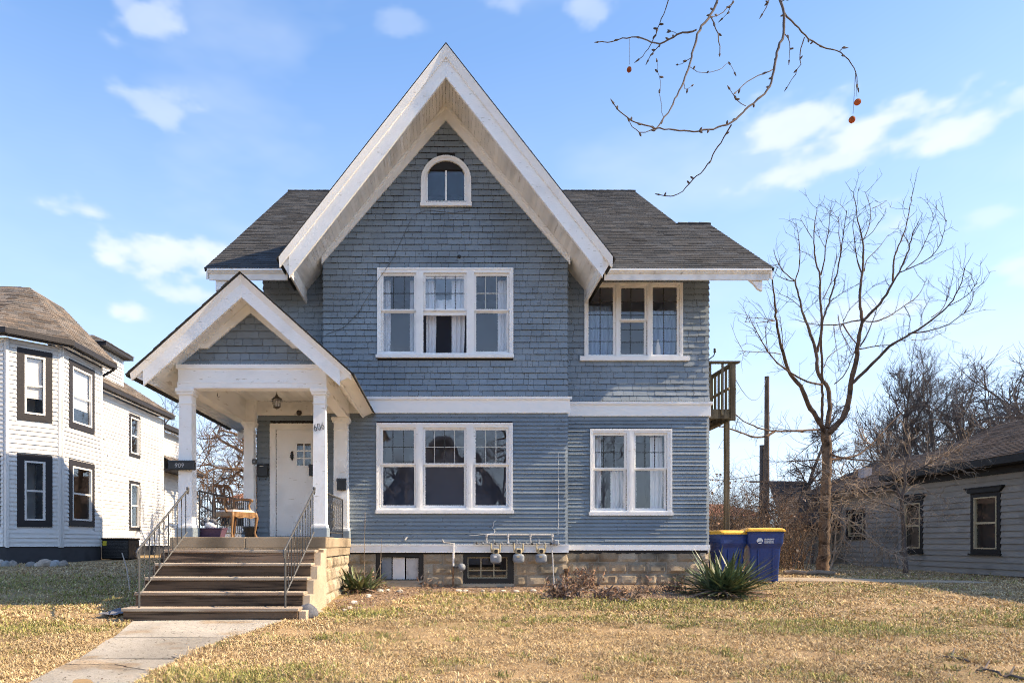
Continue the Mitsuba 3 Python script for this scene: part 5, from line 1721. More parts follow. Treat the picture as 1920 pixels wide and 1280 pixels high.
def shingle_face(mb, pts, rowh=.14, wmin=.18, wmax=.42, th=.012):
    """Lays asphalt shingles over a flat roof face; pts run round it, the first edge being the eave."""
    P = [np.array(p, float) for p in pts]
    ex = P[1] - P[0]
    ex /= np.linalg.norm(ex)
    nrm = np.cross(ex, P[2] - P[0])
    nrm /= np.linalg.norm(nrm)
    ey = np.cross(nrm, ex)
    if nrm[2] < 0:
        nrm = -nrm
    pg = Polygon([((p - P[0]) @ ex, (p - P[0]) @ ey) for p in P]).buffer(0)
    x0, y0, x1, y1 = pg.bounds
    n = max(1, int((y1 - y0) / rowh))
    for i in range(n):
        ra, rb = y0 + (y1 - y0) * i / n, y0 + (y1 - y0) * (i + 1) / n
        c = x0 - RNG.uniform(0, .3)
        while c < x1:
            w = RNG.uniform(wmin, wmax)
            t = pg.intersection(sbox(c + .003, ra, c + w, rb))
            for g in getattr(t, 'geoms', [t]):
                if g.geom_type != 'Polygon' or g.area < 2e-4:
                    continue
                q = np.array(g.exterior.coords)[:-1]
                k = len(q)
                l = th * RNG.uniform(.6, 1.6) * (1 - (q[:, 1] - ra) / (rb - ra)) + .003
                base = P[0] + q[:, :1] * ex + q[:, 1:] * ey
                f = [[0, j, j + 1] for j in range(1, k - 1)] + [[j, (j + 1) % k, k + (j + 1) % k] for j in range(k)] + [[j, k + (j + 1) % k, k + j] for j in range(k)]
                mb.add(np.vstack([base + l[:, None] * nrm, base - .01 * nrm]), f)
            c += w


def roof_of(house, faces, m, rowh, name='roof', lap=True):
    mb = MB()
    for p in faces:
        mb.add(np.array(p, float) - [0, 0, .012], [[0, i, i + 1] for i in range(1, len(p) - 1)])
    rk = mb.put(house + '__' + name, m)
    if lap:
        mb = MB()
        for p in faces:
            shingle_face(mb, p, rowh)
        stuff(mb.put(rk + '__shingle_field', m))
    return rk


o_ = .45
ez = EV + .09
pA = (BXN - q45 - .2 - o_ * .4, NY - q45 - o_, ez)
pB = (BXN + o_ * .92, NY - .19, ez)
pC = (BXN + o_, 24.6, ez)
pk = (-14.4, 23.65, 9.86)
pL = (-19.4, NY - q45 - o_, ez)
pk2 = (-19.4, 24.4, 10.0)
roof_of(N, [[pL, pA, pk, pk2], [pA, pB, pk], [pB, pC, (pk[0], 25.65, 9.86), pk], [pC, (BXN - 2.1, 26.0, ez), (pk[0], 25.65, 9.86)]], 'roof_brown', .16)
roof_of(N, [[(-13.1 + o_, 24.8, 6.96), (-13.1 + o_, 32.0, 6.96), (-15.4, 29.9, 8.9), (-15.4, 24.8, 8.9)], [(-13.1 + o_, 32.0, 6.96), (-17.7, 32.0, 6.96), (-15.4, 29.9, 8.9)]], 'roof_brown', .18)
# dormer above the side wall
DM = Frame((-13.38, 26.5), (-13.38, 28.3))
DF = Frame((-15.2, 26.5), (-13.38, 26.5))
for fr in (DM, DF):
    lap_siding(N + '__dormer', fr, 0, fr.L, 7.1, 8.62, .137, [], 'vinyl', tb=.04, tt=.003, piece=False)
mb = MB().box(-15.2, -13.40, 26.52, 28.25, 7.1, 8.64)
mb.put(N + '__dormer', 'vinyl')
mb = MB().box(-15.3, -13.07, 26.25, 28.57, 8.625, 8.77)
mb.put(N + '__dormer__gutter', 'charcoal')
roof_of(N, [[(-13.05, 26.22, 8.775), (-13.05, 28.6, 8.775), (-14.2, 27.4, 9.37)], [(-15.3, 26.22, 8.775), (-13.05, 26.22, 8.775), (-14.2, 27.4, 9.37)]], 'roof_brown', .16, 'dormer_roof')
roof_of(N, [[(-13.57 + o_, 31.75, 6.6), (-13.57 + o_, 36.0, 6.6), (-14.9, 34.2, 7.35), (-14.9, 31.75, 7.35)]], 'roof_brown', .18)
mb = MB()
mb.box(-18.4, -13.36, 21.2, 31.4, NZ0, 6.7)
mb.box(-18.0, -13.8, 31.5, 35.4, .3, 6.3)
mb.put(N + '__core', 'vinyl')
# little rear roof above the back door
roof_of(N, [[(-12.5, 32.25, 4.56), (-12.5, 35.86, 4.56), (-13.57, 35.86, 5.26), (-13.57, 32.25, 5.26)]], 'roof_brown', .18, 'porch_roof')
mb = MB().box(-13.57, -12.49, 32.25, 35.86, 4.44, 4.55)
mb.put(N + '__porch_gutter', 'charcoal')

for z_, s_, w_ in ((5.0, 1.1, .16), (4.4, 1.45, .12), (1.45, 5.6, .14)):
    mb = MB()
    fbox(mb, W3, s_, s_ + w_, .0, .07, z_, z_ + w_)
    fbox(mb, W3, s_ + .02, s_ + w_ - .02, .0701, .085, z_ + .02, z_ + w_ * .6)
    mb.put(N + '__wall_vent', 'plastic_white')
mb = MB().tube([(BXN + .40, 24.5, 7.25), (-12.75, 24.75, 6.9), (-12.95, 24.80, 6.6), (-12.98, 24.82, 5.6)], .045, 6)
mb.put(N + '__gutter_pipe', 'charcoal')

AC = thing('air_conditioner', 'black air conditioning unit with a yellow label beside the white house', 'air conditioner')
ax, ay = X(219, 24.4), 24.7
az0 = float(gz(ax, ay))
MB().rbox(ax - .48, ax + .48, ay - .44, ay + .44, az0 + .02, az0 + .72, .03).put(AC + '__body', 'black')
for i in range(12):
    zz_ = az0 + .09 + i * .05
    MB().box(ax - .46, ax + .46, ay - .452, ay - .4401, zz_, zz_ + .02).put(AC + '__louver', 'iron')
MB().rbox(ax - .50, ax + .50, ay - .46, ay + .46, az0 + .721, az0 + .78, .015).put(AC + '__top', 'black')
MB().box(ax - .43, ax - .29, ay - .456, ay - .4525, az0 + .50, az0 + .67).put(AC + '__energy_label', 'yellow')


def rock(cx, cy, rx, ry, rz, m, label, cat, group=None, name='boulder', sink=.3, seed=0):
    s = trimesh.creation.icosphere(3 if rx > .08 else 2)
    v = s.vertices * (1 + .5 * (meshkit.fbm(s.vertices * 1.3 + seed * 7.1, 3, 1) - .5)[:, None])
    s.vertices = v * [rx, ry, rz] + [cx, cy, float(gz(cx, cy)) + rz * (1 - sink * 2) * .6]
    single(name, MB().mesh(s), m, label, cat, group, True)


for i, (u, w, h, txt) in enumerate(((-3, 24, 18, 'grey boulder cut by the photo edge in the row before the white house'), (12, 18, 15, 'brown grey boulder second from the photo edge before the white house'), (25, 15, 15, 'greenish boulder third in the row before the white house'), (58, 19, 13, 'dull bluish boulder starting the second clump before the white house'),
                                    (72, 17, 11, 'low tan boulder in the second clump before the white house'), (85, 28, 20, 'largest pale rounded boulder in front of the white house bay'), (104, 20, 16, 'purple grey boulder just past the largest pale one'), (119, 18, 15, 'greenish boulder ending the row before the white house'))):
    d = 19.4
    rock(X(u, d), d, w * d / FL / 2, w * d / FL / 2.2, h * d / FL / 1.7, 'boulder', txt, 'rock', seed=i)

# ------------------------------------------------------------------ the grey house on the other side
G = thing('grey_house', 'low grey clapboard house in shade with black trimmed windows and brown roof', 'house')
GX = 15.4
G1 = Frame((GX, 23.2), (GX, 10.0))
gw1 = (23.2 - 20.0, 23.2 - 18.92, .72, 2.46)
gw2 = (.18, 1.2, .72, 2.46)
wk = wall_sheet(G + '__side_wall', G1, sbox(0, .05, G1.L, 3.3), [(a + .08, b - .08, c + .08, d - .08) for a, b, c, d in (gw1, gw2)], 'grey_siding')
lap_siding(wk, G1, 0, G1.L, .12, 3.12, .178, [gw1, gw2], 'grey_siding', tb=.038, tt=.004, wave=.006, joints=1)
for o in (gw1, gw2):
    k = plain_window(G, G1, o, 'black_trim', .13, m_sash='meter_tan')
    mb = MB()
    mb.poly(Polygon([(o[0] - .03, o[3]), (o[1] + .03, o[3]), (o[1] + .13, o[3] + .13), (o[0] - .13, o[3] + .13)]), lambda s, d, z: G1(s, d, z), -.01, .10)
    fbox(mb, G1, o[0] - .15, o[1] + .15, -.01, .13, o[3] + .131, o[3] + .16)
    mb.put(k + '__hood', 'black_trim')
    mb = MB()
    fbox(mb, G1, o[0] - .04, o[1] + .04, -.01, .09, o[2] - .05, o[2] - .001)
    mb.put(k + '__sill', 'black_trim')
mb = MB()
fbox(mb, G1, -.3, G1.L, .04, .42, 3.13, 3.22)
fbox(mb, G1, -.3, G1.L, .421, .50, 3.15, 3.34)
fbox(mb, G1, 0, G1.L, .0, .05, 2.93, 3.129)
mb.put(G + '__eave_board', 'black_trim')
roof_of(G, [[(GX - .5, 9.5, 3.345), (GX - .5, 23.6, 3.345), (18.7, 23.0, 5.02), (18.7, 9.5, 5.02)], [(GX - .5, 23.6, 3.345), (22.0, 23.6, 3.345), (18.7, 23.0, 5.02)]], 'roof_old', .145)
mb = MB().box(GX + .21, 21.5, 10.1, 23.1, .0, 3.3)
mb.put(G + '__core', 'dark_room')
# taller street end of the same house, beyond the frame
mb = MB().xz([(16.0, 0), (16.0, 5.2), (15.6, 5.2), (19.2, 7.9), (22.8, 5.2), (22.4, 5.2), (22.4, 0)], 6.5, 17.2)
mb.put(G + '__street_wing', 'grey_siding')
mb = MB()
mb.hexa([[15.3, 6.0, 5.02], [19.2, 6.0, 7.95], [19.2, 17.5, 7.95], [15.3, 17.5, 5.02], [15.3, 6.0, 5.14], [19.2, 6.0, 8.07], [19.2, 17.5, 8.07], [15.3, 17.5, 5.14]])
mb.hexa([[23.1, 6.0, 5.02], [19.21, 6.0, 7.95], [19.21, 17.5, 7.95], [23.1, 17.5, 5.02], [23.1, 6.0, 5.14], [19.21, 6.0, 8.07], [19.21, 17.5, 8.07], [23.1, 17.5, 5.14]])
mb.put(G + '__street_roof', 'roof_old')
# rear addition, lower and a little set back
GX2 = 15.75
G2 = Frame((GX2, 29.5), (GX2, 23.2))
gw3 = (2.7, 3.9, 1.15, 2.3)
lap_siding(G, G2, 0, G2.L, .15, 2.86, .178, [gw3], 'grey_siding', tb=.038, tt=.004, wave=.006)
wall_sheet(G + '__rear_addition', G2, sbox(0, .05, G2.L, 2.9), [(gw3[0] + .08, gw3[1] - .08, gw3[2] + .08, gw3[3] - .08)], 'grey_siding')
plain_window(G, G2, gw3, 'black_trim', .13, m_sash='meter_tan')
mb = MB().box(GX2 + .21, 20.5, 23.4, 29.4, .0, 2.9)
mb.put(G + '__core', 'dark_room')
mb = MB()
fbox(mb, G2, -.3, G2.L, .0, .42, 2.87, 3.02)
mb.put(G + '__eave_board', 'black_trim')
roof_of(G, [[(GX2 - .45, 23.3, 3.03), (GX2 - .45, 29.8, 3.03), (18.6, 29.8, 4.5), (18.6, 23.3, 4.5)]], 'roof_old', .15)
mb = MB().box(16.55, 16.85, 27.0, 27.4, 3.2, 4.0)
mb.put(G + '__chimney', 'brick_dark')
SH = thing('garden_shed', 'low tan clapboard outbuilding behind the big bare tree with brown roof', 'shed')
S1 = Frame((X(1476, 27.5), 27.5), (X(1560, 27.5), 27.5))
lap_siding(SH, S1, 0, S1.L, Z(1066, 27.5), Z(994, 27.5), .17, [], 'tan_siding', tb=.02, tt=.004)
mb = MB()
fbox(mb, S1, .0, S1.L, -3, -.006, -.1, Z(994, 27.5))
mb.put(SH + '__wall', 'tan_siding')
mb = MB()
fbox(mb, S1, -.4, S1.L + .2, -.1, .35, Z(994, 27.5), Z(985, 27.5))
mb.put(SH + '__eave_board', 'black_trim')
z_ = Z(985, 27.5) + .01
roof_of(SH, [[(S1.p[0] - .4, 27.1, z_), (S1.p[0] + S1.L + .2, 27.1, z_), (S1.p[0] + S1.L + .2, 30.0, z_ + 2.0), (S1.p[0] + .4, 30.0, z_ + 2.0)]], 'roof_old', .16)

GA = thing('garage', 'plain dark garage in the back yard, hidden by the blue house', 'garage')
MB().box(-7, 5, 36, 41, 0, 3.2).put(GA + '__wall', 'charcoal_block')
MB().yz([(35.6, 3.1), (41.4, 3.1), (38.5, 4.8)], -7.3, 5.3).put(GA + '__roof', 'roof_old')
# far houses
for (u0, u1, v0, ve, vb, D, m, mr, lab) in ((1320, 1452, 938, 968, 1003, 42, 'tan_siding', 'red_roof', 'distant low house with reddish brown roof behind the brush and the bins'),
                                            (404, 489, 914, 938, 1000, 46, 'vinyl', 'red_roof', 'distant pale house with rust red hipped roof seen through the porch'),
                                            (255, 330, 905, 925, 1000, 60, 'vinyl', 'roof_brown', 'distant white house behind the rear of the white neighbour')):
    k = thing('distant_house', lab, 'house')
    xa, xb, zt_, ze, zb_ = X(u0, D), X(u1, D), Z(v0, D), Z(ve, D), -.1
    mb = MB().box(xa + .4, xb - .4, D + .4, D + 7, zb_, ze)
    mb.put(k + '__wall', m)
    xm = (xa + xb) / 2
    rw_ = (xb - xa) * .12
    roof_of(k, [[(xa, D, ze), (xb, D, ze), (xm + rw_, D + 3.6, zt_), (xm - rw_, D + 3.6, zt_)], [(xb, D, ze), (xb, D + 7.2, ze), (xm + rw_, D + 3.6, zt_)], [(xa, D + 7.2, ze), (xa, D, ze), (xm - rw_, D + 3.6, zt_)]], mr, .25, lap=False)
    MB().box(xa, xb, D - .02, D + .1, ze - .16, ze - .002).put(k + '__fascia', 'vinyl')
    for j in range(3):
        c = xa + (xb - xa) * (.25 + .25 * j)
        w_ = MB().box(c - .5, c + .5, D + .36, D + .399, ze - 1.7, ze - .5).put(k + '__window', 'black_trim')

# ------------------------------------------------------------------ rear deck
DK = thing('rear_deck', 'weathered wooden upper deck with railing on the far side of the blue house', 'deck')
dx0, dx1, dy0, dy1, dzf = 5.27, 6.20, 14.62, 17.2, 3.84
for i in range(6):
    a = dx0 + (dx1 - dx0) * i / 6
    MB().box(a + .003, a + (dx1 - dx0) / 6 - .003, dy0, dy1, dzf, dzf + .035).put(DK + '__deck_board', 'deck_wood')
MB().box(dx0, dx1 - .02, dy0 - .04, dy0 - .001, dzf - .17, dzf + .02).put(DK + '__rim_joist', 'deck_wood')
MB().box(dx1 - .039, dx1, dy0, dy1, dzf - .17, dzf - .002).put(DK + '__rim_joist', 'deck_wood')
for x, y in ((dx1 - .09, dy0 - .10), (dx1 - .09, dy1 - .1)):
    MB().rbox(x - .05, x + .06, y - .0, y + .058, dzf - .22, dzf + 1.0, .006).put(DK + '__railing_post', 'deck_wood')
for i, x in enumerate(np.linspace(dx0 + .10, dx1 - .30, 3)):
    MB().box(x - .02, x + .02, dy0 - .08, dy0 - .041, dzf - .10, dzf + .99).put(DK + '__baluster', 'deck_wood')
for i, y in enumerate(np.linspace(dy0 + .2, dy1 - .2, 12)):
    MB().box(dx1 - .06, dx1 - .02, y - .02, y + .02, dzf - .05, dzf + .99).put(DK + '__baluster', 'deck_wood')
MB().box(dx0 - .02, dx1 + .05, dy0 - .13, dy0 + .0, dzf + 1.0, dzf + 1.035).put(DK + '__cap_rail', 'deck_wood')
MB().box(dx1 - .10, dx1 + .03, dy0 + .001, dy1, dzf + 1.0, dzf + 1.035).put(DK + '__cap_rail', 'deck_wood')
MB().tube([(dx0, 16.9, dzf + .55), (dx0 + .1, 16.4, dzf + .6), (dx1 - .1, 14.7, dzf + .97)], .035, 4).put(DK + '__stair_rail', 'deck_wood')
MB().tube([(dx0, 16.9, dzf + .05), (dx0 + .1, 16.4, dzf + .1), (dx1 - .1, 14.7, dzf + .50)], .035, 4).put(DK + '__stair_rail', 'deck_wood')
MB().box(dx0, dx1 - .15, 15.8, 15.84, dzf + .34, dzf + .46).put(DK + '__mid_rail', 'deck_wood')
MB().tube([(dx0, 15.4, dzf - .55), (dx1 - .1, 15.2, dzf - .17)], .055, 4).put(DK + '__brace', 'deck_wood')
px = X(1362.5, 15.0)
MB().rbox(px - .05, px + .05, 14.95, 15.05, float(gz(px, 15)) - .05, dzf - .171, .006).put(DK + '__post', 'deck_wood')
MB().rbox(px - .05, px + .05, 16.95, 17.05, float(gz(px, 17)) - .05, dzf - .171, .006).put(DK + '__post', 'deck_wood')

# ------------------------------------------------------------------ wheeled bins
def bin_(cx, cy, yaw, label, w=.62, d=.74, h=1.06, logo=False):
    k = thing('recycling_bin', label, 'bin')
    z0 = float(gz(cx, cy)) + .01
    c_, s_ = math.cos(yaw), math.sin(yaw)
    def tf(v):
        v = np.asarray(v, float)
        return np.stack([cx + v[:, 0] * c_ - v[:, 1] * s_, cy + v[:, 0] * s_ + v[:, 1] * c_, z0 + v[:, 2]], 1)
    def rr(w_, d_, z, r=.05, dy=0):
        q = sbox(-w_ / 2 + r, -d_ / 2 + r, w_ / 2 - r, d_ / 2 - r).buffer(r, quad_segs=3)
        a = np.array(q.exterior.coords)[:-1]
        return np.column_stack([a[:, 0], a[:, 1] + dy, np.full(len(a), z)])
    def loft(rings, m, name, cap=True):
        n = len(rings[0])
        v = np.vstack(rings)
        f = [[i * n + j, i * n + (j + 1) % n, (i + 1) * n + (j + 1) % n] for i in range(len(rings) - 1) for j in range(n)] + [[i * n + j, (i + 1) * n + (j + 1) % n, (i + 1) * n + j] for i in range(len(rings) - 1) for j in range(n)]
        if cap:
            f += [[(len(rings) - 1) * n, (len(rings) - 1) * n + j, (len(rings) - 1) * n + j + 1] for j in range(1, n - 1)]
        return MB().add(tf(v), f).put(k + '__' + name, m)
    loft([rr(w * .76, d * .70, .06), rr(w * .80, d * .74, .35), rr(w * .86, d * .82, .72), rr(w * .88, d * .84, .735), rr(w * .965, d * .96, .82), rr(w * .99, d * .99, h - .06), rr(w, d, h - .055), rr(w * 1.02, d * 1.02, h - .02)], 'bin_blue', 'body')
    loft([rr(w * 1.06, d * 1.08, h - .018), rr(w * 1.06, d * 1.08, h + .012), rr(w * 1.0, d * 1.0, h + .04), rr(w * .9, d * .7, h + .062), rr(w * .5, d * .4, h + .068)], 'bin_yellow', 'lid')
    MB().tube(tf([(-w * .45, d * .58, h - .02), (-w * .42, d * .62, h - .03), (w * .42, d * .62, h - .03), (w * .45, d * .58, h - .02)]), .018, 7).put(k + '__handle', 'black', True)
    for s in (-1, 1):
        m_ = MB().lathe([(.0, -.03), (.10, -.03), (.12, -.015), (.12, .015), (.10, .03), (.0, .03)], (0, 0, 0), 18, axis=0)
        m_.v = [tf(v + [s * w * .42, d * .36, .12]) for v in m_.v]
        m_.put(k + '__wheel', 'black')
    for q in (-1, 1):
        m_ = MB().box(q * w * .20 - .008, q * w * .20 + .008, -d * .44, -d * .40, .1, .7)
        m_.v = [tf(v) for v in m_.v]
        m_.put(k + '__rib', 'bin_blue')
    if logo:
        yl = -d * .497
        pg = Polygon([(math.cos(t) * .058, math.sin(t) * .058) for t in np.linspace(0, 2 * math.pi, 28)]).difference(Polygon([(-.06, -.03), (-.015, -.012), (.03, -.005), (.06, -.022), (.06, -.035), (.02, -.028), (-.02, -.036), (-.06, -.06)]))
        m_ = MB().xz(pg, yl - .004, yl)
        m_.v = [tf(v + [-.12, 0, .87]) for v in m_.v]
        m_.put(k + '__emblem', 'plastic_white')
        m_ = MB()
        r = np.random.default_rng(3)
        for row in range(3):
            c = -.035
            while c < .135:
                e = r.uniform(.010, .022)
                m_.box(c, c + e, yl - .004, yl, .895 - row * .035, .915 - row * .035)
                c += e + .006
        m_.v = [tf(v) for v in m_.v]
        m_.put(k + '__lettering', 'plastic_white')
    return k


bin_(X(1361, 14.1), 14.15, .18, 'blue recycling bin with yellow lid close to the house corner and deck post', w=.62, h=1.02)
bin_(X(1428, 14.0), 14.0, -.20, 'blue recycling bin with yellow lid and white round emblem, farther from the house', w=.68, h=1.07, logo=True)


# ------------------------------------------------------------------ plants
def yucca(label, cx, cy, n, Lr, seed, pale=.2, spread=1.0, zmin=.06):
    k = thing('yucca_plant', label, 'plant')
    r = np.random.default_rng(seed)
    z0 = float(gz(cx, cy)) + .05
    for i in range(n):
        az = r.random() * 2 * math.pi
        el = math.asin(r.uniform(zmin, 1.0) ** 1.35 * .95)
        L_ = r.uniform(*Lr) * (1 - .15 * math.sin(el))
        w = r.uniform(.016, .028)
        d = np.array([math.cos(az) * math.cos(el), math.sin(az) * math.cos(el), math.sin(el)])
        side = np.array([-math.sin(az), math.cos(az), 0.0])
        up = np.cross(d, side)
        droop = r.uniform(.0, .07) * spread
        bx, by = cx + r.normal(0, .07 + .1 * Lr[0]), cy + r.normal(0, .07)
        V = []
        ts = [0, .25, .55, .8, 1.0]
        for t, wf in zip(ts, (.8, 1.0, .9, .55, .02)):
            c = np.array([bx, by, z0]) + d * L_ * t + np.array([0, 0, -1]) * droop * t * t * 1.3
            V += [c - side * w * wf, c + np.array([0, 0, -.35]) * w * wf, c + side * w * wf]
        f = []
        for j in range(len(ts) - 1):
            a = j * 3
            f += [[a, a + 1, a + 4, a + 3], [a + 1, a + 2, a + 5, a + 4]]
        MB().add(V, f).put(k + '__leaf', 'leaf_pale' if r.random() < pale else 'leaf_green')
    mb = MB()
    for i in range(n // 4):
        az, L_ = r.random() * 6.28, r.uniform(*Lr) * .8
        d = np.array([math.cos(az), math.sin(az), r.uniform(-.05, .12)])
        side = np.array([-math.sin(az), math.cos(az), r.uniform(-.5, .5)]) * r.uniform(.008, .016)
        c = np.array([cx + r.normal(0, .1), cy + r.normal(0, .06), z0 + r.uniform(.0, .06)])
        V = []
        for t, wf in ((0, 1), (.4, 1), (.75, .7), (1, .1)):
            q = c + d * L_ * t - [0, 0, .10 * t * t] + r.normal(0, .012, 3)
            q[2] = max(q[2], float(gz(q[0], q[1])) + .012)
            V += [q - side * wf, q + side * wf]
        mb.add(V, [[0, 1, 3, 2], [2, 3, 5, 4], [4, 5, 7, 6]])
    stuff(mb.put(k + '__dead_leaves', 'leaf_dead'))
    return k


yucca('large dark green spiky yucca at the house corner in front of the bins', X(1352, 11.9), 11.75, 330, (.60, 1.18), 4, .22)
yucca('smaller pale streaked yucca beside the porch pier and basement window', X(672, 12.4), 12.35, 95, (.45, .80), 8, .45, 1.5, .3)


def dead_plant(label, cx, cy, n, h, seed, leaves=40, m='leaf_dead'):
    k = thing('withered_plant', label, 'plant')
    r = np.random.default_rng(seed)
    z0 = float(gz(cx, cy))
    mb = MB()
    lf = MB()
    for i in range(n):
        az, el = r.random() * 6.28, r.uniform(.5, 1.5)
        L_ = h * r.uniform(.5, 1.0)
        b = np.array([cx + r.normal(0, .13), cy + r.normal(0, .08), z0])
        d = np.array([math.cos(az) * math.cos(el), math.sin(az) * math.cos(el), math.sin(el)])
        mb.tube([b, b + d * L_ * .5 + r.normal(0, .01, 3), b + d * L_ + r.normal(0, .025, 3)], [.006, .005, .003], 4)
        for q in range(max(1, leaves // n)):
            c = b + d * L_ * r.uniform(.05, 1.0) + r.normal(0, .03, 3)
            c[2] = max(c[2], z0 + .01)
            a1, a2 = r.normal(0, 1, 3), r.normal(0, 1, 3)
            a1 /= np.linalg.norm(a1)
            a2 = np.cross(a1, a2)
            a2 /= np.linalg.norm(a2)
            s = r.uniform(.024, .062)
            lf.add([c, c + a1 * s + a2 * s * .35, c + a1 * s * 1.9 + np.cross(a1, a2) * s * .6, c + a1 * s - a2 * s * .35], [[0, 1, 2], [0, 2, 3]])
    mb.put(k + '__stems', 'twig_brown')
    stuff(lf.put(k + '__leaves', m))


def bedpt(u, v):
    y = 12.0
    for _ in range(8):
        z = float(gz(X(u, y), y))
        y = (1 - z) * FL / (v - V0)
    return X(u, y), y


for u, v, n, h, s, lv, lab in ((1060, 1122, 26, .30, 1, 260, 'wide clump of withered brown leaves at the bay corner by the thin pipe'), (1100, 1102, 30, .42, 2, 160, 'tallest withered brown plant against the stone foundation'), (1140, 1122, 20, .18, 3, 260, 'low heap of curled pale dead leaves in the flower bed'), (1168, 1127, 16, .20, 4, 60, 'small dark withered tuft at the edge of the lawn'),
                               (1208, 1112, 26, .24, 5, 20, 'reddish clump of bare cut stems in the flower bed'), (1262, 1110, 18, .24, 6, 110, 'dark withered plant tucked beside the large yucca'), (712, 1102, 10, .22, 7, 70, 'dead leaf tuft under the smaller yucca'), (818, 1102, 8, .12, 8, 40, 'little dead leaf tuft below the basement window wall')):
    x, y = bedpt(u, v)
    dead_plant(lab, x, y, n, h * 1.25, s, int(lv * 1.5))
# loose leaves, bark and gravel on the soil of the bed
r = np.random.default_rng(31)
lf = MB()
n = 0
while n < 5200:
    x, y = r.uniform(-1.9, 5.9), r.uniform(9.5, 13.15)
    if bed_mask(np.array([x]), np.array([y]))[0] < .5 and r.random() > .06:
        continue
    if y > 13.1 or (x < -1.75 and y > 10.3) or (x < -1.82):
        continue
    n += 1
    c = np.array([x, y, float(gz(x, y)) + r.uniform(.004, .022)])
    a = r.random() * 6.28
    a1 = np.array([math.cos(a), math.sin(a), r.uniform(-.4, .5)])
    a2 = np.array([-math.sin(a), math.cos(a), r.uniform(-.4, .4)])
    s = r.uniform(.010, .032)
    lf.add([c, c + a1 * s + a2 * s * .4, c + a1 * s * 1.8 + [0, 0, s * .4], c + a1 * s - a2 * s * .4], [[0, 1, 2], [0, 2, 3]])
k = lf.put('leaf_litter', 'leaf_dead')
labels[k] = {'label': 'brown leaf litter scattered over the flower bed along the house front', 'category': 'leaves', 'kind': 'stuff'}
# stones edging the bed
for i, (u, v, w) in enumerate(((600, 1149, 14), (630, 1153, 11), (646, 1145, 11), (655, 1140, 12), (663, 1131, 15), (690, 1118, 13), (712, 1108, 16), (727, 1105, 10), (750, 1110, 14), (860, 1108, 12), (872, 1110, 14), (905, 1107, 9), (925, 1105, 8), (943, 1109, 10), (968, 1110, 12), (1000, 1108, 13), (690, 1120, 9), (617, 1151, 10))):
    x, y = bedpt(u, v)
    s = w * y / FL / 2
    rock(x, y, s, s * .8, s * .6, 'pebble', 'small pale stone ' + ('in the short row beside the dark rock at the steps' if u < 660 else 'edging the bed by the smaller yucca' if u < 760 else 'edging the bed below the basement windows and meters'), 'stone', 'pale edging stones ' + ('by the steps' if u < 660 else 'by the smaller yucca' if u < 760 else 'below the meters'), 'edging_stone', seed=i)
x, y = bedpt(572, 1158)
rock(x + .02, y + .04, .14, .09, .13, 'slate_rock', 'dark rounded rock at the foot of the steps', 'rock', None, 'rock', sink=.1, seed=3)
# bare stalks beside the small yucca
for i, (u, v0_, v1_, du) in enumerate(((683, 960, 1085, 2), (697, 1045, 1100, 22), (712, 1010, 1095, 4))):
    x0_, y0_ = X(u, 12.6), 12.6
    z0_ = float(gz(x0_, y0_))
    single('dry_stalk', MB().tube([(x0_, y0_, z0_), (X(u + du * .4, 12.6), 12.58, (z0_ + Z(v0_, 12.6)) / 2), (X(u + du, 12.6), 12.55, Z(v0_, 12.6))], [.008, .006, .003], 5), 'twig_pale',
           ('tallest upright dry stalk rising from the small yucca', 'slanting reddish dry stalk beside the small yucca', 'short dry stalk between small yucca and basement window')[i], 'stalk')
# fallen sticks on the lawn, dark sheet by the steps
def lie(u, v):
    y = 7.0
    for _ in range(12):
        y = (1 - float(gz(X(u, y), y)) - .02) * FL / (v - V0)
    return np.array([X(u, y), y, float(gz(X(u, y), y)) + .022])


for (pts, fork), lab in (((((1768, 1231), (1782, 1232), (1808, 1236), (1817, 1240)), ((1784, 1231), (1790, 1221))), 'forked stick on the lawn lying highest of three'), ((((1832, 1256), (1848, 1255), (1872, 1260), (1877, 1266)), ((1846, 1255), (1855, 1245))), 'forked stick lying on the lawn between two similar ones'), ((((1882, 1268), (1895, 1266), (1915, 1271), (1930, 1274)), ((1893, 1266), (1902, 1256))), 'forked stick on the lawn at the picture corner')):
    mb = MB().tube([lie(*p) for p in pts], [.009, .012, .011, .008], 6)
    mb.tube([lie(*p) + [0, 0, .03 * j] for j, p in enumerate(fork)], [.010, .006], 6)
    single('fallen_stick', mb, 'bark_grey', lab, 'stick', None, True)
mb = MB()
x0_, x1_ = X(196, 9.4), X(236, 9.4)
gx_, gy_ = np.meshgrid(np.linspace(x0_, x1_, 14), np.linspace(9.15, 9.75, 10), indexing='ij')
h_ = gz(gx_, gy_) + .02 + .07 * meshkit.fbm(np.stack([gx_ * 9, gy_ * 9, gx_ * 0], -1), 3, 3)
i = np.arange(140).reshape(14, 10)
mb.add(np.stack([gx_, gy_, h_], -1).reshape(-1, 3), np.stack([i[:-1, :-1], i[1:, :-1], i[1:, 1:], i[:-1, 1:]], -1).reshape(-1, 4))
single('plastic_sheet', mb, 'slate_rock', 'crumpled dark plastic sheet on the grass beside the lowest step', 'sheet')
single('fallen_stick', MB().tube([lie(229, 1076) + [0, 0, .5], lie(238, 1095) + [0, 0, .3], lie(244, 1104)], .012, 5), 'twig_pale', 'pale stick leaning in the grass left of the steps', 'stick')
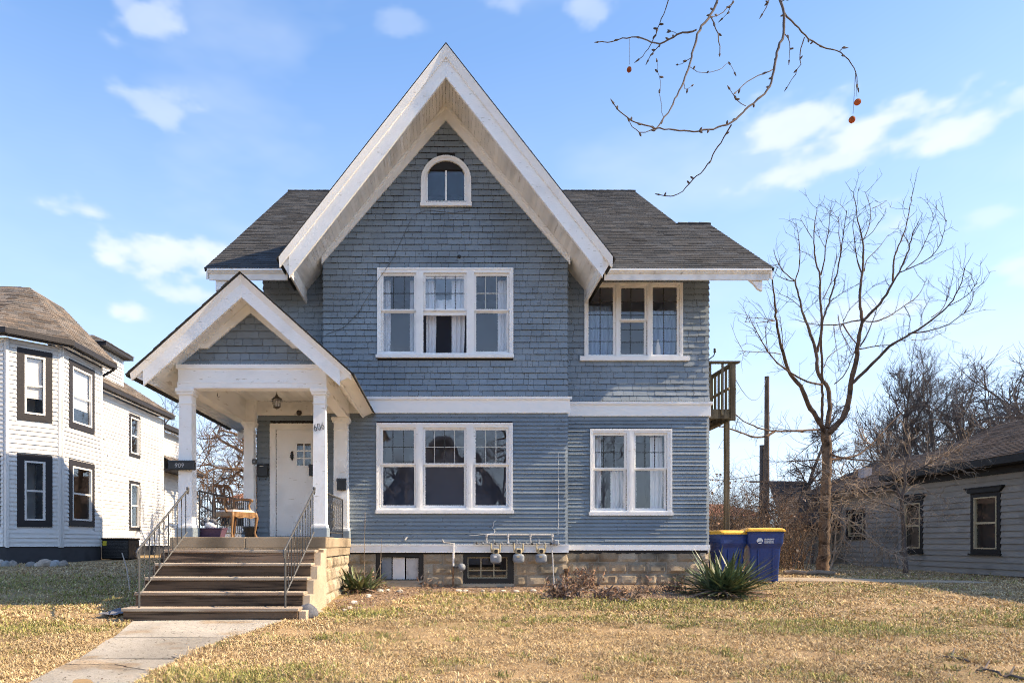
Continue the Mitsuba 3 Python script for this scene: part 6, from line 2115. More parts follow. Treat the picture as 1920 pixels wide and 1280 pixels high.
# ------------------------------------------------------------------ bare trees
def limb_points(pts, D, dy, rr):
    """A limb whose course was read off the photograph, given its own distance D and its own lean dy in depth."""
    P = np.array(pts, float)
    t = np.concatenate([[0], np.cumsum(np.linalg.norm(np.diff(P, axis=0), axis=1))])
    n = max(4, int(t[-1] / 9))
    q = np.linspace(0, t[-1], n)
    u, v = np.interp(q, t, P[:, 0]), np.interp(q, t, P[:, 1])
    for _ in range(2):
        u[1:-1] = (u[:-2] + 2 * u[1:-1] + u[2:]) / 4
        v[1:-1] = (v[:-2] + 2 * v[1:-1] + v[2:]) / 4
    y = D + np.linspace(dy[0], dy[1], n)
    return np.stack([X(u, y), y, Z(v, y)], 1)


def twigs(mb, P, r, n, L, rad, depth=2, up=.3, n_side=3, start=.25):
    """Side shoots on the limb P."""
    if len(P) < 3:
        return
    for _ in range(n):
        i = min(len(P) - 2, int(len(P) * (start + (1 - start) * r.random())))
        f = r.random()
        b = P[i] * (1 - f) + P[i + 1] * f
        t = P[i + 1] - P[i]
        t = t / (np.linalg.norm(t) + 1e-9)
        s = r.normal(0, 1, 3)
        s -= t * (s @ t)
        s /= np.linalg.norm(s)
        d = t * r.uniform(.3, .9) + s * r.uniform(.5, 1.0) + np.array([0, 0, up])
        d /= np.linalg.norm(d)
        l = L * r.uniform(.4, 1.2)
        k = 4
        pts = [b]
        for j in range(k):
            d = d + r.normal(0, .16, 3) + np.array([0, 0, up * .12])
            d /= np.linalg.norm(d)
            pts.append(pts[-1] + d * l / k)
        pts = np.array(pts)
        mb.tube(pts, np.linspace(rad, rad * .45, k + 1), n_side, cap=False)
        if depth > 1:
            twigs(mb, pts, r, r.integers(1, 4), L * .5, rad * .65, depth - 1, up, n_side, .15)


def cA(*p):
    return [(1380 + x / 3.765, 360 + y / 3.765) for x, y in p]


def cB(*p):
    return [(1340 + x / 4.922, 640 + y / 4.922) for x, y in p]


def cV(*p):
    return [(1400 + x / 3.2, 760 + y / 3.2) for x, y in p]


TD = 19.3
TR = thing('bare_tree', 'tall bare tree with reddish bark and spreading crown beside the grey house', 'tree')
rt = np.random.default_rng(17)
px_m = TD / FL
trunk = limb_points([(1542, 1082), (1544, 1050), (1547, 960), (1549, 900), (1551, 843), (1549, 806)], TD, (0, .1), 0)
tn = np.random.default_rng(2)
trunk = trunk + np.column_stack([tn.normal(0, .012, len(trunk)), tn.normal(0, .012, len(trunk)), np.zeros(len(trunk))])
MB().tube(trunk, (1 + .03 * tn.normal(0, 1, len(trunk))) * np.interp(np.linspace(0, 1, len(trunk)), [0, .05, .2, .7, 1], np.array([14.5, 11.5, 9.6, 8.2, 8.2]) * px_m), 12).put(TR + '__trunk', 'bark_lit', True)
LIMBS = [  # course, radii at both ends in photograph pixels, lean in depth at both ends, side shoots
    (cB((1010, 820), (985, 770), (900, 640), (840, 540), (800, 410)) + cB((750, 370), (690, 300), (655, 200), (630, 100)) + cA((320, 1110), (285, 930), (268, 720), (250, 590)), 5.0, 1.0, (0, -1.6), 16),
    (cB((1035, 800), (1062, 640), (1060, 480), (1040, 385), (975, 365), (945, 270), (940, 110)) + cA((572, 1130), (520, 990), (465, 830), (418, 630)), 5.0, 1.6, (0, .9), 10),
    (cA((418, 630), (445, 560), (452, 410), (425, 220)), 1.5, .5, (.9, 1.2), 6), (cA((418, 630), (340, 580), (290, 500), (265, 410)), 1.4, .5, (.9, .6), 6), (cA((418, 630), (350, 632), (300, 600), (270, 560)), 1.1, .5, (.9, 1.4), 3),
    (cA((572, 1130), (600, 1020), (608, 940), (592, 700), (598, 590), (560, 500), (545, 330), (572, 110)), 3.2, .7, (.5, 1.4), 12), (cA((598, 590), (625, 500), (630, 390), (650, 300), (668, 130)), 1.6, .5, (1.1, .4), 9),
    (cA((540, 330), (490, 260), (455, 190)), .8, .4, (1.2, 1.8), 2), (cA((628, 390), (600, 350), (585, 310)), .8, .4, (.8, 1.4), 2),
    (cB((985, 770), (995, 600), (990, 400), (990, 250), (985, 50)) + cA((602, 1100), (600, 950), (618, 880), (655, 790), (685, 690), (720, 540), (738, 430), (782, 130)), 3.0, .6, (.4, -1.2), 14),
    (cA((738, 430), (728, 300), (725, 170)), .9, .4, (-1.0, -.6), 4), (cA((660, 780), (720, 730), (780, 690), (850, 660)), .9, .4, (-.6, -1.6), 4), (cA((612, 760), (660, 680), (690, 540), (712, 430)), 1.1, .4, (-.3, .4), 6),
    (cB((1050, 845), (1120, 780), (1185, 715), (1230, 610), (1250, 500), (1255, 395), (1300, 220), (1325, 60)) + cA((848, 1160), (862, 1050), (892, 915)), 6.0, 3.2, (0, -.7), 4),
    (cA((892, 915), (872, 780), (878, 650), (895, 560), (897, 340), (860, 210), (828, 0)), 3.0, .6, (-.7, -.2), 14), (cA((897, 340), (940, 260), (960, 115), (925, 60), (913, 0)), 1.1, .4, (-.3, .3), 5), (cA((960, 118), (1010, 105), (1065, 60)), .8, .4, (.2, .6), 2),
    (cA((895, 340), (960, 300), (1010, 210)), .8, .4, (-.3, -.8), 2), (cA((885, 570), (850, 480), (845, 370), (820, 250), (835, 160)), 1.3, .4, (-.5, -1.2), 6), (cA((905, 560), (915, 470), (985, 430), (1075, 305)), 1.1, .4, (-.5, .5), 4),
    (cA((895, 910), (1000, 810), (1065, 720), (1108, 640), (1150, 570), (1185, 490), (1225, 400), (1240, 310), (1290, 210)), 2.8, .6, (-.7, -1.5), 12), (cA((1108, 630), (1105, 560), (1125, 420), (1190, 290), (1215, 180), (1250, 0)), 1.9, .5, (-1.2, -.5), 10),
    (cA((1150, 570), (1260, 530), (1380, 460), (1440, 390), (1490, 200)), 1.2, .4, (-1.3, -2.1), 8), (cA((1200, 545), (1265, 490), (1340, 360), (1395, 180)), 1.0, .4, (-1.4, -1.0), 6),
    (cA((895, 910), (970, 925), (1080, 880), (1185, 805), (1290, 740), (1350, 610)), 1.5, .5, (-.7, .4), 9), (cA((1190, 810), (1245, 880), (1215, 990)), .9, .5, (0, .4), 2),
    (cA((890, 905), (820, 910), (755, 935), (690, 940), (600, 940), (500, 930), (420, 900)), 1.6, .5, (-.7, .8), 8), (cA((755, 935), (800, 1020), (850, 1070)), 1.6, 1.0, (-.2, -.6), 2), (cA((755, 915), (800, 830), (880, 750), (985, 650)), .8, .4, (-.3, -.9), 3),
    (cA((875, 1090), (930, 1010), (975, 880), (1000, 800)), 1.5, .7, (-.5, -1.0), 6), (cB((1105, 395), (1160, 370), (1240, 250), (1290, 90)), 1.3, .7, (-.2, -.8), 4),
    (cB((1255, 395), (1330, 330), (1450, 210), (1575, 90)) + cA((1060, 1100), (1180, 1030), (1310, 960), (1440, 860), (1530, 770), (1590, 650), (1615, 540)), 3.4, .6, (-.3, -2.2), 18),
    (cA((1215, 1000), (1300, 990), (1420, 970), (1540, 915), (1640, 830), (1685, 750), (1678, 700)), 1.4, .4, (-1.1, -2.6), 10), (cA((1500, 805), (1620, 745), (1705, 640)), .9, .4, (-1.7, -2.6), 4), (cA((870, 1110), (1000, 1085), (1115, 1080)), 1.3, .9, (-.4, -.8), 3),
    (cA((1380, 885), (1480, 820), (1500, 700), (1525, 620)), 1.0, .4, (-1.3, -.8), 6), (cA((1240, 1045), (1330, 1055), (1480, 980)), .8, .4, (-1.0, -.4), 3), (cA((1305, 940), (1310, 850), (1380, 740)), .8, .4, (-1.1, -1.5), 4),
    (cB((1000, 815), (850, 820), (660, 832), (500, 830), (300, 760), (160, 650)), 2.6, .7, (0, -2.4), 10), (cB((560, 825), (480, 885), (350, 890), (140, 800), (0, 780)), 2.4, .8, (-.8, -3.0), 8),
    (cB((990, 400), (870, 385), (730, 310), (640, 250), (560, 190), (495, 100)) + cA((225, 1130), (160, 1010), (110, 930), (92, 870)), 2.2, .5, (-.1, -2.4), 12), (cA((225, 1130), (215, 1050), (190, 990), (235, 900)), .9, .4, (-1.2, -.6), 4),
    (cB((610, 120), (530, 95), (400, 105), (220, 85)), 1.0, .4, (-1.2, -2.6), 4), (cA((275, 910), (220, 900), (140, 880), (100, 890)), .9, .4, (-.9, -1.6), 3), (cA((270, 910), (160, 925), (60, 920)), .9, .4, (-.9, -2.2), 3),
    (cA((330, 1110), (325, 1000), (312, 880)), .9, .4, (-.8, -.2), 5), (cA((470, 830), (400, 760), (350, 730), (280, 710)), .9, .4, (.6, 1.4), 4), (cA((480, 850), (520, 810), (580, 765)), .7, .4, (.6, .1), 2),
    (cV((500, 290), (560, 315), (640, 325), (760, 335), (980, 330)), 2.0, .6, (0, -1.4), 12), (cV((445, 325), (330, 332), (160, 338)), 1.6, .5, (0, 1.2), 9), (cV((480, 330), (560, 320), (680, 300), (790, 190), (880, 90), (960, 20)), 2.6, .8, (.2, 1.6), 14),
    (cV((470, 180), (400, 220), (330, 280), (250, 350)), 1.3, .5, (.1, .8), 8), (cV((500, 480), (600, 430), (720, 440), (860, 500)), 1.0, .4, (-.1, -1.2), 9), (cV((450, 470), (380, 420), (300, 410)), .9, .4, (0, -.8), 6), (cV((455, 160), (350, 165), (260, 150), (130, 130)), 1.2, .5, (0, -1.0), 6),
    (cA((620, 1240), (650, 1150), (800, 1070), (870, 1010)), 1.0, .5, (.5, 1.4), 5), (cA((690, 940), (700, 1060), (740, 1280)), .7, .4, (0, .6), 2), (cA((720, 870), (735, 990), (830, 1130)), .9, .5, (-.2, .8), 4)]
tw = MB()
for pts, r0, r1, dy, n in LIMBS:
    P = limb_points(pts, TD, dy, 0)
    P[1:-1] += rt.normal(0, .007, (len(P) - 2, 3)) * np.array([1, 1, .6])
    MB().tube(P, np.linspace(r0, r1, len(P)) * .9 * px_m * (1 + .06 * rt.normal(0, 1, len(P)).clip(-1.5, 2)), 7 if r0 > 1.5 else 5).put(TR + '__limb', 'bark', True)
    twigs(tw, P, rt, int(n * 1.0), .65, .0075, 2, .22)
    twigs(tw, P, rt, int(n * .7), .26, .005, 1, .2)
stuff(tw.put(TR + '__twigs', 'bark_grey'))

# overhanging branch of a street tree near the camera
def cT(*p):
    return [(1100 + x / 3.2, y / 3.2) for x, y in p]


OD = 2.7
OB = thing('overhanging_branch', 'overhanging bare tree branch with buds against the sky above the lawn', 'branch')
OL = [(cT((900, -420), (830, -160), (790, -20), (745, 100), (665, 185), (650, 270), (625, 360), (590, 470), (545, 570), (520, 630), (460, 710), (418, 772)), 2.6, 1.0, (.15, -.1)),
      (cT((663, 185), (545, 205), (485, 245), (435, 275), (365, 245), (290, 218), (175, 248), (65, 258)), 1.5, .7, (0, .25)), (cT((435, 275), (395, 315), (362, 362)), .8, .6, (.1, .12)), (cT((500, -60), (490, 20), (440, 140), (405, 240), (355, 325), (312, 358)), .9, .5, (-.2, -.1)),
      (cT((745, 105), (780, 170), (795, 240), (798, 320)), 1.0, .6, (0, -.2)), (cT((905, -40), (880, 10), (835, 70), (755, 105)), .9, .5, (.1, 0)), (cT((418, 772), (360, 803), (285, 800), (258, 730)), .8, .5, (-.1, -.2)), (cT((880, 10), (850, 60), (815, 115)), .6, .4, (.1, .15)),
      (cT((960, -420), (1080, -160), (1150, -30), (1180, 50), (1188, 200), (1140, 300), (1138, 350), (1120, 430), (1100, 530), (1050, 580), (960, 650), (870, 745), (770, 770), (640, 793), (530, 778), (420, 775), (310, 740), (230, 708), (165, 628)), 2.6, .7, (.15, -.3)),
      (cT((1188, 80), (1250, 150), (1305, 220), (1375, 260), (1415, 290), (1520, 305), (1595, 390), (1615, 430), (1632, 532)), 1.4, .6, (.1, .35)), (cT((868, 747), (780, 890), (725, 1000), (615, 1100), (545, 1183), (435, 1172)), 1.1, .7, (-.1, .15)), (cT((1120, 423), (1000, 465), (890, 555)), .9, .6, (0, -.2)),
      (cT((1303, 228), (1285, 300), (1278, 410), (1200, 530)), .9, .5, (.2, .4)), (cT((1188, 205), (1225, 235), (1222, 300), (1215, 365)), .8, .4, (.1, .2)), (cT((1105, -20), (1085, 40), (1055, 85)), .8, .6, (0, 0)), (cT((960, 642), (900, 615), (880, 575), (855, 540)), .6, .4, (-.1, -.2)),
      (cT((612, 402), (660, 420), (683, 450), (765, 430), (828, 408), (840, 360), (870, 385), (888, 440)), .5, .35, (0, .2)), (cT((462, 708), (445, 670), (452, 600), (440, 570), (447, 500), (420, 370)), .45, .3, (-.1, 0)), (cT((625, 350), (595, 380), (545, 395)), .6, .35, (0, .15)), (cT((582, 510), (570, 560), (630, 518)), .5, .3, (0, .1)),
      (cT((1170, 15), (1195, 5), (1205, -20)), .7, .5, (0, 0)), (cT((1520, 305), (1545, 285)), .7, .6, (.25, .25)), (cT((545, 205), (520, 190), (490, 188)), .5, .35, (.05, .1))]
bud = MB()
ro = np.random.default_rng(23)
for pts, r0, r1, dy in OL:
    P = limb_points(pts, OD, dy, 0)
    P = P + ro.normal(0, .0018, P.shape)
    rad = np.linspace(r0, r1, len(P)) * OD / FL * 1.12 * (1 + .25 * (ro.random(len(P)) - .3))
    MB().tube(P, rad, 7).put(OB + '__limb', 'bark_grey', True)
    for _ in range(max(2, len(P) // 4)):
        i = ro.integers(1, len(P) - 1)
        d = ro.normal(0, 1, 3)
        d[1] *= .3
        d /= np.linalg.norm(d)
        bud.tube([P[i], P[i] + d * .010, P[i] + d * .016], [.0035, .004, .001], 5)
    bud.tube([P[-1], P[-1] + (P[-1] - P[-2]) / np.linalg.norm(P[-1] - P[-2]) * .02], [.004, .0012], 5)
stuff(bud.put(OB + '__buds', 'bark_grey'))
# the rest of that tree, above and beside the view
MB().tube([limb_points(cT((900, -420), (905, -430)), OD, (.15, .15), 0)[0], (1.6, 2.3, 4.6), (2.6, 2.0, 5.0), (4.2, 1.4, 5.0), (5.4, .9, 4.4)], [.006, .018, .035, .07, .10], 8).put(OB + '__limb', 'bark_grey', True)
MB().tube([limb_points(cT((960, -420), (965, -430)), OD, (.15, .15), 0)[0], (2.0, 2.4, 4.4), (2.6, 2.0, 5.0)], [.006, .014, .02], 8).put(OB + '__limb', 'bark_grey', True)
MB().tube([(5.6, .8, -.6), (5.5, .85, .0), (5.45, .9, 2.0), (5.4, .9, 4.4), (5.2, .8, 7.0)], [.26, .2, .17, .14, .08], 12).put(OB + '__trunk', 'bark_grey', True)
for (x, y), w, h, txt, stem in (((255, 420), 25, 33, 'lone reddish seed ball hanging below the long side twig', ((255, 235), (258, 300), (256, 388))), ((1625, 615), 35, 34, 'upper of the two hanging reddish seed balls', ((1612, 440), (1618, 520), (1622, 582))), ((1592, 720), 33, 38, 'lower of the two hanging reddish seed balls', ((1612, 440), (1606, 560), (1598, 684)))):
    k = thing('seed_ball', txt, 'seed ball')
    dyo = .12 if x < 900 else .33
    D = OD + dyo
    (u, v), = cT((x, y))
    m = trimesh.creation.icosphere(3)
    rr = 1 + .16 * (meshkit.noise(m.vertices * 6.5, 3) - .4) + .10 * (meshkit.noise(m.vertices * 13, 5) - .5)
    m.vertices = m.vertices * rr[:, None] * [w / 3.2 / 2 * D / FL * 1.05, w / 3.2 / 2 * D / FL, h / 3.2 / 2 * D / FL] + [X(u, D), D, Z(v, D)]
    MB().mesh(m).put(k + '__ball', 'seed')
    cp = m.submesh([np.nonzero((m.triangles_center[:, 2] > Z(v, D) + h / 3.2 / 2 * D / FL * .72))[0]], append=True)
    cp.vertices = cp.vertices + [0, 0, .0008]
    MB().mesh(cp).put(k + '__cap', 'seed_green')
    P = limb_points(cT(*stem), OD, (dyo, dyo), 0)
    MB().tube(P, .0009, 5).put(k + '__stalk', 'bark_grey', True)


def gen_tree(label, x, y, h, seed, spread=.6, trunk_r=.16, m='bark_grey', levels=4, lean=(0, 0), first=.25, n_limb=9, cat='tree', name='background_tree', fine=.009, up=.25, group=None, twigL=.9):
    """A bare tree: trunk, limbs, and twigs down to the finest."""
    k = thing(name, label, cat, group)
    r = np.random.default_rng(seed)
    z0 = float(gz(x, y)) - .1
    n = 10
    P = [np.array([x, y, z0])]
    d = np.array([lean[0], lean[1], 1.0])
    for i in range(n):
        d = d + r.normal(0, .07, 3) * [1, 1, .2]
        d /= np.linalg.norm(d)
        P.append(P[-1] + d * h * .8 / n)
    P = np.array(P)
    MB().tube(P, trunk_r * np.linspace(1, .12, n + 1) ** .9, 9).put(k + '__trunk', m, True)
    lm, tw_ = MB(), MB()

    def grow(b, d, L_, rad, lev):
        q = 6
        pts = [b]
        for j in range(q):
            d = d + r.normal(0, .17, 3) + np.array([0, 0, up * .2])
            d /= np.linalg.norm(d)
            pts.append(pts[-1] + d * L_ / q)
        pts = np.array(pts)
        (lm if lev > 1 else tw_).tube(pts, np.linspace(rad, max(rad * .35, fine * .5), q + 1), 5 if lev > 2 else 3, cap=False)
        if lev <= 0:
            return
        for _ in range(r.integers(3, 6) if lev > 1 else r.integers(3, 7)):
            i = r.integers(1, q)
            s = r.normal(0, 1, 3)
            t = (pts[i + 1] - pts[i]) / np.linalg.norm(pts[i + 1] - pts[i])
            s -= t * (s @ t)
            s /= np.linalg.norm(s)
            nd = t * .75 + s * .75
            grow(pts[i], nd / np.linalg.norm(nd), L_ * r.uniform(.45, .72), max(rad * .5, fine), lev - 1)

    for i in range(n_limb):
        t = first + (1 - first) * (i + r.random() * .6) / n_limb
        c = P[min(n, int(t * n))]
        az = i * 2.4 + r.normal(0, .4)
        el = r.uniform(.25, .9) + .5 * t * up
        d = np.array([math.cos(az) * math.cos(el), math.sin(az) * math.cos(el), math.sin(el)])
        grow(c, d, h * spread * (1.05 - .6 * t) * r.uniform(.7, 1.1), trunk_r * (.55 - .35 * t), levels - 1)
    grow(P[-1], np.array([0, 0, 1.0]), h * .22, trunk_r * .15, 2)
    lm.put(k + '__limbs', m)
    stuff(tw_.put(k + '__twigs', m))
    return k


gen_tree('dense dark bare tree with fine twigs behind the grey house roof ridge', X(1860, 34), 34, 10.2, 3, .50, .22, n_limb=22, first=.22)
gen_tree('bare tree at the picture edge overtopping the grey house roof', X(1945, 31), 31, 9.6, 5, .50, .24, n_limb=20, first=.3, lean=(-.05, 0))
gen_tree('mid sized bare tree with upright twigs between big tree and grey house', X(1705, 31), 31, 10.2, 8, .36, .16, n_limb=24, first=.22, up=.9)
gen_tree('thin bare tree with level side branches behind the deck and poles', X(1476, 30), 30, 8.8, 13, .26, .13, n_limb=22, first=.15, up=.0, levels=4, fine=.009)
gen_tree('bare tree behind the grey house, lower and bushier', X(1775, 37), 37, 7.4, 21, .5, .18, n_limb=20, first=.2)
gen_tree('leaning gnarled tree with heavy limbs seen through the porch', X(484, 34), 34, 9.0, 34, .42, .34, m='bark', n_limb=10, first=.25, lean=(-.10, 0), up=.05)
gen_tree('smaller bare tree between the white house and the porch column', X(398, 40), 40, 6.0, 37, .45, .15, n_limb=10, first=.2)
gen_tree('pale twiggy tree rising behind the rear roof of the white house', X(322, 52), 52, 13.0, 41, .30, .22, n_limb=12, first=.35, up=.5)
gen_tree('dark bushy bare tree over the rear addition of the grey house', X(1650, 33), 33, 8.6, 81, .42, .15, n_limb=22, first=.15, up=.5, twigL=.8)
gen_tree('dark bare tree standing between the twiggy upright tree and the roof ridge', X(1755, 40), 40, 11.5, 83, .48, .18, n_limb=24, first=.2, up=.3)
gen_tree('broad dark bare tree filling the sky above the grey house roof end', X(1820, 29), 29, 8.6, 85, .55, .18, n_limb=24, first=.3, up=.2)
gen_tree('bare tree far behind the shed with hazy twigs', X(1600, 44), 40, 7.6, 45, .45, .2, n_limb=18, first=.15)
# curved limbs seen under the porch roof
GT = thing('gnarled_tree', 'old tree with long curling limbs reaching across behind the armchair', 'tree')
def cP(*p):
    return [(300 + x / 6.095, 820 + y / 6.095) for x, y in p]
rg = np.random.default_rng(51)
tg = MB()
for pts, r0, r1, dy in ((cP((1100, 1100), (1075, 700), (1060, 480), (1040, 330), (1010, 220), (985, 120), (1010, 30), (1030, -60)), 5.0, 3.4, (0, 0)), (cP((1045, 410), (990, 385), (930, 335), (850, 372), (750, 350), (650, 345), (560, 370), (495, 410), (488, 480)), 2.6, .8, (0, -1.5)),
                        (cP((1045, 400), (940, 350), (860, 400), (845, 470), (830, 480), (740, 455), (665, 485), (640, 540), (630, 590)), 2.2, 1.0, (0, 1.0)), (cP((850, 370), (890, 320), (945, 275)), 1.4, .7, (-.6, -.2)), (cP((985, 130), (930, 85), (830, 60)), 1.4, .5, (0, .8)),
                        (cP((745, 350), (720, 420), (690, 480)), .9, .5, (-.5, 0)), (cP((845, 475), (890, 530), (905, 590)), 1.0, .5, (.6, 0)), (cP((765, 610), (760, 560), (810, 500), (845, 480)), .8, .6, (.5, .4)), (cP((430, 390), (490, 290), (580, 160), (600, 60), (560, -20)), 1.2, .5, (2, 2)), (cP((440, 240), (480, 150), (560, 100)), .8, .4, (2, 2.5)),
                        (cP((1110, 560), (1070, 590), (1045, 640), (1040, 720)), 4.5, 5.5, (-.4, -.4)), (cP((430, 480), (470, 490), (495, 520)), .8, .5, (2, 2)), (cP((650, 345), (600, 330), (570, 305)), .7, .4, (-1, -.6))):
    P = limb_points(pts, 30, dy, 0)
    MB().tube(P, np.linspace(r0, r1, len(P)) * 30 / FL, 7).put(GT + '__limb', 'bark', True)
    twigs(tg, P, rg, 16, 1.2, .016, 3, .15)
stuff(tg.put(GT + '__twigs', 'bark'))


def shrub(label, x, y, h, w, n, seed, m='twig_brown', arch=.3, fine=.006, branch=5, leaves=0):
    k = thing('bare_shrub', label, 'shrub')
    r = np.random.default_rng(seed)
    st, tw_ = MB(), MB()
    for i in range(n):
        bx, by = x + r.normal(0, w * .35), y + r.normal(0, w * .25)
        b = np.array([bx, by, float(gz(bx, by)) - .03])
        az = r.random() * 6.28
        d = np.array([math.cos(az) * .35, math.sin(az) * .35, 1.0])
        L_ = h * r.uniform(.55, 1.1)
        pts = [b]
        for j in range(7):
            d = d + r.normal(0, .12, 3) + np.array([math.cos(az), math.sin(az), -.5]) * arch * .2 * j / 3
            d /= np.linalg.norm(d)
            pts.append(pts[-1] + d * L_ / 7)
        pts = np.array(pts)
        st.tube(pts, np.linspace(fine * 2.0, fine, 8), 4, cap=False)
        twigs(tw_, pts, r, branch, h * .22, fine * .8, 2, .15, 3, .2)
    st.put(k + '__stems', m)
    stuff(tw_.put(k + '__twigs', m))
    if leaves:
        lf = MB()
        for _ in range(leaves):
            c = np.array([x + r.normal(0, w * .5), y + r.normal(0, w * .35), 0])
            c[2] = float(gz(c[0], c[1])) + h * r.random() ** 1.3
            a1, a2 = r.normal(0, 1, 3), r.normal(0, 1, 3)
            a1 /= np.linalg.norm(a1)
            s = r.uniform(.03, .06)
            a2 = np.cross(a1, a2)
            lf.add([c, c + a1 * s + a2 * s * .3, c + a1 * 2 * s, c + a1 * s - a2 * s * .3], [[0, 1, 2, 3]])
        stuff(lf.put(k + '__leaves', 'leaf_dead'))
    return k


shrub('tall brown brush close behind the house corner and deck post', X(1335, 21), 21, 2.9, 1.5, 55, 61, leaves=500)
shrub('brown thicket of bare stems behind the first recycling bin', X(1395, 23.5), 23.5, 2.9, 2.2, 90, 62, leaves=300, branch=7)
shrub('reddish brown brush just behind the bin with the round emblem', X(1470, 20.5), 20.5, 2.2, .9, 45, 63, leaves=350)
shrub('wide grey brown thicket below the utility pole', X(1440, 28), 28, 4.2, 2.8, 110, 64, 'bark_grey', branch=7)
shrub('twiggy brush between utility pole and big bare tree', X(1505, 24.5), 31.5, 4.2, 2.6, 90, 65, 'bark_grey', branch=8)
shrub('tangled brush in front of the grey house rear addition', X(1600, 24), 24, 3.0, 2.4, 22, 66, 'twig_pale', branch=6)
shrub('low dead growth at the foot of the tan outbuilding', X(1480, 22.5), 22.5, .8, 1.0, 30, 67, leaves=250)
shrub('thin brush behind the porch railing near the white house', X(392, 30), 30, 1.8, 1.6, 30, 68)

# twisted little tree with pale arching twigs before the grey house
AT = thing('weeping_tree', 'small dark tree with pale arching twigs before the grey house wall', 'tree')
def cR(*p):
    return [(1400 + x / 3.2, 760 + y / 3.2) for x, y in p]
ra = np.random.default_rng(71)
ta = MB()
AD = 18.2
for pts, r0, r1, dy in ((cR((955, 1005), (950, 900), (940, 700), (925, 560), (960, 470), (940, 380), (980, 300), (975, 200)), 4.6, 1.6, (0, 0)), (cR((925, 560), (880, 420), (840, 330), (760, 240), (690, 200)), 2.2, .7, (0, .6)), (cR((960, 470), (1040, 380), (1160, 310), (1270, 270)), 1.6, .6, (0, -.8)),
                        (cR((940, 600), (900, 500), (760, 520), (640, 540), (560, 600), (510, 640)), 1.6, .6, (0, -.6)), (cR((940, 640), (860, 600), (700, 560), (610, 530), (560, 400)), 1.3, .5, (0, -1.0))):
    P = limb_points(pts, AD, dy, 0)
    MB().tube(P, np.linspace(r0, r1, len(P)) * AD / FL, 7).put(AT + '__limb', 'bark_grey', True)
    twigs(ta, P, ra, 44, .75, .009, 3, .0)
stuff(ta.put(AT + '__twigs', 'twig_pale'))
SP = thing('arching_sapling', 'pale arching sapling shoots at the foot of the big bare tree', 'sapling')
tb = MB()
for pts, r0, r1, dy in ((cR((500, 985), (520, 930), (535, 870), (530, 780), (545, 700)), 2.2, .7, (0, .2)), (cR((535, 880), (580, 800), (600, 680), (700, 600), (840, 640), (960, 640)), 1.2, .5, (0, -.8)), (cR((500, 640), (600, 700), (720, 800), (850, 870), (950, 880)), 1.1, .5, (0, -.7)), (cR((510, 600), (600, 680), (700, 740), (800, 850), (950, 920)), 1.0, .5, (0, -1.2)),
                        (cR((530, 900), (600, 930), (680, 970), (760, 960), (830, 900)), 1.0, .5, (0, -.4)), (cR((500, 560), (560, 480), (640, 460), (740, 560), (870, 600)), 1.0, .5, (0, -.6)), (cR((600, 540), (660, 640), (740, 720), (870, 740)), .9, .4, (0, -1.0)), (cR((620, 770), (700, 760), (800, 860), (900, 900)), .9, .4, (-.3, -.8)),
                        (cR((870, 530), (1000, 600), (1100, 640), (1210, 680)), .8, .4, (-.4, -1.2)), (cR((1100, 300), (1180, 290), (1240, 330)), .8, .4, (-.4, -1.0)), (cR((1020, 470), (1100, 520), (1200, 560)), .7, .4, (-.4, -1.0)), (cR((560, 700), (580, 800), (560, 880)), .8, .5, (0, -.3))):
    P = limb_points(pts, AD - .2, dy, 0)
    MB().tube(P, np.linspace(r0, r1, len(P)) * AD / FL, 5).put(SP + '__shoot', 'twig_pale', True)
    twigs(tb, P, ra, 18, .5, .007, 2, .0)
stuff(tb.put(SP + '__twigs', 'twig_pale'))
# rough log edging below the tree
for i, (u0, u1, v, lab) in enumerate(((1470, 1508, 1077, 'thin weathered log edging at the base of the big bare tree, toward the bins'), (1512, 1562, 1079, 'pale weathered log lying in front of the big bare tree trunk'))):
    y = 17.5
    z = float(gz(X(u0, y), y)) + .05
    single('weathered_log', MB().tube([(X(u0, y), y, z), (X((u0 + u1) / 2, y), y + .1, z + .02), (X(u1, y), y - .1, z)], [.05, .065, .05], 8), 'twig_pale', lab, 'log', None, True)

# utility poles and wires
UP = thing('utility_pole', 'tall brown wooden utility pole behind the deck', 'pole')
MB().tube([(X(1437, 38), 38, -.1), (X(1438, 38), 38, Z(706, 38))], [.16, .12], 10).put(UP + '__pole', 'pole_wood', True)
MB().box(X(1437, 38) - 1.0, X(1437, 38) + 1.0, 37.8, 37.88, Z(905, 38), Z(902, 38)).put(UP + '__crossarm', 'pole_wood')
UP2 = thing('utility_pole', 'shorter dark pole stub standing beside the tall utility pole', 'pole')
MB().tube([(X(1428, 38.3), 38.3, -.1), (X(1429, 38.3), 38.3, Z(836, 38.3))], [.15, .13], 10).put(UP2 + '__pole', 'bark_grey', True)
MB().lathe([(.0, .05), (.14, .04), (.15, .0)], (X(1429, 38.3), 38.3, Z(836, 38.3)), 10).put(UP2 + '__cap', 'iron')
def wire(label, p0, p1, sag, rad=.012):
    t = np.linspace(0, 1, 16)[:, None]
    P = np.array(p0) * (1 - t) + np.array(p1) * t
    P[:, 2] -= sag * 4 * (t * (1 - t))[:, 0]
    single('overhead_wire', MB().tube(P, rad, 4), 'iron', label, 'wire', None, True)


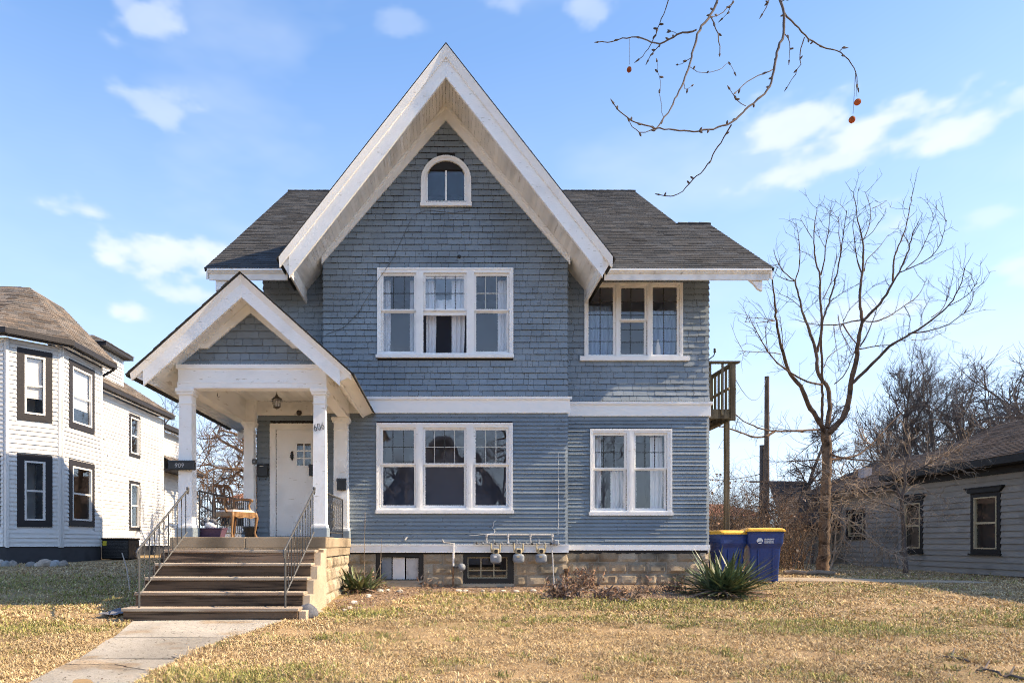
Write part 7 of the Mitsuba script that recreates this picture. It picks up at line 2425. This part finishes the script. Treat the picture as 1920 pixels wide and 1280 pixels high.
wire('overhead wire sagging low from the pole stub behind the deck post', (X(1428, 38), 38.2, Z(888, 38)), (X(1250, 34), 34, Z(885, 34)), .35, .022)
wire('thin overhead wire just under the porch eave behind the column', (X(230, 44), 44, Z(818, 44)), (X(700, 44), 44, Z(822, 44)), .1, .015)
wire('second thin overhead wire crossing behind the porch lower down', (X(230, 44), 44, Z(868, 44)), (X(700, 44), 44, Z(872, 44)), .1, .012)
wire('faint third overhead wire behind the porch just above the chair', (X(230, 44), 44, Z(898, 44)), (X(700, 44), 44, Z(901, 44)), .1, .010)
wire('thin service wire sloping from the deck railing to the utility pole', (6.25, 14.9, 4.72), (X(1437, 38), 38, Z(708, 38)), .9, .008)

# far line of bare trees and brush that closes the view
for i, (x, y, h, s) in enumerate(((-34, 62, 7, 1), (-26, 70, 8, 2), (-16, 66, 7, 3), (14, 60, 6.5, 5), (22, 64, 7.5, 6), (31, 58, 7, 7), (40, 66, 8, 8), (52, 60, 8, 9))):
    gen_tree(('distant bare tree far behind the white house roof', 'distant bare tree far beyond the porch opening', 'distant bare tree behind the far pale house', 'distant bare tree low behind the utility pole', 'distant bare tree behind the brush right of the poles', 'distant bare tree behind the tan shed roof', 'distant bare tree far behind the grey house', 'distant bare tree beyond the picture edge by the grey house')[i],
             x, y, h, 100 + s, .5, .2, n_limb=9, first=.15, levels=4, fine=.02, name='distant_tree')

# across the street, mirrored in the window panes
AH = thing('street_house', 'dark gabled house across the street, mirrored in the lower windows', 'house')
MB().xz([(-5.2, -.6), (-5.2, 2.9), (-4.0, 4.6), (-1.6, 8.0), (1.0, 8.0), (4.0, 5.0), (6.0, 2.9), (6.0, -.6)], -34, -25).put(AH + '__wall', 'brick_dark')
MB().xz([(-5.9, 2.5), (-1.7, 8.3), (1.1, 8.3), (6.7, 2.6), (6.4, 2.3), (.9, 8.0), (-1.5, 8.0), (-5.5, 2.2)], -34.3, -24.5).put(AH + '__roof', 'roof')
MB().box(-.9, .3, -30, -28.8, 7.5, 9.4).put(AH + '__chimney', 'brick_dark')
for x in (-3.2, 0, 3.2):
    MB().box(x - .7, x + .7, -24.99, -24.95, .6, 2.2).put(AH + '__window', 'black')
for x, y, h, s, lab in ((3.9, -19, 12, 201, 'street tree mirrored in the outer lower pane'), (-3.5, -18, 10, 202, 'slender street tree mirrored in the middle lower pane'), (10, -22, 13, 203, 'bare street tree mirrored in the lower wing window'), (-9, -21, 11, 204, 'bare street tree across the road opposite the porch')):
    gen_tree(lab, x, y, h, s, .4, .3, n_limb=9, first=.25, levels=3, name='street_tree', fine=.03)
